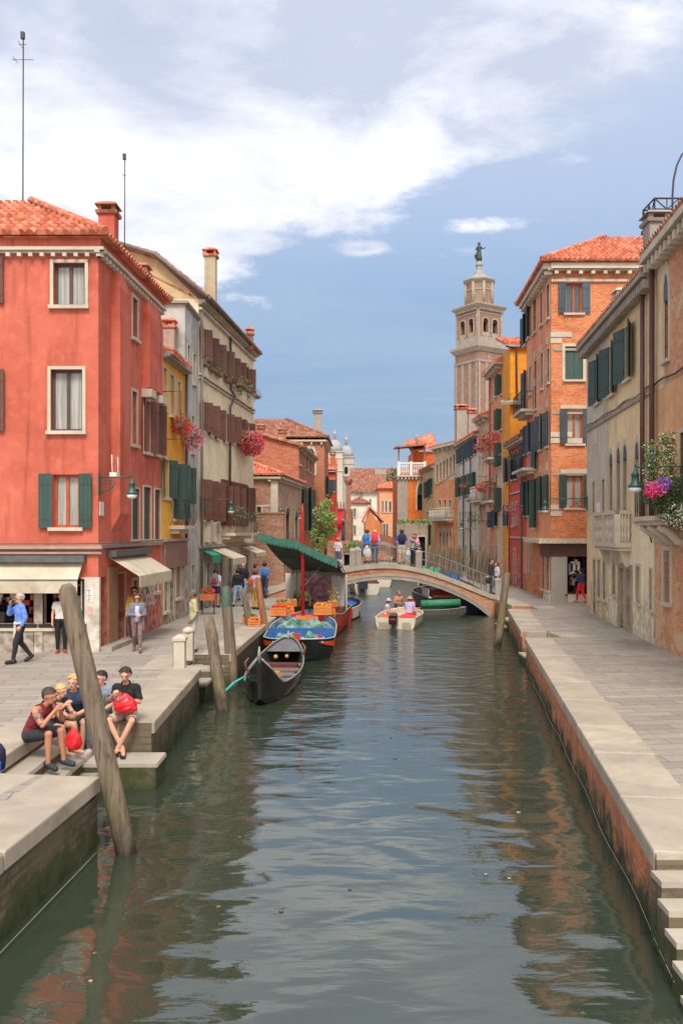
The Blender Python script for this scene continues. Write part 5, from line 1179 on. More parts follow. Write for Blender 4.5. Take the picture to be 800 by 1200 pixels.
# belfry with real openings
fb = MB(); fs = MB(); q2 = 3.85
cs = [(-q2, -q2), (q2, -q2), (q2, q2), (-q2, q2)]
for i in range(4):
    F = Frame(cs[i], cs[(i+1) % 4]); L = F.L
    op_ = [(L*.2, L*.41, 46.4, 50.2), (L*.59, L*.8, 46.4, 50.2)]
    wall(fb, F, 0, L, 43.9, 53.6, op_, 0, .9)
    for a, b, c_, d_ in op_:
        fs.fbox(F, a-.3, a, 0, .15, 46.2, 50.2); fs.fbox(F, b, b+.3, 0, .15, 46.2, 50.2); cx_ = (a+b)/2; rr = (b-a)/2
        for k in range(8):
            t0, t1 = math.pi*k/8, math.pi*(k+1)/8
            P_ = lambda r_, t: (cx_+r_*math.cos(t), 50.2+r_*math.sin(t))
            pts = [P_(rr, t0), P_(rr+.35, t0), P_(rr+.35, t1), P_(rr, t1)]
            fs.hexa([F.P(x, .15, z) for x, z in pts]+[F.P(x, 0, z) for x, z in pts])
        fd = MB()
        fs.fbox(F, a, b, -.2, .1, 46.0, 47.2)
    fs.fbox(F, 0, L, 0, .12, 44.0, 46.0); fs.fbox(F, -.05, .5, 0, .15, 46, 53.4); fs.fbox(F, L-.5, L+.05, 0, .15, 46, 53.4); fs.fbox(F, 0, L, 0, .1, 52.3, 52.7)
fb.poly([(x, y, 44) for x, y in cs]); fb.poly([(x, y, 53.6) for x, y in cs])
fb.build('belfry', TB, tw_); fs.build('belfry_stonework', TS, tw_)
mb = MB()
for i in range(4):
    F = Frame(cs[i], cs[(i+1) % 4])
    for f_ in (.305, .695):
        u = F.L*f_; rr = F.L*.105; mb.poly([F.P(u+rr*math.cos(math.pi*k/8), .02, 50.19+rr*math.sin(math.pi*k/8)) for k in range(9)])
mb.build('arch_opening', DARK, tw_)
mb = MB(); mb.lathe((0, 0, 0), [(.9, 47.4), (.75, 48.2), (.5, 48.9), (.15, 49.1)], 12); mb.build('bell', plain('bronze', S(58, 62, 54), .5), tw_)
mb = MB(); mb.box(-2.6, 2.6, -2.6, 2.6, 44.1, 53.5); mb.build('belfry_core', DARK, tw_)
mb = MB(); mb.lathe((0, 0, 0), [(q2+.2, 53.6), (q2+.9, 54.5), (q2+.9, 54.9), (q2-.4, 55.1)], sq=True)
for i in range(4):
    F = Frame(cs[i], cs[(i+1) % 4])
    for k in range(14): mb.fbox(F, F.L*(k+.3)/14, F.L*(k+.7)/14, 0, .6, 53.1, 53.7)
mb.build('upper_cornice', TS, tw_)
mb = MB(); rr = 3.35; mb.ring([[(rr*math.cos(math.pi*(2*k+1)/8), rr*math.sin(math.pi*(2*k+1)/8), z) for k in range(8)] for z in (55, 61.5)], smooth=False); mb.build('octagonal_drum', plaster('tower buff plaster', S(162, 134, 112), S(134, 110, 92), .7), tw_)
mb = MB()
for k in range(8):
    a = math.pi*(2*k+1)/8; mb.lathe((rr*math.cos(a), rr*math.sin(a), 0), [(.32, 55.1), (.32, 61.4)], 6)
    a = math.pi*k/4; r_ = rr*math.cos(math.pi/8); t = Vector((-math.sin(a), math.cos(a), 0)); c_ = Vector((r_*math.cos(a), r_*math.sin(a), 0))
    F = Frame((c_-t*.9)[:2], (c_+t*.9)[:2]); mb.fbox(F, 0, 1.8, 0, .12, 59.2, 59.5)
for z in (61.5,): mb.ring([[(r*math.cos(math.pi*(2*k+1)/8), r*math.sin(math.pi*(2*k+1)/8), zz) for k in range(8)] for r, zz in ((rr+.1, 61.3), (rr+.6, 61.9), (rr+.7, 62.2))], smooth=False)
mb.build('drum_stonework', TS, tw_)
mb = MB(); mb.ring([[(r*math.cos(math.pi*(2*k+1)/8), r*math.sin(math.pi*(2*k+1)/8), zz) for k in range(8)] for r, zz in ((rr+.65, 62.2), (2.6, 63.4), (1.5, 64.6), (1.3, 65.6), (.75, 66.4), (.7, 68), (.95, 68.2), (.6, 69.4), (.5, 70.2))], smooth=False); mb.build('spire_roof', stonem('lead and stone', S(164, 158, 152), .3), tw_)
def zf(z): return z if z < 43.9 else (43.9+(z-43.9)*.8 if z < 62.2 else 58.54+(z-62.2)*.6)
for o in col.objects:
    if o.parent == tw_:
        for v in o.data.vertices: v.co = (v.co.x*.92, v.co.y*.92, zf(v.co.z))
stt = empty('bronze_statue', (tx, ty, 64.1), 'dark bronze robed statue on the tip of the bell tower', 'statue', local=True)
mb = MB(); mb.lathe((0, 0, 0), [(.62, 0), (.68, .5), (.5, 1.6), (.42, 2.1), (.5, 2.8), (.52, 3.2), (.2, 3.5)], 10); mb.ball((0, 0, 3.85), .33, 8); mb.tube([(.3, 0, 3.1), (.8, -.1, 2.7), (1.4, -.2, 2.9)], [.2, .15, .1], 6); mb.tube([(-.3, 0, 3.1), (-.75, -.1, 2.6), (-.5, -.3, 2.2)], [.2, .17, .12], 6)
mb.tube([(-.3, .1, 1.9), (-.8, .3, 1.2), (-.6, .2, .5)], [.2, .25, .2], 6); mb.build('statue_figure', plain('bronze', S(58, 62, 54), .5), stt)
# twin white bell towers of the far church
PS = stonem('pale far stone', S(196, 188, 174), .2); LEAD = plain('lead dome', S(160, 162, 164), .7)
def twin(px, ptop, d, w_, label):
    x = gx(px, d); T = empty('domed_bell_tower', (x, d, .95), label, 'bell tower', 'twin white bell towers of the far church', local=True)
    zt = gz(ptop, d)-.95; r = w_/2; mb = MB()
    mb.ring([sqring(r, 0), sqring(r, zt-6.6)], smooth=False); mb.lathe((0, 0, 0), [(r+.05, zt-6.6), (r+.35, zt-6.3), (r+.05, zt-6.1)], sq=True); mb.lathe((0, 0, 0), [(r+.03, zt-12.2), (r+.3, zt-11.9), (r+.03, zt-11.6)], sq=True); mb.lathe((0, 0, 0), [(r+.03, zt-8.4), (r+.25, zt-8.2), (r+.03, zt-8.0)], sq=True)
    mb.build('shaft', PS, T)
    mb = MB(); mb.lathe((0, 0, 0), [(r*.96, zt-6.1), (r*.98, zt-5), (r*.85, zt-3.9), (r*.55, zt-3.0), (r*.25, zt-2.6)], 14); mb.build('dome', LEAD, T)
    mb = MB(); mb.lathe((0, 0, 0), [(.42, zt-2.7), (.42, zt-.9), (.5, zt-.8), (.3, zt-.3), (.06, zt), (.03, zt+1)], 8); mb.build('lantern', PS, T)
    mb = MB(); mb.box(-.5, .5, -r-.05, -r+.1, zt-11.2, zt-9.6); mb.poly([(.5*math.cos(math.pi*k/8), -r-.05, zt-9.6+.5*math.sin(math.pi*k/8)) for k in range(9)])
    mb.build('bell_opening', DARK, T)
    return T
twin(392, 505, 250, 4.7, 'taller left one of two white domed bell towers'); twin(405.5, 512, 256, 4.5, 'slightly shorter right one of two white domed bell towers')
# ================= street furniture =================
def wall_lamp(F, u, z, out, label, drop=.12, head=1.0):
    L = empty('wall_lamp', F.P(u, 0, z), label, 'street lamp', 'green wall bracket lamps')
    mb = MB(); mb.tube([F.P(u, 0, z), F.P(u, out, z)], .022, 6); mb.tube([F.P(u, .02, z-.42)]+[F.P(u, .02+.5*math.sin(t*.4), z-.42+.42*(1-math.cos(t*.4))) for t in range(1, 4)], .02, 6)
    for k in range(3): mb.tube([F.P(u, .12+.14*k+.06*math.cos(t*1.05), z-.1-.02*k+.07*math.sin(t*1.05)) for t in range(7)], .014, 5)
    mb.fbox(F, u-.05, u+.05, 0, .03, z-.5, z+.12)
    mb.build('bracket', GREENIRON, L); c = F.P(u, out, z); h = head
    mb = MB(); mb.tube([c, (c[0], c[1], c[2]+.1)], .02, 6); mb.lathe((c[0], c[1], c[2]-drop-.36*h), [(.17*h, 0), (.15*h, .05*h), (.09*h, .14*h), (.08*h, .26*h), (.1*h, .28*h), (.06*h, .34*h), (.02, .36*h+drop)], 12); mb.build('lamp_head', GREENIRON, L)
    mb = MB(); mb.lathe((c[0], c[1], c[2]-drop-.48*h), [(.06*h, 0), (.13*h, .03*h), (.155*h, .115*h)], 12); mb.build('lamp_glass', plain('opal glass', S(226, 228, 228), .3), L)
wall_lamp(red.F[1], .02, 5.85, .95, 'green bracket lamp on the red corner house')
wall_lamp(crm.F[1], .3, 5.7, 1.35, 'green bracket lamp at the near end of the cream house')
wall_lamp(bh.F[0], 3.2, 6.02, 1.35, 'green bracket lamp by the climbing plants on the near right house', head=1.15)
wall_lamp(be.F[0], .15, 5.7, 1.75, 'green bracket lamp in front of the brick corner house')
wall_lamp(low.F[1], .3, 5.7, 1.4, 'small bracket lamp on the low brick house by the red mast')
wall_lamp(p1.F[0], 1.2, 5.05, 2.2, 'small bracket lamp reaching out from the pinkish house')
# cctv & rods on the red corner
mb = MB(); 
F = red.F[1]; mb.tube([F.P(.3, .3, 5.85), F.P(.25, .3, 6.5)], .015, 5); mb.tube([F.P(.45, .42, 5.85), F.P(.4, .42, 6.45)], .015, 5); mb.fbox(F, .2, .5, .25, .45, 5.86, 6.0)
mb.build('sensor_rods', WHITEP, red.root)
def antenna(x, y, z0, z1, label, arms):
    A_ = empty('antenna', (x, y, z0), label, 'antenna')
    mb = MB(); mb.tube([(x, y, z0), (x+.02, y, z1)], .022, 6); mb.build('mast', IRON, A_); mb = MB()
    for z, w_ in arms: mb.tube([(x-w_, y, z), (x+w_, y, z)], .01, 4); mb.tube([(x-w_*.7, y-.2, z), (x-w_*.7, y+.2, z)], .01, 4)
    mb.fbox(Frame((x-.06, y-.05), (x+.06, y-.05)), 0, .12, -.1, 0, z1-.1, z1+.12); mb.build('aerial', IRON, A_)
antenna(gx(27, 28), 28, 13.5, gz(42, 28), 'tall thin aerial rising from the red house roof', [(gz(70, 28), .35), (gz(52, 28), .12)])
antenna(gx(146, 33), 33, 13.5, gz(184, 33), 'shorter thin aerial between the red and cream roofs', [(gz(205, 33), .06)])
# clothes rack frame on the red house far window
mb = MB(); F = red.F[1]; u = F.L-.1
mb.tube([F.P(u, 0, 7.6), F.P(u, .75, 7.6), F.P(u, .75, 9.3), F.P(u, 0, 9.3)], .02, 5); mb.build('iron_rack', IRON, red.root)

WOOD = woodm('weathered mooring wood', S(136, 119, 100), S(92, 79, 66), True)
WOODG = plain('peeling green paint', S(70, 92, 76))
def pole(x0, y0, x1, y1, z1, r, label, group=None, z0=-1.2, green=0, mat=None, cat='mooring pole'):
    P_ = []; n = 9; rs = []
    for k in range(n):
        t = k/(n-1); z = z0+(z1-z0)*t; P_.append((x0+(x1-x0)*t+rnd.uniform(-.01, .01), y0+(y1-y0)*t, z)); rs.append(r*(1.04-.12*t)*(1 if k < n-1 else .86)*rnd.uniform(.97, 1.03))
    d_ = Vector(P_[-1])-Vector(P_[-2]); d_.normalize()
    P_.append(tuple(Vector(P_[-1])+d_*r*.5)); rs.append(r*.4)
    mb = MB(); mb.tube(P_, rs, 14, smooth=None) if False else mb.tube(P_, rs, 14)
    if green:
        for i in range(len(mb.f)):
            if mb.f[i] and min(mb.v[j][2] for j in mb.f[i]) > green and len(mb.f[i]) == 4 and (i % 14) not in (0, 1): mb.m[i] = 1
    o = mb.build('mooring_pole', [mat or WOOD, WOODG], None, (x0, y0, 0)); o.location = (x0, y0, 0)
    return tag(o, label, cat, group)
pole(gx(157, 11.5), 11.5, gx(79, 11.6), 11.6, gz(690, 11.6), .138, 'thick weathered pole leaning left over the seated people', 'wooden mooring poles', z0=-.4)
pole(gx(270, 20.5), 20.5, gx(245, 21), 21, gz(724, 21), .155, 'stout grey pole with rounded top left of the gondola prow', 'wooden mooring poles')
pole(gx(276, 23.6), 23.6, gx(265, 23.6), 23.6, gz(690, 23.6), .16, 'tall pole with peeling green paint on its top', 'wooden mooring poles', green=1.9)
pole(gx(307, 30.5), 30.5, gx(285, 30.5), 30.5, gz(693, 30.5), .125, 'slim grey pole leaning left at the edge of the quay', 'wooden mooring poles')
pole(gx(323, 31.0), 31.0, gx(301, 31.0), 31.0, gz(678, 31.0), .125, 'slim brown pole in front of the vegetable crates', 'wooden mooring poles', mat=woodm('brown pole wood', S(176, 120, 84), S(128, 86, 60)))
pole(gx(577, 32), 32, gx(594, 32.4), 32.4, gz(673, 32.4), .15, 'grey pole leaning right in front of the bridge foot', 'wooden mooring poles')
far_poles = [(500, 74, .5), (508, 72, .6), (517, 70, .4), (521, 69, .7), (527, 67, .4), (532, 65, .55), (538, 63, .4), (547, 60, .9), (553, 58, .4), (559, 56, .5), (566, 54, .5), (573, 52, .6)]
names = ['furthest', 'second furthest', 'third furthest', 'fourth furthest', 'fifth furthest', 'sixth furthest', 'sixth nearest', 'thick reddish', 'fourth nearest', 'third nearest', 'second nearest', 'nearest']
for (px, d, lean), nm in zip(far_poles, names):
    x = gx(px, d); pole(x-.1, d, x+lean*.55, d, 3.0 if d > 60 else 2.9, .16 if nm != 'thick reddish' else .24, f'{nm} pole of the row moored boats line beyond the bridge', 'wooden mooring poles beyond the bridge', mat=woodm('reddish pole wood', S(120, 84, 72), S(92, 62, 54)) if nm == 'thick reddish' else WOOD)
# stone posts by the left landing
def post(x, y, h, w_, label, rnd_=False):
    P_ = empty('stone_post', (x, y, .95), label, 'stone post', 'stone posts at the left landing')
    mb = MB()
    mb.lathe((x, y, .95), [(w_/2, 0), (w_/2, h-.12)], sq=True); mb.build('shaft', STONE, P_)
    mb = MB(); mb.lathe((x, y, .95), [(w_/2+.03, h-.12), (w_/2+.03, h-.05), (w_/2*.7, h), (.03, h+.03)], sq=not rnd_); mb.build('cap', STONE, P_)
post(gx(211, 21.2), 21.2, .8, .27, 'square stone post with slab cap, nearest the water steps')
post(gx(221, 22.5), 22.5, .84, .27, 'stone post with rounded cap behind the slab capped one', True)
mb = MB(); mb.lathe((gx(205, 21.3)-.02, 21.4, .95), [(.045, 0), (.045, .6), (.03, .62)], 8); tag(mb.build('green_post', plain('green paint', S(40, 84, 52), .5)), 'short round green post beside the stone posts', 'bollard')

# ================= plants =================
LEAF = leafm('leaves', S(70, 96, 50), S(98, 122, 66), S(130, 146, 84)); LEAFD = leafm('dark leaves', S(48, 70, 42), S(70, 92, 54), S(92, 110, 66))
FR = leafm('red petals', S(200, 30, 30), S(226, 50, 44), S(236, 80, 70)); FP = leafm('pink petals', S(206, 40, 110), S(230, 80, 140), S(244, 150, 180)); FV = leafm('violet petals', S(120, 70, 170), S(150, 90, 190), S(180, 140, 210)); FW = leafm('white petals', S(200, 206, 180), S(222, 226, 204), S(236, 240, 224))
POT = plain('terracotta pot', S(132, 96, 78))
def flower_box(F, u0, u1, z, label, cols, out=.28, hang=.3, n=160, rz_=.3, size=.09, box=True, seed=1, cat='flower box'):
    r_ = random.Random(seed); c = F.P((u0+u1)/2, out/2, z)
    B_ = empty('flower_box', c, label, cat, 'flower boxes on the house fronts')
    if box: mb = MB(); mb.fbox(F, u0+.05, u1-.05, out-.26, out-.02, z-.16, z-.02); mb.build('planter', POT, B_)
    hw = (u1-u0)/2
    ex, ey = abs(F.u.x)*hw+abs(F.n.x)*(out*.6+.05), abs(F.u.y)*hw+abs(F.n.y)*(out*.6+.05)
    mb = MB(); mb.leaves((c[0]+F.n.x*.05, c[1]+F.n.y*.05, z+.1-hang*.3), (ex, ey, rz_+hang*.3), int(n*1.4), size, r_); mb.build('foliage', LEAF, B_)
    for m_, k, nm in cols:
        mb = MB(); mb.leaves((c[0]+F.n.x*.12, c[1]+F.n.y*.12, z+.05-hang*.35), (ex*1.02, ey*1.0, rz_*.9+hang*.4), int(n*k), size*.9, r_, hollow=.8); mb.build(nm, m_, B_)
Fy = yel.F[1]
flower_box(Fy, Fy.uof(198), Fy.uof(207), 8.35, 'box of red flowers on the yellow house, nearest the red house', [(FR, 2.4, 'red_flowers')], n=200, seed=2, out=.5)
flower_box(Fy, Fy.uof(210), Fy.uof(217), 8.15, 'hanging pink flowers at the far edge of the yellow house', [(FP, 2.0, 'pink_flowers')], hang=.7, n=220, seed=3, out=.6)
flower_box(FC, FC.uof(274), FC.uof(292), 9.2, 'huge hanging mass of red and pink flowers on the cream house', [(FR, 1.8, 'red_flowers'), (FP, 1.5, 'pink_flowers')], hang=.9, n=600, rz_=.35, seed=4, out=.75, size=.12)
for i, (px, w_, z, lb) in enumerate([(237, .9, 11.7, 'planter on the first top floor sill of the cream house'), (246.5, .9, 11.7, 'planter on the second top floor sill of the cream house'), (254, .9, 11.7, 'planter on the third top floor sill of the cream house'), (264, .9, 11.7, 'planter on the fourth top floor sill of the cream house')]):
    u = FC.uof(px); flower_box(FC, u-.45, u+.45, z, lb, [], n=40, rz_=.12, seed=20+i, hang=.1)
flower_box(FC, FC.uof(270), FC.uof(283), 11.75, 'green bushy plants on a top floor balcony of the cream house', [], n=260, rz_=.4, seed=30, out=.6)
flower_box(FC, FC.uof(288), FC.uof(293), 11.75, 'small green plant at the far top corner of the cream house', [], n=80, rz_=.3, seed=31, out=.6)
flower_box(FC, FC.uof(261), FC.uof(268), 5.2, 'green trailing plant on the iron balcony of the cream house', [], n=160, rz_=.3, seed=32, out=.9, box=False)
flower_box(FC, FC.uof(284), FC.uof(287), 5.1, 'yellowish plant at the end of the iron balcony', [(leafm('yellow petals', S(210, 170, 60), S(226, 190, 80)), .3, 'yellow_flowers')], n=70, rz_=.25, seed=33, out=.9, box=False)
Fn = nb_.F[0]
flower_box(Fn, Fn.uof(614), Fn.uof(617), 11.9, 'green plant on the upper balcony of the brick corner house', [], n=100, rz_=.25, seed=40, out=1.1, box=False)
flower_box(Fn, Fn.uof(613), Fn.uof(620), 8.6, 'yellow green plant on the middle balcony of the brick corner house', [(FR, .1, 'red_flowers')], n=140, rz_=.2, seed=41, out=1.3, box=False)
flower_box(Fn, Fn.uof(614.5), Fn.uof(617), 5.6, 'pink round flower cluster on the brick corner house', [(FP, 3.2, 'pink_flowers')], n=110, rz_=.3, seed=42, out=1.2, box=True)
Fp = p1.F[0]
flower_box(Fp, Fp.L-1.9, Fp.L-.5, 10.6, 'red geraniums on the upper balcony of the pinkish house', [(FR, 3.2, 'red_flowers')], n=110, rz_=.42, seed=43, out=1.2, size=.13)
flower_box(Fp, Fp.L-3.6, Fp.L-2.5, 10.2, 'red geraniums further along the same pinkish balcony', [(FR, 3.0, 'red_flowers')], n=100, rz_=.3, seed=46, out=1.2, size=.13)
flower_box(Fp, Fp.L-3.2, Fp.L-1.9, 7.4, 'red flowers on the lower balcony of the pinkish house', [(FR, 2.2, 'red_flowers')], n=200, rz_=.35, seed=44, out=1.2, size=.13)
flower_box(p0_.F[0], .7, 3.0, 5.2, 'pale green plants low on the faded pink house', [], n=160, rz_=.3, seed=45, out=1.0)
flower_box(wh.F[0], 6.9, 8.6, 7.9, 'red and yellow potted plants on the white house balcony', [(FR, .8, 'red_flowers')], n=120, rz_=.25, seed=47, out=1.0)
# near right: planted balcony with climbers
F = bh.F[0]; u0, u1 = F.uof(781), F.uof(812)
PBx = empty('planted_balcony', F.P((u0+u1)/2, .4, 4.9), 'stone balcony overflowing with white jasmine and pink and violet petunias', 'planted balcony')
mb = MB(); mb.fbox(F, u0, u1, 0, .95, 4.62, 4.74); mb.fbox(F, u0+.1, u1-.1, 0, .85, 4.5, 4.62)
for u in (u0+.2, u0+1.0, u1-.4): mb.tube([F.P(u+.1, .02, 4.0), F.P(u+.1, .3, 4.08), F.P(u+.1, .5, 4.3), F.P(u+.1, .8, 4.46)], [.1, .12, .12, .08], 8)
mb.build('slab', STONE, PBx)
mb = MB()
for k in range(12):
    u = u0+.05+(u1-u0-.1)*k/11; mb.tube([F.P(u, .88, 4.74), F.P(u, .88, 5.6)], .014, 5)
mb.tube([F.P(u0+.05, .88, 5.6), F.P(u1-.05, .88, 5.6)], .02, 5); mb.build('railing', IRON, PBx)
rn = random.Random(77)
def cloud(px, py, d, rx_, ry_, rz_, n, size, m_, nm, hollow=.2):
    mb = MB(); mb.leaves((gx(px, d), d, gz(py, d)), (rx_, ry_, rz_), n, size, rn, hollow=hollow); mb.build(nm, m_, PBx)
for px, py, rx_, rz_, n in ((790, 596, .45, .4, 900), (776, 590, .35, .22, 400), (765, 583, .32, .2, 320), (795, 570, .35, .28, 500), (800, 600, .5, .5, 700)): cloud(px, py, 21.6, rx_, .5, rz_, n, .085, LEAFD, 'foliage')
for px, py, rx_, rz_, n in ((790, 602, .38, .3, 380), (800, 610, .3, .25, 250)): cloud(px, py, 21.4, rx_, .5, rz_, n, .055, FW, 'jasmine_blossom', .8)
cloud(766, 574, 21.3, .26, .35, .22, 300, .075, FP, 'pink_petunias', .7); cloud(776, 568, 21.3, .2, .35, .2, 240, .07, FV, 'violet_petunias', .7); cloud(762, 578, 21.2, .18, .3, .14, 90, .07, leafm('magenta petals', S(200, 24, 90), S(222, 44, 110)), 'magenta_petunias', .7)
CL = empty('climbing_plant', F.P(F.uof(768), .1, 4.9), 'left of two columns of jasmine climbing beside the drainpipe', 'climbing plant', 'jasmine columns')
CL2 = empty('climbing_plant', F.P(F.uof(783), .1, 4.9), 'right of two columns of jasmine, beside the window grille', 'climbing plant', 'jasmine columns')
for C_, px, dd, top in ((CL, 763, 22.6, 522), (CL2, 782, 22.0, 512)):
    mb = MB(); mw = MB(); y = top
    while y < 580:
        c = (gx(px+rn.uniform(-2, 2), dd), dd, gz(y, dd)); w_ = .17+.1*rn.random()
        mb.leaves(c, (w_, w_, .16), 60, .075, rn); mw.leaves(c, (w_*1.05, w_*1.05, .16), 26, .05, rn, hollow=.8); y += 5
    mb.build('foliage', LEAF, C_); mw.build('white_blossom', FW, C_)
# wisteria tree on the left bank beyond the awning
def tree(x, y, z0, label, clumps, name='wisteria_tree', lm=LEAF, size=.28, th=3):
    T = empty(name, (x, y, z0), label, 'tree')
    mb = MB(); mb.tube([(x, y, z0), (x+.1, y, z0+th*.5), (x-.1, y, z0+th)], [.16, .12, .07], 8)
    for cx_, cy_, cz_, *_ in clumps: mb.tube([(x, y, z0+th*.7), ((x+cx_)/2, (y+cy_)/2, (z0+th+cz_)/2), (cx_, cy_, cz_)], [.08, .05, .02], 5)
    mb.build('trunk', WOOD, T); r_ = random.Random(5); mb = MB()
    for cx_, cy_, cz_, rr, rz_, n in clumps: mb.leaves((cx_, cy_, cz_), (rr, rr, rz_), n, size, r_, hollow=.6)
    mb.build('crown', lm, T)
LT = leafm('light tree leaves', S(104, 132, 64), S(136, 160, 84), S(160, 178, 104))
tree(-2.0, 66, .95, 'light green wisteria hanging over the left bank past the awning', [(gx(px, 66), 66+dy, gz(py, 66), r, rz_, n) for px, py, dy, r, rz_, n in ((377, 600, 0, .7, .8, 320), (384, 608, -.5, .7, .7, 320), (374, 618, .4, .6, .9, 320), (388, 622, 0, .5, .5, 200), (378, 632, 0, .5, .8, 260), (372, 645, 0, .35, .8, 160), (382, 590, .6, .5, .4, 150), (368, 628, 0, .4, .6, 140))], lm=LT, size=.2)
tree(gx(421, 76), 76.3, .95, 'small bush spilling over the brick garden wall on the left bank', [(gx(416, 76), 76, gz(638, 76), .6, .4, 160), (gx(424, 76), 76, gz(645, 76), .5, .5, 160), (gx(408, 76), 76, gz(641, 76), .5, .3, 100)], name='bush', lm=LT, size=.22, th=2)
mb = MB(); 
for k in range(9): mb.leaves((5.6+k*.33, 82.2, 5.2), (.3, .3, .28), 60, .2, rn)
tag(mb.build('hedge', LT), 'light green hedge along the top of the stone garden wall', 'hedge')
tree(9.3, 150, .95, 'dark evergreen in front of the distant red roof', [(9.0, 150, 13.2, 1.6, 2.2, 260)], name='evergreen_tree', lm=LEAFD, size=.5, th=9)
# brick garden wall with dark gate, left bank
gw2 = Bld('brick_garden_wall', 'brick garden wall with pale framed dark gate on the left bank', [(-1.3, 76.5), (.75, 76.5), (.8, 84), (-1.3, 84)], 2.75+.6, BRK2, {0: [('door', 403, 412, 650, 668, dict(deep=.3, sur=.16))]}, cat='wall')

# ================= small shops things on the left quay =================
F = FC
fc = empty('flower_cart', (gx(244, 34.5), 34.5, .95), 'small wheeled wooden display of red flowers before the cream house', 'flower cart')
x, y = fc.location.x, 34.5
mb = MB(); mb.box(x-.3, x+.3, y-.25, y+.25, 1.55, 1.8); mb.build('tray', plain('orange wood', S(190, 100, 60)), fc)
for dx in (-.24, .24):
    mb = MB(); mb.tube([(x+dx, y, .98), (x+dx, y, 1.55)], .025, 6); mb.build('leg', IRON, fc)
mb = MB(); mb.leaves((x, y, 1.9), (.32, .26, .14), 90, .09, rn); mb.build('foliage', LEAF, fc); mb = MB(); mb.leaves((x, y, 1.93), (.32, .26, .12), 120, .08, rn, hollow=.8); mb.build('red_flowers', FR, fc)
def crate(x, y, z, w_, dpt, h, goods, label, mat=None, group='crates of fruit and vegetables', tall=.1, slats=True):
    C_ = empty('crate', (x, y, z), label, 'crate', group); mb = MB(); t = .02; n = 3
    for k in range(n):
        a = z+.01+h*k/n; b = a+h/n-.02
        mb.box(x-w_/2, x+w_/2, y-dpt/2, y-dpt/2+t, a, b); mb.box(x-w_/2, x+w_/2, y+dpt/2-t, y+dpt/2, a, b); mb.box(x-w_/2, x-w_/2+t, y-dpt/2+t, y+dpt/2-t, a, b); mb.box(x+w_/2-t, x+w_/2, y-dpt/2+t, y+dpt/2-t, a, b)
    for a in (-1, 1):
        for b in (-1, 1): mb.box(x+a*(w_/2-.03)-.025, x+a*(w_/2-.03)+.025, y+b*(dpt/2-.03)-.025, y+b*(dpt/2-.03)+.025, z, z+h)
    mb.build('slatted_box', mat or plain('crate orange wood', S(222, 130, 62)), C_)
    r_ = random.Random(int(x*100+y*10)); mb = MB()
    for _ in range(26): mb.ball((x+r_.uniform(-.42, .42)*w_, y+r_.uniform(-.4, .4)*dpt, z+h*.85+r_.uniform(0, tall)), r_.uniform(.035, .055), 6)
    mb.build('produce', plain('produce', goods, .5), C_)
    return C_
crate(gx(293, 31.2), 31.2, .96, .5, .4, .28, S(90, 140, 60), 'green vegetables crate on the quay edge by the slim poles'); crate(gx(300, 30.9), 30.4, .96, .45, .35, .22, S(220, 120, 40), 'crate of orange fruit on the quay edge in front of the green one')

# ================= boats =================
def hull(P_, L, wf, sf, kf, mo, mi, rim, n=22, floor=.12, th=.05, rimr=.024, stripe=None, flat=.75):
    """outer and inner skins lofted from near end (y=0) to far end (y=L)"""
    S_ = []
    for k in range(n+1):
        t = k/n; w_, s_, b_ = wf(t), sf(t), kf(t); y = t*L
        S_.append((y, w_, s_, b_))
    def sec(y, w_, s_, b_, ins=0):
        w2 = max(.004, w_-ins); bb = max(b_+ins*.6, floor if ins else -9)
        h = s_-b_
        zz = lambda f: max(b_+h*f+ (0), bb) if ins else b_+h*f
        return [(-w2, y, s_), (-w2*.97, y, zz(.6)), (-w2*(flat+.12), y, zz(.25)), (-w2*flat*.75, y, bb if ins else b_), (w2*flat*.75, y, bb if ins else b_), (w2*(flat+.12), y, zz(.25)), (w2*.97, y, zz(.6)), (w2, y, s_)]
    mb = MB(); A_ = [sec(*q) for q in S_]; B_ = [sec(*q, ins=th) for q in S_]
    for k in range(n):
        for j in range(7):
            mb.quad(A_[k][j], A_[k][j+1], A_[k+1][j+1], A_[k+1][j], (2 if stripe and j in (0, 6) and stripe(k/n) else 0), False)
            mb.quad(B_[k+1][j], B_[k+1][j+1], B_[k][j+1], B_[k][j], 1, False)
        for j in (0, 7): mb.quad(A_[k][j], A_[k+1][j], B_[k+1][j], B_[k][j], 0)
    for k in (0, n):
        mb.poly(A_[k] if k else A_[k][::-1], 0)
    # merge for smooth look
    o = mb.build('hull', [mo, mi, rim], P_, (0, 0, 0))
    mb = MB()
    for sgn in (-1, 1): mb.tube([(sgn*(w_), y, s_+.01) for y, w_, s_, b_ in S_], rimr, 6)
    mb.build('gunwale', rim, P_, (0, 0, 0))
    return S_
def bq(P_, name, mat, *boxes):
    mb = MB()
    for b_ in boxes: mb.box(*b_)
    return mb.build(name, mat, P_, (0, 0, 0))
BLK = plain('glossy black boat paint', S(34, 36, 38), .15, var=.35, scale=2); BLKIN = plain('dark boat interior', S(70, 66, 64), .6); RIMG = plain('worn pale rim', S(150, 146, 140), .5)
BRASS = plain('brass', S(196, 150, 90), .35)
def bell(t, p=.5): return math.sin(math.pi*min(1, max(0, t)))**p
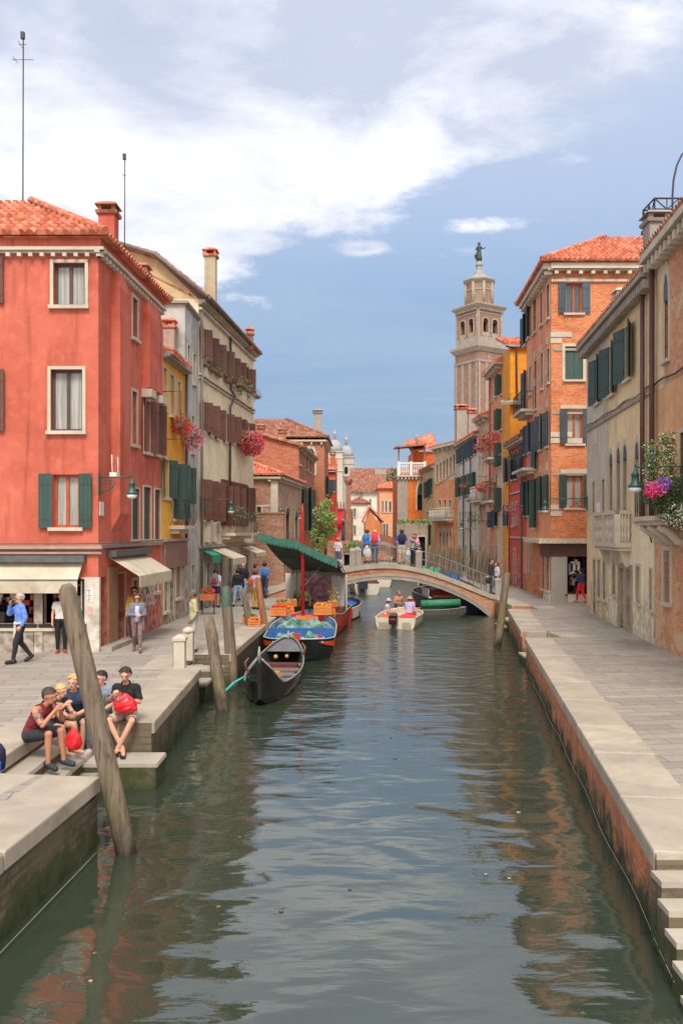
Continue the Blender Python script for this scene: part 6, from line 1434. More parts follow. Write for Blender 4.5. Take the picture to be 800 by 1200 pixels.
def gondola(x, y, rz, L, W, label, hue=0):
    G = empty('gondola', (x, y, 0), label, 'gondola', None, rz, local=True)
    wf = lambda t: max(.02, W/2*bell(.002+t*.99, .5)); sf = lambda t: .42+.46*(max(0, t-.4)/.6)**1.8+.75*max(0, (.16-t)/.16)**1.6; kf = lambda t: -.12+.35*max(0, (t-.7)/.3)**2+.3*max(0, (.12-t)/.12)**2
    hull(G, L, wf, sf, kf, BLK, BLKIN, RIMG, floor=.1)
    n = 8      # fore and after decks
    for a, b in ((0.02, .26), (.8, .99)):
        mb = MB()
        for k in range(n):
            t0, t1 = a+(b-a)*k/n, a+(b-a)*(k+1)/n; mb.quad((-wf(t0)+.03, t0*L, sf(t0)-.03), (wf(t0)-.03, t0*L, sf(t0)-.03), (wf(t1)-.03, t1*L, sf(t1)-.03), (-wf(t1)+.03, t1*L, sf(t1)-.03))
        mb.build('deck', plain('grey black deck', S(104, 104, 106), .3, var=.3), G, (0, 0, 0))
    for t in (.36, .5, .64): bq(G, 'thwart', plain('seat timber', S(140, 112, 96), .4), (-wf(t)+.04, wf(t)-.04, t*L-.12, t*L+.12, .36, .4))
    bq(G, 'seat_cushion', plain('dark red cushion', S(92, 48, 46), .8), (-wf(.57)+.15, wf(.57)-.15, .56*L-.25, .56*L+.15, .4, .5))
    bq(G, 'floor_board', plain('light blue grey floor', S(150, 160, 172), .5), (-W*.3, W*.3, .28*L, .78*L, .1, .13))
    mb = MB()
    for k in range(3): mb.tube([(.1+(.22-.03*k)*math.cos(a*.5), .3*L+(.22-.03*k)*math.sin(a*.5), .42+.05*k) for a in range(14)], .022, 6)
    mb.build('rope_coil', plain('yellow rope', S(206, 160, 90), .8), G, (0, 0, 0))
    mb = MB(); mb.tube([(0, .04, sf(0)-.1), (0, -.06, sf(0)+.12), (0, -.02, sf(0)+.32)], [.05, .045, .02], 6); mb.build('stem_head', RIMG, G, (0, 0, 0)); mb = MB(); mb.tube([(0, L-.04, sf(1)-.05), (0, L+.08, sf(1)+.2)], [.05, .025], 6); mb.build('stem_head', RIMG, G, (0, 0, 0))
    for s_ in (-1, 1):
        t = .4 if s_ < 0 else .72
        mb = MB(); mb.tube([(s_*wf(t), t*L, sf(t)), (s_*(wf(t)+.05), t*L, sf(t)+.25), (s_*(wf(t)-.05), t*L+.06, sf(t)+.38)], [.05, .035, .02], 6); mb.build('oar_fork', plain('walnut', S(120, 84, 62)), G, (0, 0, 0))
    mb = MB(); mb.ball((-.1, .62*L, .62), .07, 8); mb.ball((.2, .66*L, .6), .06, 8); mb.build('brass_ornament', BRASS, G, (0, 0, 0))
    return G
gA = gondola(gx(304, 21.1), 21.1, R(-2.5), 6.7, 1.5, 'long glossy black gondola with raised prow tied up behind the mooring poles')
mb = MB(); mb.tube([(gx(286, 22.0), 22.0, .58), (gx(274, 21.6), 21.6, .5), (gx(263, 21.2), 21.2, .35), (gx(257, 20.9), 20.9, .05)], .03, 6)
tag(mb.build('mooring_rope', plain('turquoise rope', S(60, 190, 176), .7)), 'turquoise mooring rope from the black gondola down to the pole', 'rope')
# blue cargo boat
CB = empty('cargo_boat', (gx(346, 28.2)+.05, 28.2, 0), 'blue decked cargo boat with black hull and orange bow flashes', 'boat', rz=R(-1), local=True)
L = 7.6; W = 2.45
wf = lambda t: W/2*min(1, max(.03, (t/.14)**.5 if t < .14 else 1))*(1 if t < .45 else max(.05, 1-((t-.45)/.55)**2.2)); sf = lambda t: .68+.08*max(0, (.1-t)/.1)+.36*t**1.5; kf = lambda t: -.25+.3*max(0, (.1-t)/.1)
BLUE = plain('blue boat paint', S(124, 180, 214), .45, var=.2); BLUED = plain('mid blue boat paint', S(48, 96, 160), .45); ORNG = plain('orange red boat paint', S(214, 74, 36), .4)
hull(CB, L, wf, sf, kf, BLK, BLUE, plain('pale blue rim', S(176, 196, 206), .5), floor=.4, stripe=lambda t: .0 < t < .001)
mb = MB()      # flashes on the bow
for s_ in (-1, 1):
    pts = []
    for k in range(7):
        t = .045+.16*k/6; y = t*L; w_ = wf(t)+.012; s_z = sf(t); h_ = .26*(k/6)**.7 if k < 5 else .26-.06*(k-4); pts.append((s_*w_, y, s_z-.08, s_z-.1-h_))
    for a, b in zip(pts, pts[1:]): mb.quad((a[0]*.99, a[1]-.01, a[3]), (b[0]*.99, b[1]-.01, b[3]), (b[0], b[1]-.01, b[2]), (a[0], a[1]-.01, a[2]))
mb.build('bow_flash', ORNG, CB, (0, 0, 0))
bq(CB, 'foredeck', BLUE, (-.85, .85, .45, 1.7, .58, .64)); bq(CB, 'crossbeam', BLUED, (-1.15, 1.15, 1.75, 1.9, .62, .92)); bq(CB, 'thwart', BLUED, (-1.1, 1.1, 4.3, 4.5, .75, .85))
bq(CB, 'stem_post', plain('red stem', S(196, 50, 40), .5), (-.11, .11, -.1, .12, .72, .95)); bq(CB, 'stem', BLK, (-.07, .07, -.08, .1, -.2, .72))
bq(CB, 'red_box', plain('red stem', S(196, 50, 40), .5), (.62, .8, .8, 1.0, .64, .8)); bq(CB, 'hatch', plain('orange hatch', S(222, 130, 80), .5), (-.45, .45, 5.6, 6.6, .82, .95))
TARP = plaster('green camouflage tarp', S(112, 170, 150), S(50, 92, 78), .3)
def cloth(P_, name, mat, x0, x1, y0, y1, z, amp, seed=1, n=16, drop=.0, sm=True):
    mb = MB(); o = Vector((seed*7.3, seed*3.1, 0))
    def h(i, j):
        x = x0+(x1-x0)*i/n; y = y0+(y1-y0)*j/n; e = min(i, j, n-i, n-j)/n
        return (x, y, z+amp*(.6+noise.noise(Vector((x*2.2, y*2.2, 0))+o)+.5*noise.noise(Vector((x*5, y*5, 3))+o))*min(1, e*5)-drop*(1-min(1, e*5)))
    rows = [[h(i, j) for i in range(n+1)] for j in range(n+1)]
    b0 = len(mb.v)
    for r_ in rows: mb.v += r_
    for j in range(n):
        for i in range(n): a = b0+j*(n+1)+i; mb.f.append((a, a+1, a+n+2, a+n+1)); mb.m.append(0); mb.sm.append(sm)
    return mb.build(name, mat, P_, (0, 0, 0))
cloth(CB, 'green_tarp', TARP, -1.12, 1.15, 2.0, 4.6, .8, .3, 1, drop=.2); cloth(CB, 'small_green_tarp', TARP, -.85, -.05, .5, 1.6, .65, .2, 2); cloth(CB, 'small_green_tarp', TARP, .15, .75, .6, 1.65, .65, .18, 3)
# vegetable barge with canopy
VB = empty('vegetable_barge', (-1.55, 34.4, 0), 'greengrocer barge with green canopy, red mast and printed backdrop', 'boat', rz=R(-6), local=True)
L = 7.5; W = 2.9
REDB = plain('red boat paint', S(190, 44, 38), .45)
wf = lambda t: W/2*min(1, .72+t*1.6)*(1 if t < .7 else max(.1, 1-((t-.7)/.3)**2*.8)); sf = lambda t: .85+.15*max(0, .2-t)/.2; kf = lambda t: -.25
hull(VB, L, wf, sf, kf, REDB, plain('barge inside', S(96, 84, 74)), RIMG, floor=.45)
for q_ in ((-1.3, -.4, .25, 1.6, .45, .95), (.35, 1.3, .25, 1.6, .45, .95), (-1.3, 1.3, 3.0, 4.2, .45, 1.0)): bq(VB, 'counter', plain('counter timber', S(130, 92, 68)), q_)
mb = MB(); mb.tube([(.03, -.15, .5), (.0, -.15, 5.0), (0, -.15, 5.45)], [.075, .065, .02], 10); mb.build('mast', plain('red mast paint', S(200, 36, 30), .45), VB, (0, 0, 0))
CAN = plain('green canopy cloth', S(52, 104, 88), .85, var=.25); CAND = plaster('shaded canopy underside', S(70, 84, 76), S(44, 54, 48), .3)  # second cloth: the underside's shade is put into a darker colour
def canopy():
    mb = MB(); n = 22
    def near(i): # front edge, high on the left, lower to the right
        s_ = i/n; x = -1.75+3.2*s_; z = (4.27-.32*s_/.48) if s_ < .48 else (3.95-.75*(s_-.48)/.52); return Vector((x, -.35, z-.035*math.sin(math.pi*((s_/.48) % 1))))
    def farp(i): s_ = i/n; return Vector((-1.05+2.4*s_, 3.6, 2.62-.14*s_+.03*math.sin(s_*18)))
    m_ = 8; rows = [[near(i).lerp(farp(i), j/m_)+Vector((0, 0, -.16*math.sin(math.pi*j/m_))) for i in range(n+1)] for j in range(m_+1)]
    for j in range(m_):
        for i in range(n):
            a, b, c, d_ = rows[j][i], rows[j][i+1], rows[j+1][i+1], rows[j+1][i]; mb.quad(a, b, c, d_, 0, True); u = Vector((0, 0, -.012)); mb.quad(d_+u, c+u, b+u, a+u, 1, True)
    mb.build('canopy', [CAN, CAND], VB, (0, 0, 0))
    mb = MB()
    for i in range(n):
        a, b = near(i), near(i+1); u = Vector((0, 0, -.27)); q = (a+b)/2+Vector((0, -.02, -.36)); o = Vector((0, -.06, 0))
        mb.quad(a+u+o, b+u+o, b+o*.2, a+o*.2); mb.poly([b+u+o, a+u+o, a.lerp(b, .25)+Vector((0, -.06, -.34)), a.lerp(b, .75)+Vector((0, -.06, -.34))])
    mb.build('valance', CAN, VB, (0, 0, 0)); mb = MB()
    for i in range(n):
        a, b = farp(i), farp(i+1); u = Vector((0, 0, -.16)); mb.quad(a+u, b+u, b, a); mb.quad(b, a, a+u*1.0, b+u*1.0)
        if i % 2 == 0: mb.quad(a+u*1.5, b+u*1.5, b+u, a+u)
    mb.build('rear_valance', plain('cream valance', S(170, 164, 148), .9), VB, (0, 0, 0)); mb = MB()
    for i in (0, n): mb.tube([near(i), farp(i)], .03, 6)
    for f_, i in ((-.15, 2), (1.2, n)): mb.tube([(farp(i).x, 3.6, .8), farp(i)], .03, 6)
    mb.tube([(.0, .4, 2.1), near(n-5).lerp(farp(n-5), .4)], .018, 5); mb.build('canopy_frame', plain('pale pole', S(170, 160, 146)), VB, (0, 0, 0))
canopy()
m, nt, bs = newmat('printed backdrop'); n_ = noi(nt, pos(nt), 1.6, 6, .7, 1.5)
nt.links.new(mixc(nt, ramp(nt, noi(nt, pos(nt), 4, 5), [(.45, 0.), (.7, .8)]), mixc(nt, ramp(nt, n_, [(.35, 0.), (.65, 1.)]), S(122, 74, 92), S(196, 140, 150)), S(214, 196, 206)), bs.inputs['Base Color']); bs.inputs['Roughness'].default_value = .8
SHEET = plain('white sheet', S(206, 204, 198), .85, var=.08)
bq(VB, 'white_sheet', SHEET, (-1.35, -.62, 3.7, 3.72, .95, 2.45)); bq(VB, 'white_sheet', SHEET, (.72, 1.42, 3.7, 3.72, .55, 2.4)); bq(VB, 'printed_backdrop', m, (-.62, .72, 3.69, 3.71, .95, 2.4))
import math as _m
def vbw(lx, ly):     # local barge point to world
    c_, s_ = math.cos(R(-6)), math.sin(R(-6)); return -1.55+lx*c_-ly*s_, 34.4+lx*s_+ly*c_
crs = [(-1.05, .45, .96, .5, S(196, 50, 40), 'crate of red tomatoes at the front left of the barge'), (-.62, .5, .96, .36, S(230, 130, 50), 'crate of oranges beside the tomatoes on the barge'), (-1.05, .9, 1.2, .45, S(120, 150, 70), 'upper crate of green beans on the left of the barge'), (-.6, .95, 1.22, .42, S(214, 160, 80), 'upper crate of apricots next to the red mast'),
       (.62, .45, .96, .42, S(232, 130, 50), 'crate of oranges at the front right of the barge'), (1.05, .45, .96, .42, S(200, 60, 40), 'crate of red peppers at the right edge of the barge'), (.65, .95, 1.22, .45, S(60, 64, 96), 'upper crate of plums on the right of the barge'), (1.08, 1.0, 1.22, .4, S(220, 190, 100), 'upper crate of lemons at the right edge of the barge'),
       (-.8, 3.3, 1.02, .5, S(140, 120, 70), 'back crate of potatoes before the white sheet'), (-.2, 3.3, 1.02, .45, S(90, 130, 60), 'back crate of lettuce before the printed backdrop'), (.5, 3.3, 1.02, .5, S(214, 120, 60), 'back crate of peaches before the printed backdrop')]
for lx, ly, z, w_, g_, lb in crs:
    X, Y = vbw(lx, ly); crate(X, Y, z, w_, .42, .22, g_, lb)
crate(gx(326, 33.6), 33.8, 1.0, .62, .45, .34, S(214, 60, 44), 'big orange slatted crate at the left bow of the barge'); crate(gx(378, 33.8), 34.1, 1.0, .72, .5, .4, S(226, 150, 60), 'big orange slatted crate at the right bow of the barge')
X, Y = vbw(1.05, 1.5); gb = empty('garlic_braid', (X, Y, 1.25), 'pale braided garlic bunch hanging up on the barge stall', 'garlic'); mb = MB(); r_ = random.Random(4)
for _ in range(26): mb.ball((X+r_.gauss(0, .12), Y-.1, 1.95-.7*r_.random()), .06, 6)
mb.tube([(X, Y, 1.2), (X, Y, 2.15)], .02, 5); mb.build('garlic', plain('garlic', S(216, 190, 140)), gb)
for k, lb in enumerate(('green glass bottle left of the barge mast', 'brown glass bottle left of the barge mast')):
    X, Y = vbw(-.8+.22*k, 2.9); mb = MB(); mb.lathe((X, Y, 1.2), [(.06, 0), (.06, .3), (.02, .42), (.02, .55)], 8); tag(mb.build('bottle', plain('bottle glass', S(90, 84, 50) if k else S(70, 100, 60), .2)), lb, 'bottle')
# red and white boat with blue tarp
def simple_boat(name, x, y, rz, L, W, label, mo, mi, rim, s0=.6, bow=.5, group='small boats on the canal', flare=0, tr=.8, floor=.3):
    B_ = empty(name, (x, y, 0), label, 'boat', group, rz, local=True)
    wf = lambda t: W/2*(tr+(1-tr)*min(1, t*3))*(1 if t < .55 else max(.03, 1-((t-.55)/.45)**2.3)); sf = lambda t: s0+bow*max(0, t-.45)**1.6; kf = lambda t: -.18+.4*max(0, (t-.8)/.2)**2
    hull(B_, L, wf, sf, kf, mo, mi, rim, floor=floor, n=16); return B_, wf, sf
WHB = plain('off white boat paint', S(214, 204, 186), .4, var=.15)
b1, wf, sf = simple_boat('rowing_boat', gx(398, 41.5), 41.3, R(-8), 4.4, 1.5, 'red and white boat with bright blue cover by the barge', REDB, WHB, WHB)
mb = MB(); mb.quad((wf(0)+.012, .0, .1), (wf(.3)+.03, .3*4.4, .12), (wf(.3)+.03, .3*4.4, sf(.3)), (wf(0)+.012, 0, sf(0))); 
for k in range(6):
    t0, t1 = k/8, (k+1)/8; mb.quad((wf(t0)+.02, t0*4.4, .28), (wf(t1)+.02, t1*4.4, .28), (wf(t1)+.02, t1*4.4, sf(t1)), (wf(t0)+.02, t0*4.4, sf(t0)))
mb.build('white_side', WHB, b1, (0, 0, 0)); cloth(b1, 'blue_cover', plain('bright blue cover', S(40, 104, 190), .7), -.6, .5, 1.2, 3.8, .62, .16, 4)
b2, wf, sf = simple_boat('motorboat', gx(430, 58), 58, R(4), 5.0, 2.1, 'cream motorboat with dark outboard moored left beyond the bridge', WHB, BLKIN, WHB, s0=.75)
bq(b2, 'cabin_cover', plain('brown cover', S(122, 72, 62), .6), (-.3, .8, .9, 2.4, .7, 1.0)); 
def outboard(B_, x, y, z, s_=1, col_=None):
    mb = MB(); mb.box(x-.2*s_, x+.2*s_, y-.5*s_, y-.05*s_, z, z+.42*s_); mb.hexa([(x-.2*s_, y-.5*s_, z+.42*s_), (x+.2*s_, y-.5*s_, z+.42*s_), (x+.2*s_, y-.05*s_, z+.42*s_), (x-.2*s_, y-.05*s_, z+.42*s_), (x-.14*s_, y-.42*s_, z+.54*s_), (x+.14*s_, y-.42*s_, z+.54*s_), (x+.14*s_, y-.12*s_, z+.54*s_), (x-.14*s_, y-.12*s_, z+.54*s_)]); o = mb.build('outboard_motor', col_ or plain('dark motor cowl', S(52, 56, 64), .3), B_, (0, 0, 0))
    mb = MB(); mb.box(x-.07*s_, x+.07*s_, y-.36*s_, y-.16*s_, -.3, z); mb.build('motor_leg', IRON, o, (0, 0, 0))
outboard(b2, -.35, 0, .45, 1.6)
b3, wf, sf = simple_boat('motorboat', gx(447, 66), 66, R(2), 5.2, 1.9, 'second cream boat moored just behind the one with the outboard', WHB, BLKIN, WHB, s0=.9)
cloth(b3, 'cream_cover', WHB, -.7, .7, .6, 4, .9, .12, 6)
# passing boat
b4, wf, sf = simple_boat('motorboat', gx(463, 37.8), 37.8, R(-12), 3.9, 1.95, 'small white open motorboat with black outboard crossing mid canal', WHB, plain('pale interior', S(200, 186, 160)), WHB, s0=.5, bow=.35, tr=.92, floor=.22)
outboard(b4, -.05, 0, .25, .9, plain('black motor cowl', S(26, 26, 28), .3)); bq(b4, 'red_stripe', plain('red decal', S(190, 40, 36)), (-.17, .07, -.46, -.452, .44, .5))
bq(b4, 'transom_well', plain('shadowed white', S(170, 156, 130)), (-.75, -.35, -.02, .0, .05, .3)); bq(b4, 'transom_well', plain('shadowed white', S(170, 156, 130)), (.3, .7, -.02, .0, .05, .3)); bq(b4, 'thwart', WHB, (-.85, .85, 1.0, 1.3, .4, .46), (-.85, .85, 2.2, 2.5, .42, .48))
cloth(b4, 'towel', plain('orange towel', S(224, 100, 60), .9), -.8, -.1, .3, .95, .48, .08, 8, 8); cloth(b4, 'towel', plain('red towel', S(220, 70, 70), .9), .05, .8, .35, 1.0, .5, .1, 9, 8)
# green topped boat behind it
b5, wf, sf = simple_boat('flat_boat', gx(458, 43.0), 42.6, R(-84), 3.8, 1.3, 'low grey boat with a green rolled cover behind the motorboat', plain('dark grey hull', S(84, 84, 80), .5), BLKIN, RIMG, s0=.42, bow=.2)
mb = MB(); mb.tube([(-.1, 1.5, .66), (-.1, 3.5, .72)], [.2, .2], 12); mb.build('green_cover', plain('green cover', S(54, 132, 96), .7), b5, (0, 0, 0))
# dark blue barge under the bridge
b6, wf, sf = simple_boat('dark_barge', gx(534, 44.6), 44.4, R(4), 8.5, 3.1, 'wide dark blue barge with red cargo sheltering under the bridge', plain('navy hull', S(34, 40, 66), .35), BLKIN, RIMG, s0=.85, bow=.3, tr=.97)
bq(b6, 'red_cargo', plain('red cargo cover', S(196, 60, 44)), (-1.1, .4, .5, 2.0, .8, 1.2)); bq(b6, 'orange_crates', plain('orange crates', S(216, 130, 90)), (-1.2, 1.2, .12, .5, .7, 1.0))
mb = MB(); 
for a in range(2): mb.tube([(-1.35, -.1+.0*a, .25+.0*a), (-1.35, -.12, .75)], .14, 8)
mb.build('fender', plain('rubber fender', S(40, 40, 40)), b6, (0, 0, 0))
b7, wf, sf = simple_boat('white_boat', gx(512, 50), 50, R(3), 5.5, 1.3, 'white boat with blue edge tucked behind the dark barge', plain('white hull', S(206, 208, 210), .4), BLKIN, RIMG, s0=.9)
b8, wf, sf = simple_boat('covered_boat', gx(508, 70)-.3, 68, R(2), 5.2, 1.8, 'moored boat under a bright green tarpaulin beyond the bridge', BLKIN, BLKIN, RIMG, s0=.8); cloth(b8, 'green_cover', plain('bright green tarp', S(44, 150, 110), .7), -.8, .8, .2, 4.6, .9, .4, 11)
b9, wf, sf = simple_boat('covered_boat', gx(528, 58)-.2, 55, R(2), 6, 1.8, 'moored boat under a dark blue tarpaulin beyond the bridge', BLKIN, BLKIN, RIMG, s0=.9); cloth(b9, 'blue_cover', plain('dark blue tarp', S(50, 84, 130), .7), -.85, .85, .2, 5.2, 1.0, .45, 12)
b10, wf, sf = simple_boat('covered_boat', gx(464, 76), 76, R(2), 4.5, 1.9, 'boat under pale blue cover seen behind the people on the bridge', BLKIN, BLKIN, RIMG, s0=.8); cloth(b10, 'pale_blue_cover', plain('pale blue tarp', S(96, 150, 190), .7), -.9, .9, .2, 4.2, .85, .4, 13)
# bits floating on the canal
lr = random.Random(31)
for k in range(16):
    x, y = lr.uniform(-2.6, 3.0), lr.uniform(7.6, 18); r_ = lr.uniform(.02, .05); a0 = lr.uniform(0, 6)
    mb = MB(); pts = [(x+r_*math.cos(a0+a)*(1 if q % 2 else .6), y+r_*math.sin(a0+a)*.7, .012) for q, a in enumerate([1.05*j for j in range(6)])]
    mb.prism([(p[0], p[1]) for p in pts], .004, .014); o = mb.build('floating_leaf', plain('floating leaf', S(*lr.choice([(120, 92, 60), (90, 96, 60), (170, 160, 140)]))), None, (x, y, 0)); o.location = (x, y, 0)
    tag(o, 'small leaf or scrap floating on the canal in the foreground', 'leaf', 'scraps floating on the canal')
# red banner flags, far left bank
fl = empty('banner', (gx(399, 72), 72, .95), 'red vertical banner with gold edge on a pole by the far left bank', 'banner')
x = gx(399, 72); mb = MB(); mb.tube([(x-.35, 72, .95), (x-.35, 72, gz(594, 72))], .04, 6); mb.build('pole', WOOD, fl)
mb = MB(); n = 10
for k in range(n):
    z0, z1 = gz(630, 72)+(gz(596, 72)-gz(630, 72))*k/n, gz(630, 72)+(gz(596, 72)-gz(630, 72))*(k+1)/n; o0, o1 = .12*math.sin(k*.9), .12*math.sin((k+1)*.9); w0, w1 = .25+.3*k/n, .25+.3*(k+1)/n
    mb.hexa([(x-.3, 72+o0, z0), (x-.3+w0, 72+o0*1.5, z0), (x-.3+w0, 72.03+o0*1.5, z0), (x-.3, 72.03+o0, z0), (x-.3, 72+o1, z1), (x-.3+w1, 72+o1*1.5, z1), (x-.3+w1, 72.03+o1*1.5, z1), (x-.3, 72.03+o1, z1)])
mb.build('cloth', plain('red banner cloth', S(206, 30, 50), .8), fl)
# roller suitcase and bags stand with their people (below); backpack on the near block
def bag(name, x, y, z, w_, h, dpt, c, label, cat='bag', rz=0, strap=True, group=None, lean=0, c2=None):
    B_ = empty(name, (x, y, z), label, cat, group, rz, local=True); B_.rotation_euler = (lean, 0, rz)
    mb = MB(); rings = []
    for k, (f, zz) in enumerate(((.75, 0), (1, .08), (1.03, .4), (.98, .75), (.8, .93), (.4, 1))):
        rings.append([(w_/2*f*(abs(math.cos(a))**.6)*(1 if math.cos(a) > 0 else -1), dpt/2*f*(abs(math.sin(a))**.6)*(1 if math.sin(a) > 0 else -1), zz*h) for a in [2*math.pi*j/12+.01 for j in range(12)]])
    mb.ring(rings); mb.build('bag_body', plain(name+' cloth', c, .7), B_, (0, 0, 0))
    if c2: mb = MB(); mb.box(-w_*.3, w_*.3, -dpt/2-.03, -dpt/2+.05, h*.12, h*.5); mb.build('pocket', plain(name+' pocket', c2, .7), B_, (0, 0, 0))
    if strap: mb = MB(); mb.tube([(-w_*.15, 0, h*.95), (-w_*.1, 0, h*1.12), (w_*.1, 0, h*1.12), (w_*.15, 0, h*.95)], .012, 5); mb.build('strap', plain(name+' strap', sc3(c, .6), .7), B_, (0, 0, 0))
    return B_
bag('backpack', gx(3, 12.6), 12.15, .965, .42, .36, .3, S(30, 34, 60), 'dark blue backpack lying at the left end of the landing', 'backpack', rz=.5, c2=S(30, 90, 200), lean=.3)
# ================= people =================
SKIN = plain('skin', S(214, 160, 132), .55, var=.06); SKIN2 = plain('tanned skin', S(196, 134, 104), .55, var=.06); SKIN3 = plain('brown skin', S(140, 92, 70), .55, var=.06)
STAND = dict(pel=(0, 0, .95), wst=(0, 0, 1.1), chs=(0, 0, 1.33), nck=(0, .01, 1.47), hd=(0, -.015, 1.63),
    sL=(.175, 0, 1.42), sR=(-.175, 0, 1.42), eL=(.235, .02, 1.14), eR=(-.235, .02, 1.14), wL=(.245, -.05, .9), wR=(-.245, -.05, .9),
    hL=(.09, 0, .92), hR=(-.09, 0, .92), kL=(.1, -.02, .5), kR=(-.1, -.02, .5), aL=(.1, .02, .09), aR=(-.1, .02, .09), tL=(.13, -.15, .035), tR=(-.13, -.15, .035))
WALK = dict(STAND, kL=(.09, -.14, .52), aL=(.09, -.2, .1), tL=(.1, -.37, .06), kR=(-.09, .04, .5), aR=(-.09, .3, .16), tR=(-.1, .17, .04), eL=(.22, .1, 1.15), wL=(.24, .14, .92), eR=(-.22, -.04, 1.14), wR=(-.23, -.2, .96))
# seated, seat surface at z=0 under the pelvis, feet about .46 lower
SIT = dict(pel=(0, 0, .11), wst=(0, -.02, .26), chs=(0, -.06, .48), nck=(0, -.08, .62), hd=(0, -.12, .77), sL=(.18, -.07, .57), sR=(-.18, -.07, .57),
    eL=(.24, -.13, .32), eR=(-.24, -.13, .32), wL=(.14, -.36, .3), wR=(-.14, -.36, .3), hL=(.09, -.02, .1), hR=(-.09, -.02, .1),
    kL=(.14, -.44, .12), kR=(-.14, -.44, .12), aL=(.13, -.4, -.32), aR=(-.13, -.4, -.32), tL=(.16, -.56, -.39), tR=(-.16, -.56, -.39))
def capsule(mb, a, b, r0, r1, seg=12):
    a, b = Vector(a), Vector(b); d = b-a; L = d.length
    if L < 1e-5: d = Vector((0, 0, 1)); L = 1e-5
    d.normalize(); P_ = []; rs = []
    for k in range(4): t = math.pi/2*k/4; P_.append(a-d*r0*math.cos(t)); rs.append(max(.001, r0*math.sin(t)))
    for k in range(5): P_.append(a.lerp(b, k/4)); rs.append(r0+(r1-r0)*k/4)
    for k in range(1, 5): t = math.pi/2*k/4; P_.append(b+d*r1*math.sin(t)); rs.append(max(.001, r1*math.cos(t)))
    up = d.orthogonal().normalized(); y = d.cross(up)
    mb.ring([[p+up*(r*math.cos(2*math.pi*j/seg))+y*(r*math.sin(2*math.pi*j/seg)) for j in range(seg)] for p, r in zip(P_, rs)])
def person(label, x, d, z, H=1.72, rot=0, base=None, J={}, top=None, bot=None, shoe=None, hair=None, skin=None, look=(0, 0), vox=.014, fat=1.0, fem=False, vest=False, glasses=False, cap=None, group=None, socks=False, curl=True, skirt=None):
    sc_ = H/1.75; j = dict(base or STAND); j.update(J); V = {k: Vector(v) for k, v in j.items()}
    root = empty('person', (x, d, z), label, 'person', group, R(rot), local=True); root.scale = (sc_,)*3
    f = fat; sw = .93 if fem else 1.0
    for k in ('sL', 'sR'): V[k].x *= sw
    ax = (V['hL']-V['hR']).normalized(); sx = (V['sL']-V['sR']).normalized()
    bones = []     # name, a, b, ra, rb
    def B(n, a, b, ra, rb): bones.append((n, Vector(a), Vector(b), ra, rb))
    for s_ in (-1, 1):
        B('pelvis', V['pel']+ax*.055*s_, V['wst']+ax*.05*s_, .105*f*(1.05 if fem else 1), .088*f)
        B('torso', V['wst']+ax*.05*s_, V['chs']+sx*.075*s_, .09*f, .102*f if not fem else .095*f)
    B('shoulders', V['sL']-sx*.02, V['sR']+sx*.02, .06*f, .06*f); B('shoulders', V['chs'], V['nck'], .1*f, .06)
    B('neck', V['nck'], V['hd']-Vector((0, 0, .06)), .054, .05)
    for s_ in 'LR':
        B('uarm'+s_, V['s'+s_], V['e'+s_], .052*f, .041*f); B('farm'+s_, V['e'+s_], V['w'+s_], .04*f, .027)
        B('thigh'+s_, V['h'+s_], V['k'+s_], .088*f, .058*f); B('shin'+s_, V['k'+s_], V['a'+s_], .055*f, .036*f)
        B('calf'+s_, V['k'+s_].lerp(V['a'+s_], .15)+Vector((0, .015, 0)), V['k'+s_].lerp(V['a'+s_], .5)+Vector((0, .012, 0)), .05*f, .045*f)
        B('foot'+s_, V['a'+s_]+Vector((0, 0, -.035)), V['t'+s_], .042, .034)
        B('heel'+s_, V['a'+s_], V['a'+s_]-(V['t'+s_]-V['a'+s_]).normalized()*.05+Vector((0, 0, -.045)), .036, .032)
    # head
    hd = V['hd']; M_ = Matrix.Rotation(R(look[0]), 3, 'Z') @ Matrix.Rotation(R(look[1]), 3, 'X')
    hp = lambda a: hd+M_ @ Vector(a)
    B('skull', hp((0, .015, .035)), hp((0, -.01, .03)), .094, .088); B('face', hp((0, -.03, .02)), hp((0, -.045, -.07)), .072, .044); B('jaw', hp((0, 0, -.03)), hp((0, -.03, -.06)), .062, .05)
    B('nose', hp((0, -.1, .01)), hp((0, -.118, -.018)), .009, .014)
    for s_ in (-1, 1): B('ear', hp((s_*.088, .005, .02)), hp((s_*.09, .005, -.015)), .014, .011)
    B('brow', hp((-.03, -.09, .035)), hp((.03, -.09, .035)), .014, .014); B('lips', hp((-.015, -.093, -.05)), hp((.015, -.093, -.05)), .009, .009)
    # hands
    for s_, sg in (('L', 1), ('R', -1)):
        w_ = V['w'+s_]; dr = (w_-V['e'+s_]).normalized(); inn = Vector((-sg, 0, 0)); inn = (inn-dr*inn.dot(dr)).normalized(); fw = dr.cross(inn).normalized()
        if fw.y > 0: fw = -fw
        kn = w_+dr*.075; B('hand', w_+dr*.012, kn, .026, .03); B('hand', w_+dr*.02+fw*.012, kn+fw*.018, .02, .02); B('hand', w_+dr*.02-fw*.012, kn-fw*.018, .02, .02)
        for q, ln in enumerate((.062, .072, .068, .052)):
            b_ = kn+fw*(.03-.02*q); c_ = .5 if curl else .15; m1 = b_+dr*ln*.55+inn*ln*.25*c_*2; m2 = m1+dr*ln*.35+inn*ln*.6*c_*1.6
            B('hand', b_, m1, .0105, .0095); B('hand', m1, m2, .0095, .008)
        B('hand', w_+dr*.025+fw*.028, w_+dr*.06+fw*.055+inn*.015, .013, .011); B('hand', w_+dr*.06+fw*.055+inn*.015, w_+dr*.09+fw*.05+inn*.03, .011, .009)
    mb = MB()
    for n, a, b, ra, rb in bones: capsule(mb, a, b, ra, rb)
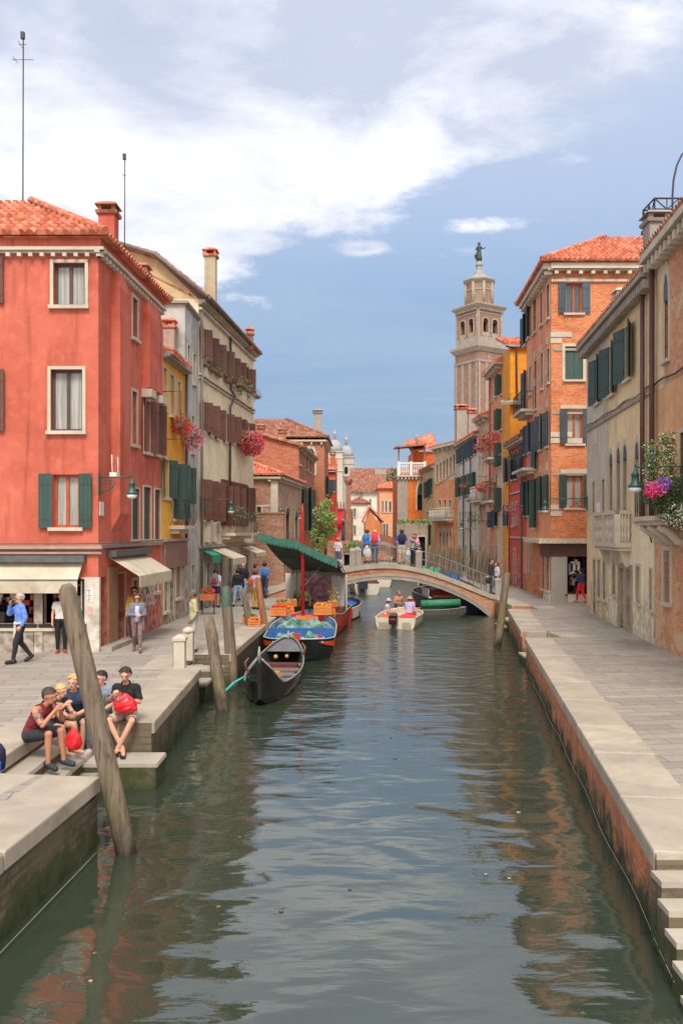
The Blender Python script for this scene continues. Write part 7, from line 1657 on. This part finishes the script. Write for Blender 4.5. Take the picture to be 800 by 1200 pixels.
    tmp = mb.build('body', None, None, (0, 0, 0)); md = tmp.modifiers.new('r', 'REMESH'); md.mode = 'VOXEL'; md.voxel_size = vox; md.use_smooth_shade = True
    ms = tmp.modifiers.new('s', 'SMOOTH'); ms.factor = .5; ms.iterations = 2
    bpy.context.view_layer.update(); dg = bpy.context.evaluated_depsgraph_get(); me = bpy.data.meshes.new_from_object(tmp.evaluated_get(dg)); me.name = 'body'
    bpy.data.objects.remove(tmp); body = bpy.data.objects.new('body', me); col.objects.link(body); body.parent = root; me.materials.clear(); me.materials.append(skin or SKIN)
    nv = len(me.vertices); co_ = np.zeros(nv*3, np.float32); me.vertices.foreach_get('co', co_); co_ = co_.reshape(-1, 3); no_ = np.zeros(nv*3, np.float32); me.vertices.foreach_get('normal', no_); no_ = no_.reshape(-1, 3)
    me.polygons.foreach_set('use_smooth', np.ones(len(me.polygons), bool))
    fv = [tuple(p.vertices) for p in me.polygons]; cen = np.array([co_[list(v)].mean(0) for v in fv])
    best = np.full(len(cen), 9.0); bi = np.zeros(len(cen), int); bt = np.zeros(len(cen))
    for i, (n, a, b, ra, rb) in enumerate(bones):
        a_ = np.array(a); dd = np.array(b)-a_; L2 = max(1e-9, dd@dd); t = np.clip(((cen-a_)@dd)/L2, 0, 1); dist = np.linalg.norm(cen-(a_+t[:, None]*dd), axis=1)-(ra+(rb-ra)*t)
        m_ = dist < best; best[m_] = dist[m_]; bi[m_] = i; bt[m_] = t[m_]
    bn = np.array([b[0] for b in bones])[bi]
    def shell(name, mask, off, mat, flare=None):
        idx = np.nonzero(mask)[0]
        if len(idx) == 0: return
        used = {}; vs = []; fs = []
        for i in idx:
            f_ = []
            for v in fv[i]:
                if v not in used: used[v] = len(vs); p = co_[v]+no_[v]*(off*(1+(.55*noise.noise(Vector(co_[v])*38)+.35*noise.noise(Vector(co_[v])*80) if name == 'hair' else (.55*noise.noise(Vector((co_[v][0]*13, co_[v][1]*13, co_[v][2]*9))+Vector((len(fv) % 17, 0, 0)))+.3*noise.noise(Vector(co_[v])*26))))); vs.append(tuple(p))
                f_.append(used[v])
            fs.append(tuple(f_))
        m2 = bpy.data.meshes.new(name); m2.from_pydata(vs, [], fs); m2.materials.append(mat); m2.polygons.foreach_set('use_smooth', np.ones(len(fs), bool))
        uvl = m2.uv_layers.new(name='UVMap')
        o = bpy.data.objects.new(name, m2); col.objects.link(o); o.parent = root; return o
    isin = lambda *ns: np.isin(bn, ns)
    if bot:
        c, ln = bot[:2]; k = isin('pelvis', 'thighL', 'thighR')
        if ln < 1: k = k & ~(isin('thighL', 'thighR') & (bt > ln)) & ~isin('none')
        else: k = k | (isin('shinL', 'shinR') & (bt < ln-1)) | (isin('calfL', 'calfR') & (bt < (ln-1)*3))
        shell('trousers' if ln > 1.2 else 'shorts', k, .014 if ln > 1.2 else .02, plain('cloth', c, .85, var=.12, scale=9))
    if top:
        c, sl = top[:2]; k = isin('torso', 'shoulders') | (isin('pelvis') & (bt > .3))
        if not vest: k = k | (isin('uarmL', 'uarmR') & (bt < min(1, sl)))
        if sl > 1: k = k | (isin('farmL', 'farmR') & (bt < sl-1))
        if vest: k = k & ~(isin('shoulders') & (np.abs(cen[:, 0]-V['chs'].x) > .11))
        shell(top[2] if len(top) > 2 else ('shirt' if sl > .9 else 't_shirt'), k, .022, plain('cloth', c, .85, var=.12, scale=9))
    if shoe:
        for q in 'LR': shell('shoe', isin('foot'+q, 'heel'+q), .012, plain('shoe', shoe[0], .6))
    hl = (np.array(M_.inverted()) @ (cen-np.array(hd)).T).T
    hm = isin('skull', 'face', 'ear', 'brow', 'neck', 'jaw')
    if hair:
        c, st = hair; m_ = isin('skull', 'brow', 'face') & (((hl[:, 2] > .07-.25*np.clip(hl[:, 1]+.06, 0, 1)*1.2) & (hl[:, 1] > -.075)) | ((hl[:, 1] > .02) & (hl[:, 2] > -.05)))
        o_ = .012
        if st == 'short': m_ &= ((hl[:, 2] > .045) | (hl[:, 1] > .025)); o_ = .02
        if st in ('bob', 'long'): m_ |= (isin('skull', 'ear', 'jaw', 'neck') & (hl[:, 1] > -.02) & (hl[:, 2] > -.09)); o_ = .028
        if st == 'fringe': m_ &= (hl[:, 2] < .06)
        shell('hair', m_, o_, plain('hair', c, .6, var=.3, scale=40))
        if st == 'long': 
            mb = MB(); capsule(mb, hp((0, .06, 0)), hp((0, .09, -.2)), .08, .05); mb.build('long_hair', plain('hair', c, .6, var=.3, scale=40), root, (0, 0, 0))
        if st == 'bun':
            mb = MB(); mb.ball(hp((0, .1, .06)), .045, 8); mb.build('hair_bun', plain('hair', c, .6, var=.3, scale=40), root, (0, 0, 0))
    for s_ in (-1, 1):
        mb = MB(); mb.ball(hp((s_*.032, -.088, .012)), .009, 8); mb.build('eye', plain('eye', (.02, .015, .012), .3), root, (0, 0, 0))
    mb = MB(); capsule(mb, hp((-.018, -.099, -.05)), hp((.018, -.099, -.05)), .005, .005, 6); mb.build('mouth', plain('lip colour', S(150, 70, 62), .6), root, (0, 0, 0))
    if glasses: mb = MB(); mb.box(-.065, .065, -.115, -.095, -.003, .028); o = mb.build('sunglasses', plain('black lens', (.01, .01, .01), .15), root, (0, 0, 0)); o.location = hd; o.rotation_euler = (M_.to_euler())
    if cap:
        mb = MB(); mb.lathe((0, .01, .06), [(.105, 0), (.1, .04), (.07, .08), (.02, .1)], 14)
        if cap[1] == 'brim': mb.lathe((0, .01, .055), [(.17, 0), (.165, .012), (.1, .02)], 14)
        o = mb.build('hat', plain('hat cloth', cap[0], .8), root, (0, 0, 0)); o.location = hd; o.rotation_euler = M_.to_euler()
    if skirt: pass
    root['_m'] = 0; del root['_m']
    return root, V, sc_
def wpt(root, p):   # local point of a person in world
    s_ = root.scale[0]; a = root.rotation_euler[2]; x, y, z = p; x, y, z = x*s_, y*s_, z*s_
    return (root.location.x+x*math.cos(a)-y*math.sin(a), root.location.y+x*math.sin(a)+y*math.cos(a), root.location.z+z)
def on_back(root, V, name, w_, h, c, label, c2=None, up=-.22):
    p = wpt(root, (V['chs'].x, V['chs'].y+.17, V['chs'].z+up)); return bag(name, p[0], p[1], p[2], w_, h, .18, c, label, 'backpack', rz=root.rotation_euler[2]+math.pi, c2=c2)
G5 = 'people sitting on the landing steps eating'
# ---- five seated people on the left landing
def put(px, py_seat, z): d = (EYE-z)*1000/(py_seat-622); return gx(px, d), d
BL = S(30, 30, 32)
r1, V1, s1 = person('man in maroon vest and dark shorts with tattooed arm, eating on the steps', -4.98, 13.75, .965, 1.80, rot=68, base=SIT, vox=.0085,
    J=dict(wst=(0, -.06, .25), chs=(0, -.2, .45), nck=(0, -.27, .58), hd=(0, -.34, .72), sL=(.19, -.22, .53), sR=(-.19, -.22, .53), eL=(.2, -.42, .33), eR=(-.22, -.4, .32), wL=(.06, -.5, .55), wR=(-.07, -.52, .54), kL=(.13, -.45, .17), kR=(-.12, -.43, .17), aL=(.14, -.5, -.27), aR=(-.12, -.42, -.27), tL=(.16, -.66, -.34), tR=(-.14, -.58, -.34)),
    top=(S(122, 36, 48), 0), vest=True, bot=(S(44, 46, 54), .95), shoe=(S(40, 56, 62), 1), hair=(S(66, 52, 44), 'short'), skin=SKIN2, look=(0, 12), group=G5)
mb = MB()    # tattoo sleeve
p0, p1_ = V1['sR'].lerp(V1['eR'], .2), V1['sR'].lerp(V1['eR'], .95)
TAT = plaster('tattooed skin', S(176, 124, 100), S(70, 66, 70), .8); TAT2 = newmat('tattoo'); m, nt, bs = TAT2; n_ = noi(nt, pos(nt), 22, 4, .6, 1.2); nt.links.new(mixc(nt, ramp(nt, n_, [(.45, 0.), (.55, 1.)]), S(72, 68, 72), S(190, 132, 104)), bs.inputs['Base Color'])
mb.tube([p0, p0.lerp(p1_, .5), p1_], [.064, .06, .054], 12, cap=False); mb.build('tattoo_sleeve', m, r1, (0, 0, 0))
r2_, V2, s2 = person('blonde woman behind him on the steps, bare legs, hair in a bun', -4.93, 14.5, .965, 1.64, rot=60, base=SIT, fem=True, vox=.0085,
    J=dict(chs=(0, -.15, .46), nck=(0, -.2, .59), hd=(0, -.27, .73), sL=(.17, -.16, .54), sR=(-.17, -.16, .54), eL=(.22, -.3, .32), wL=(.1, -.5, .34), eR=(-.22, -.3, .32), wR=(-.06, -.42, .5), aL=(.12, -.52, -.3), tL=(.12, -.68, -.34), aR=(-.1, -.5, -.3), tR=(-.1, -.66, -.34)),
    top=(S(60, 60, 70), .3), bot=(S(50, 50, 58), .6), hair=(S(206, 168, 110), 'bun'), look=(0, 10), group=G5)
r3, V3, s3 = person('fair haired man in navy polo sitting with clasped hands behind the pole', gx(88, 15.35), 15.42, .86, 1.86, rot=8, base=SIT, vox=.0085, fat=1.06,
    J=dict(chs=(0, -.16, .47), nck=(0, -.2, .6), hd=(0, -.26, .75), sL=(.2, -.16, .55), sR=(-.2, -.16, .55), eL=(.27, -.26, .32), eR=(-.27, -.26, .32), wL=(.05, -.48, .24), wR=(-.05, -.47, .24), kL=(.2, -.42, .1), kR=(-.2, -.42, .1), aL=(.16, -.46, -.36), aR=(-.16, -.46, -.36), tL=(.2, -.62, -.42), tR=(-.2, -.62, -.42)),
    top=(S(44, 58, 84), .75), bot=(S(60, 58, 60), .8), shoe=(BL, 1), hair=(S(214, 160, 96), 'short'), look=(-12, 4), group=G5)
r4, V4, s4 = person('dark haired man in grey printed t-shirt and jeans with a straw', gx(121, 15.3), 15.32, .965, 1.72, rot=-4, base=SIT, vox=.0085,
    J=dict(wR=(-.06, -.34, .46), eR=(-.23, -.2, .36), wL=(.1, -.38, .24), kL=(.12, -.42, .1), kR=(-.12, -.42, .1), aL=(.1, -.44, -.43), aR=(-.1, -.44, -.43), tL=(.12, -.6, -.5), tR=(-.12, -.6, -.5)),
    top=(S(128, 136, 156), .8), bot=(S(84, 90, 100), 1.95), shoe=(S(190, 190, 190), 1), hair=(S(30, 28, 30), 'short'), look=(-18, 6), group=G5)
mb = MB(); mb.box(-.1, .1, -.232, -.215, .28, .5); o = mb.build('shirt_print', plaster('green yellow print', S(170, 184, 80), S(110, 150, 130)), r4, (0, 0, 0))
r5, V5, s5 = person('man in black t-shirt and beige shorts with crossed ankles and flip-flops', gx(150, 15.32), 15.3, .965, 1.80, rot=-3, base=SIT, vox=.0085,
    J=dict(hd=(0, -.13, .8), nck=(0, -.08, .64), eL=(.25, -.14, .34), eR=(-.28, -.12, .36), wL=(.07, -.34, .42), wR=(-.15, -.3, .5), kL=(.2, -.42, .07), kR=(-.2, -.42, .07), aL=(-.02, -.5, -.38), aR=(.06, -.46, -.4), tL=(-.06, -.66, -.44), tR=(.12, -.62, -.45)),
    top=(S(30, 30, 34), .85), bot=(S(190, 174, 150), .9), hair=(S(46, 40, 38), 'short'), look=(6, 16), group=G5)
mb = MB()
for a, b in (('aL', 'tL'), ('aR', 'tR')): v0, v1 = V5[a], V5[b]; mb.hexa([tuple(Vector(q)) for q in ((v0.x-.045, v0.y+.06, v0.z-.085), (v1.x-.045, v1.y-.05, v1.z-.045), (v1.x+.045, v1.y-.05, v1.z-.045), (v0.x+.045, v0.y+.06, v0.z-.085), (v0.x-.045, v0.y+.06, v0.z-.07), (v1.x-.045, v1.y-.05, v1.z-.03), (v1.x+.045, v1.y-.05, v1.z-.03), (v0.x+.045, v0.y+.06, v0.z-.07))])
mb.build('flip_flops', plain('rubber sole', BL), r5, (0, 0, 0))
mb = MB(); mb.box(-.04, .06, -.52, -.46, .5, .56); mb.build('snack_tub', plain('red white tub', S(200, 70, 70)), r5, (0, 0, 0))
def plastic_bag(x, y, z, w_, h, label, c=S(222, 34, 44), seed=1, name='plastic_bag', dp=.16):
    r_ = random.Random(seed); o = Vector((seed*3.3, 0, 0)); rings = []; n = 14
    for k in range(9):
        t = k/8; f = (.55, .85, 1, 1, .95, .85, .65, .42, .16)[k]; rings.append([(x+w_/2*f*math.cos(2*math.pi*q/n)*(1+.22*noise.noise(Vector((q*.9, k*.6, 0))+o)), y+dp/2*f*math.sin(2*math.pi*q/n)*(1+.3*noise.noise(Vector((q*.9, k*.6, 5))+o)), z+h*t) for q in range(n)])
    mb = MB(); mb.ring(rings, smooth=False); B_ = mb.build(name, None, None, (x, y, z)); B_.location = (x, y, z); B_.data.materials.append(plain(name, c, .35)); return tag(B_, label, 'plastic bag')
p = wpt(r5, (.06, -.28, .17)); plastic_bag(p[0], p[1]-.06, p[2]+.02, .42, .34, 'red plastic bag on the lap of the man in black', seed=2, dp=.26)
p = wpt(r1, (0, 0, 0)); plastic_bag(gx(89, 13.7), 13.6, .86, .26, .36, 'red plastic bag hanging beside the tattooed man', seed=5)
plastic_bag(gx(117, 14.9), 14.93, 1.1, .12, .2, 'small red packet held by the man in the grey shirt', seed=7, name='red_packet', dp=.1)

# ---- people on the left quay
def sp_(px, py_feet, z=.95): d = (EYE-z)*1000/(py_feet-622); return gx(px, d), d
x, d = sp_(24, 777); rr, V, s_ = person('grey haired man in blue shirt walking left, hand raised to his face', x, d, .95, 1.78, rot=-52, base=WALK, vox=.011,
    J=dict(eR=(-.24, -.2, 1.22), wR=(-.06, -.22, 1.5), eL=(.24, .06, 1.14), wL=(.2, -.05, .95)), top=(S(104, 140, 214), 1.9), bot=(S(38, 38, 46), 1.97), shoe=(BL, 1), hair=(S(170, 168, 164), 'short'), glasses=True)
mb = MB(); mb.tube([(.13*math.cos(a*.45)*1.15, .11*math.sin(a*.45)*1.15, 1.02+.015*math.sin(a)) for a in range(15)], .032, 6); mb.hexa([(-.08, -.15, .68), (.02, -.17, .66), (.03, -.12, .66), (-.07, -.1, .68), (-.03, -.15, 1.0), (.03, -.15, 1.0), (.03, -.11, 1.0), (-.03, -.11, 1.0)]); mb.build('sweater_round_waist', plain('cream knit', S(222, 214, 204), .9), rr, (0, 0, 0))
x, d = sp_(72, 765); person('person in black trousers and white top half hidden behind the leaning pole', x, d, .95, 1.68, rot=20, vox=.013, top=(S(214, 206, 200), .5), bot=(S(26, 26, 30), 1.95), hair=(S(60, 44, 36), 'bob'), shoe=(S(170, 60, 60), 1), fem=True)
x, d = sp_(154, 756); person('dark haired woman in mustard top walking behind her friend', x, d+.4, .95, 1.68, rot=10, base=WALK, vox=.013, top=(S(196, 156, 60), 1.6), bot=(S(70, 60, 60), 1.95), hair=(S(44, 32, 28), 'bob'), shoe=(BL, 1), fem=True, glasses=True)
x, d = sp_(161, 764); rr, V, s_ = person('woman in lavender top and long grey cardigan with sunglasses', x, d, .95, 1.62, rot=12, base=WALK, vox=.012, J=dict(wR=(-.02, -.2, 1.14), wL=(.1, -.22, 1.12), eL=(.24, .0, 1.14), eR=(-.24, .02, 1.14)), top=(S(112, 120, 134), 1.85, 'cardigan'), bot=(S(126, 102, 98), 1.9), hair=(S(80, 44, 34), 'bob'), shoe=(S(110, 90, 80), 1), fem=True, glasses=True)
mb = MB(); mb.ring([[(x_*w_, -y_-.0, z_) for x_, y_ in ((-.075, .06), (-.05, .125), (0, .142), (.05, .125), (.075, .06))] for z_, w_ in ((.93, 1.15), (1.15, 1.0), (1.3, 1.1), (1.4, .8))], smooth=True); mb.build('lavender_top', plain('cloth', S(196, 202, 232), .85, var=.12, scale=9), rr, (0, 0, 0))
mb = MB()
for s_ in (-1, 1):
    mb.hexa([(s_*.13-.03, -.02, .66), (s_*.19+.02, -.04, .66), (s_*.2+.02, .12, .66), (s_*.13-.03, .14, .66), (s_*.12-.03, -.07, 1.4), (s_*.2+.0, -.07, 1.38), (s_*.2+.0, .1, 1.38), (s_*.12-.03, .12, 1.4)])
mb.hexa([(-.18, .1, .66), (.18, .1, .66), (.18, .15, .66), (-.18, .15, .66), (-.17, .09, 1.42), (.17, .09, 1.42), (.17, .13, 1.42), (-.17, .13, 1.42)]); mb.build('long_cardigan', plain('grey knit', S(126, 132, 144), .9), rr, (0, 0, 0))
x, d = sp_(227, 764); person('older man in pale olive jacket and light trousers standing by the stone posts', x, d, .95, 1.74, rot=-75, vox=.012, fat=1.06, J=dict(eL=(.25, .05, 1.14), wL=(.24, -.08, .93)), top=(S(176, 170, 128), 1.95, 'jacket'), bot=(S(182, 174, 164), 1.97), hair=(S(96, 92, 90), 'short'), shoe=(S(60, 52, 48), 1), skin=SKIN3)
x, d = sp_(253, 712); rr, V, s_ = person('tourist in navy shorts seen from behind with a grey and red backpack', x, d, .95, 1.68, rot=170, vox=.014, top=(S(190, 192, 210), .8), bot=(S(36, 40, 70), .6), hair=(S(60, 36, 34), 'bob'), shoe=(BL, 1), skin=SKIN2)
on_back(rr, V, 'backpack', .32, .46, S(120, 116, 118), 'grey backpack with red edges worn by the tourist in navy shorts', c2=S(170, 40, 48))
b_ = empty('suitcase', (x-.45, d-.1, .95), 'small grey upright suitcase beside the tourist in navy shorts', 'suitcase'); mb = MB(); mb.box(x-.6, x-.3, d-.2, d+.02, 1.0, 1.55); mb.build('case', plain('suitcase shell', S(110, 114, 120), .5), b_); mb = MB(); mb.tube([(x-.5, d, 1.55), (x-.5, d, 1.85), (x-.4, d, 1.85), (x-.4, d, 1.55)], .012, 5); mb.build('handle', IRON, b_)
x, d = sp_(279, 711); person('person in black jacket and light jeans seen from behind, standing wide', x, d, .95, 1.68, rot=185, vox=.014, J=dict(aL=(.2, .02, .09), aR=(-.2, .02, .09), kL=(.15, 0, .5), kR=(-.15, 0, .5), tL=(.24, -.13, .035), tR=(-.24, -.13, .035)), top=(S(26, 26, 30), 1.9, 'jacket'), bot=(S(134, 160, 192), 1.95), hair=(S(28, 24, 24), 'short'), shoe=(BL, 1))
x, d = sp_(285, 703); person('bald man in black jacket and pale trousers facing the camera', x, d, .95, 1.82, rot=-10, vox=.014, fat=1.1, top=(S(34, 36, 44), 1.9, 'jacket'), bot=(S(190, 186, 208), 1.95), shoe=(BL, 1))
x, d = sp_(299, 714); rr, V, s_ = person('person in lilac shirt and mustard trousers with an orange shoulder bag', x, d, .95, 1.7, rot=150, vox=.014, fat=1.1, top=(S(198, 178, 214), 1.4), bot=(S(196, 152, 74), 1.95), hair=(S(110, 60, 50), 'bob'), shoe=(BL, 1), fem=True)
p = wpt(rr, (-.05, .2, 1.0)); bag('shoulder_bag', p[0]-.1, p[1]-.12, p[2]+.05, .22, .38, .12, S(190, 96, 44), 'orange brown cloth bag slung over the lilac shirt', 'shoulder bag', lean=.3)
x, d = sp_(297, 706); person('man with dark hair in grey shirt among the group by the green canopy', x, d+1, .95, 1.76, rot=120, vox=.016, top=(S(120, 120, 130), 1.2), bot=(S(40, 40, 50), 1.95), hair=(S(30, 26, 26), 'short'), shoe=(BL, 1))
x, d = sp_(308, 703); rr, V, s_ = person('man in blue shirt walking away with a blue backpack near the canopy', x, d+1, .95, 1.8, rot=175, base=WALK, vox=.016, top=(S(84, 130, 176), .9), bot=(S(50, 56, 80), 1.95), hair=(S(36, 30, 30), 'short'), shoe=(BL, 1)); on_back(rr, V, 'backpack', .28, .42, S(70, 110, 160), 'blue backpack worn by the man in blue shirt near the canopy')
# vendor on the barge
X, Y = vbw(-.15, 1.6); person('vendor in light green top leaning over behind the red mast', X, Y, .45, 1.66, rot=-20, vox=.014, J=dict(chs=(0, -.12, 1.3), nck=(0, -.18, 1.42), hd=(0, -.24, 1.54), sL=(.17, -.13, 1.37), sR=(-.17, -.13, 1.37)), top=(S(150, 174, 110), .8), bot=(S(50, 50, 54), 1.95), hair=(S(34, 26, 26), 'bob'), fem=True, look=(0, 25))
# ---- on the stone bridge
def onb(px, y=44.9, **k): x = gx(px, y); return x, y, btop(x)-.005
GB = 'people standing on the bridge'
x, y, z = onb(430, 45.2); person('man in bright blue t-shirt standing on the bridge left of the woman', x, y, z, 1.8, rot=190, vox=.015, top=(S(50, 120, 190), .8), bot=(S(90, 56, 50), .9), hair=(S(80, 56, 44), 'short'), shoe=(BL, 1), group=GB)
x, y, z = onb(439); rr, V, s_ = person('blonde woman in jeans on the bridge wearing a red backpack', x, y, z, 1.74, rot=175, vox=.015, top=(S(180, 186, 220), .9), bot=(S(70, 88, 120), 1.95), hair=(S(214, 166, 110), 'bob'), shoe=(BL, 1), fem=True, fat=1.05, group=GB); on_back(rr, V, 'backpack', .36, .48, S(222, 50, 66), 'red backpack on the blonde woman on the bridge')
plastic_bag(gx(430, 44.6), 44.6, z+.35, .42, .6, 'pale grey shopping bag held between the couple on the bridge', c=S(196, 198, 196), seed=9)
b_ = bag('blue_bag', gx(424.5, 44.7), 44.7, z+.5, .36, .4, .2, S(40, 60, 160), 'dark blue bag hanging beside the man in blue on the bridge', 'bag')
x, y, z = onb(470.5); rr, V, s_ = person('man in royal blue shirt and cream shorts with black backpack, on the bridge', x, y, z, 1.82, rot=180, vox=.015, fat=1.05, top=(S(60, 70, 190), .8), bot=(S(200, 190, 172), .85), hair=(S(50, 36, 32), 'short'), shoe=(BL, 1), group=GB, J=dict(eL=(.27, .0, 1.16), wL=(.24, -.15, 1.0))); on_back(rr, V, 'backpack', .34, .5, S(34, 36, 50), 'black backpack on the man in royal blue on the bridge')
x, y, z = onb(483, 44.6); person('woman in grey top and black trousers leaning on the bridge railing', x, y, z, 1.66, rot=115, vox=.015, fem=True, J=dict(chs=(0, -.08, 1.3), hd=(0, -.14, 1.58), nck=(0, -.1, 1.44), eL=(.2, -.2, 1.14), wL=(.14, -.4, 1.02), eR=(-.2, -.2, 1.14), wR=(-.14, -.4, 1.02)), top=(S(140, 138, 146), 1.8), bot=(S(36, 34, 38), 1.95), hair=(S(176, 98, 62), 'bob'), shoe=(BL, 1), group=GB)
x, y, z = onb(486, 45.6); person('person in pink top behind the grey woman on the bridge', x, y, z, 1.74, rot=200, vox=.015, top=(S(226, 146, 180), .9), bot=(S(50, 44, 60), 1.95), hair=(S(60, 30, 30), 'short'), shoe=(BL, 1), fem=True, group=GB)
plastic_bag(gx(478, 44.4), 44.4, z+.55, .28, .45, 'pale blue grey bag held beside the railing by the grey woman', c=S(180, 190, 196), seed=12)
x, y, z = onb(576, 44.3); person('man in dark jacket and jeans standing at the right foot of the bridge', x-.05, y, z, 1.84, rot=80, vox=.015, top=(S(50, 54, 68), 1.9, 'jacket'), bot=(S(50, 62, 90), 1.95), hair=(S(50, 36, 30), 'short'), shoe=(BL, 1), group=GB)
x, y, z = onb(582, 45.4); person('woman in pale top facing the man at the right foot of the bridge', x, y, z, 1.7, rot=-80, vox=.015, top=(S(196, 190, 206), 1.4), bot=(S(60, 54, 64), 1.95), hair=(S(120, 60, 44), 'bob'), shoe=(BL, 1), fem=True, group=GB)
mb = MB(); p = (gx(571, 44.2), 44.15, btop(7.5)+.55); bag('dark_bag', p[0], p[1], p[2]-.1, .25, .3, .15, BL, 'dark bag hanging at the hip of the man at the bridge foot', 'bag')
# people beyond the left end of the bridge
xx = gx(404.5, 47.5); person('person in grey top and dark shorts with a backpack left of the bridge', xx, 50, 1.75, 1.62, rot=180, vox=.018, top=(S(170, 170, 176), .8), bot=(S(40, 42, 50), .7), hair=(S(90, 60, 44), 'short'), shoe=(BL, 1)) if False else None
xx = gx(398, 58); person('person in grey top and dark shorts on the far left quay past the bridge', xx, 58, .95, 1.65, rot=180, vox=.018, top=(S(170, 170, 176), .8), bot=(S(40, 42, 50), .7), hair=(S(110, 80, 60), 'short'), shoe=(BL, 1))
xx = gx(396, 45); person('person with orange hat at the left steps of the bridge', xx, 45.2, btop(xx), 1.6, rot=150, vox=.018, top=(S(200, 190, 200), .9), bot=(S(90, 90, 120), .9), cap=(S(220, 110, 50), 'cap'), hair=(S(190, 90, 50), 'short'), shoe=(BL, 1), group=GB)
# right quay
x, d = sp_(680, 706.5); person('woman in navy top and bright red trousers passing the corner shop', x, d, .95, 1.62, rot=-150, base=WALK, vox=.014, fem=True, J=dict(wL=(.12, -.25, 1.2), eL=(.24, -.05, 1.16)), top=(S(46, 60, 100), 1.5), bot=(S(222, 34, 40), 1.9), hair=(S(40, 28, 28), 'bun'), shoe=(S(190, 130, 90), 1))
# boat people
GS = 'people riding in the small boats'
def inboat(lx, ly, bo): s_ = math.sin(bo.rotation_euler[2]); c_ = math.cos(bo.rotation_euler[2]); return bo.location.x+lx*c_-ly*s_, bo.location.y+lx*s_+ly*c_
X, Y = inboat(-.55, .9, b4); person('woman in white sun hat and pale top sitting at the left of the motorboat', X, Y, .42, 1.64, rot=75, base=SIT, vox=.014, fem=True, top=(S(206, 206, 216), .3), bot=(S(216, 96, 66), .9), hair=(S(150, 90, 60), 'bob'), cap=(S(226, 222, 214), 'brim'), group=GS, glasses=True)
X, Y = inboat(.45, 1.15, b4); person('woman in lilac top and straw hat sitting at the right of the motorboat', X, Y, .48, 1.66, rot=150, base=SIT, vox=.014, fem=True, top=(S(190, 180, 222), .8), bot=(S(216, 70, 70), .9), hair=(S(150, 110, 80), 'bob'), cap=(S(226, 200, 160), 'brim'), group=GS)
X, Y = gx(466.5, 42.7), 42.9; person('shirtless tanned man steering the low grey boat', X, Y, .42, 1.8, rot=20, base=SIT, vox=.014, bot=(S(60, 80, 110), .9), hair=(S(150, 120, 100), 'short'), skin=SKIN2, fat=1.12, group=GS, J=dict(eL=(.32, -.02, .34), wL=(.3, -.25, .22)))
X, Y = gx(483.5, 43.4), 43.8; person('person in pink top seen low behind the green cover', X, Y, .15, 1.6, rot=-40, base=SIT, vox=.014, top=(S(232, 120, 140), .8), bot=(S(60, 60, 80), .9), hair=(S(150, 50, 50), 'bob'), fem=True, group=GS)
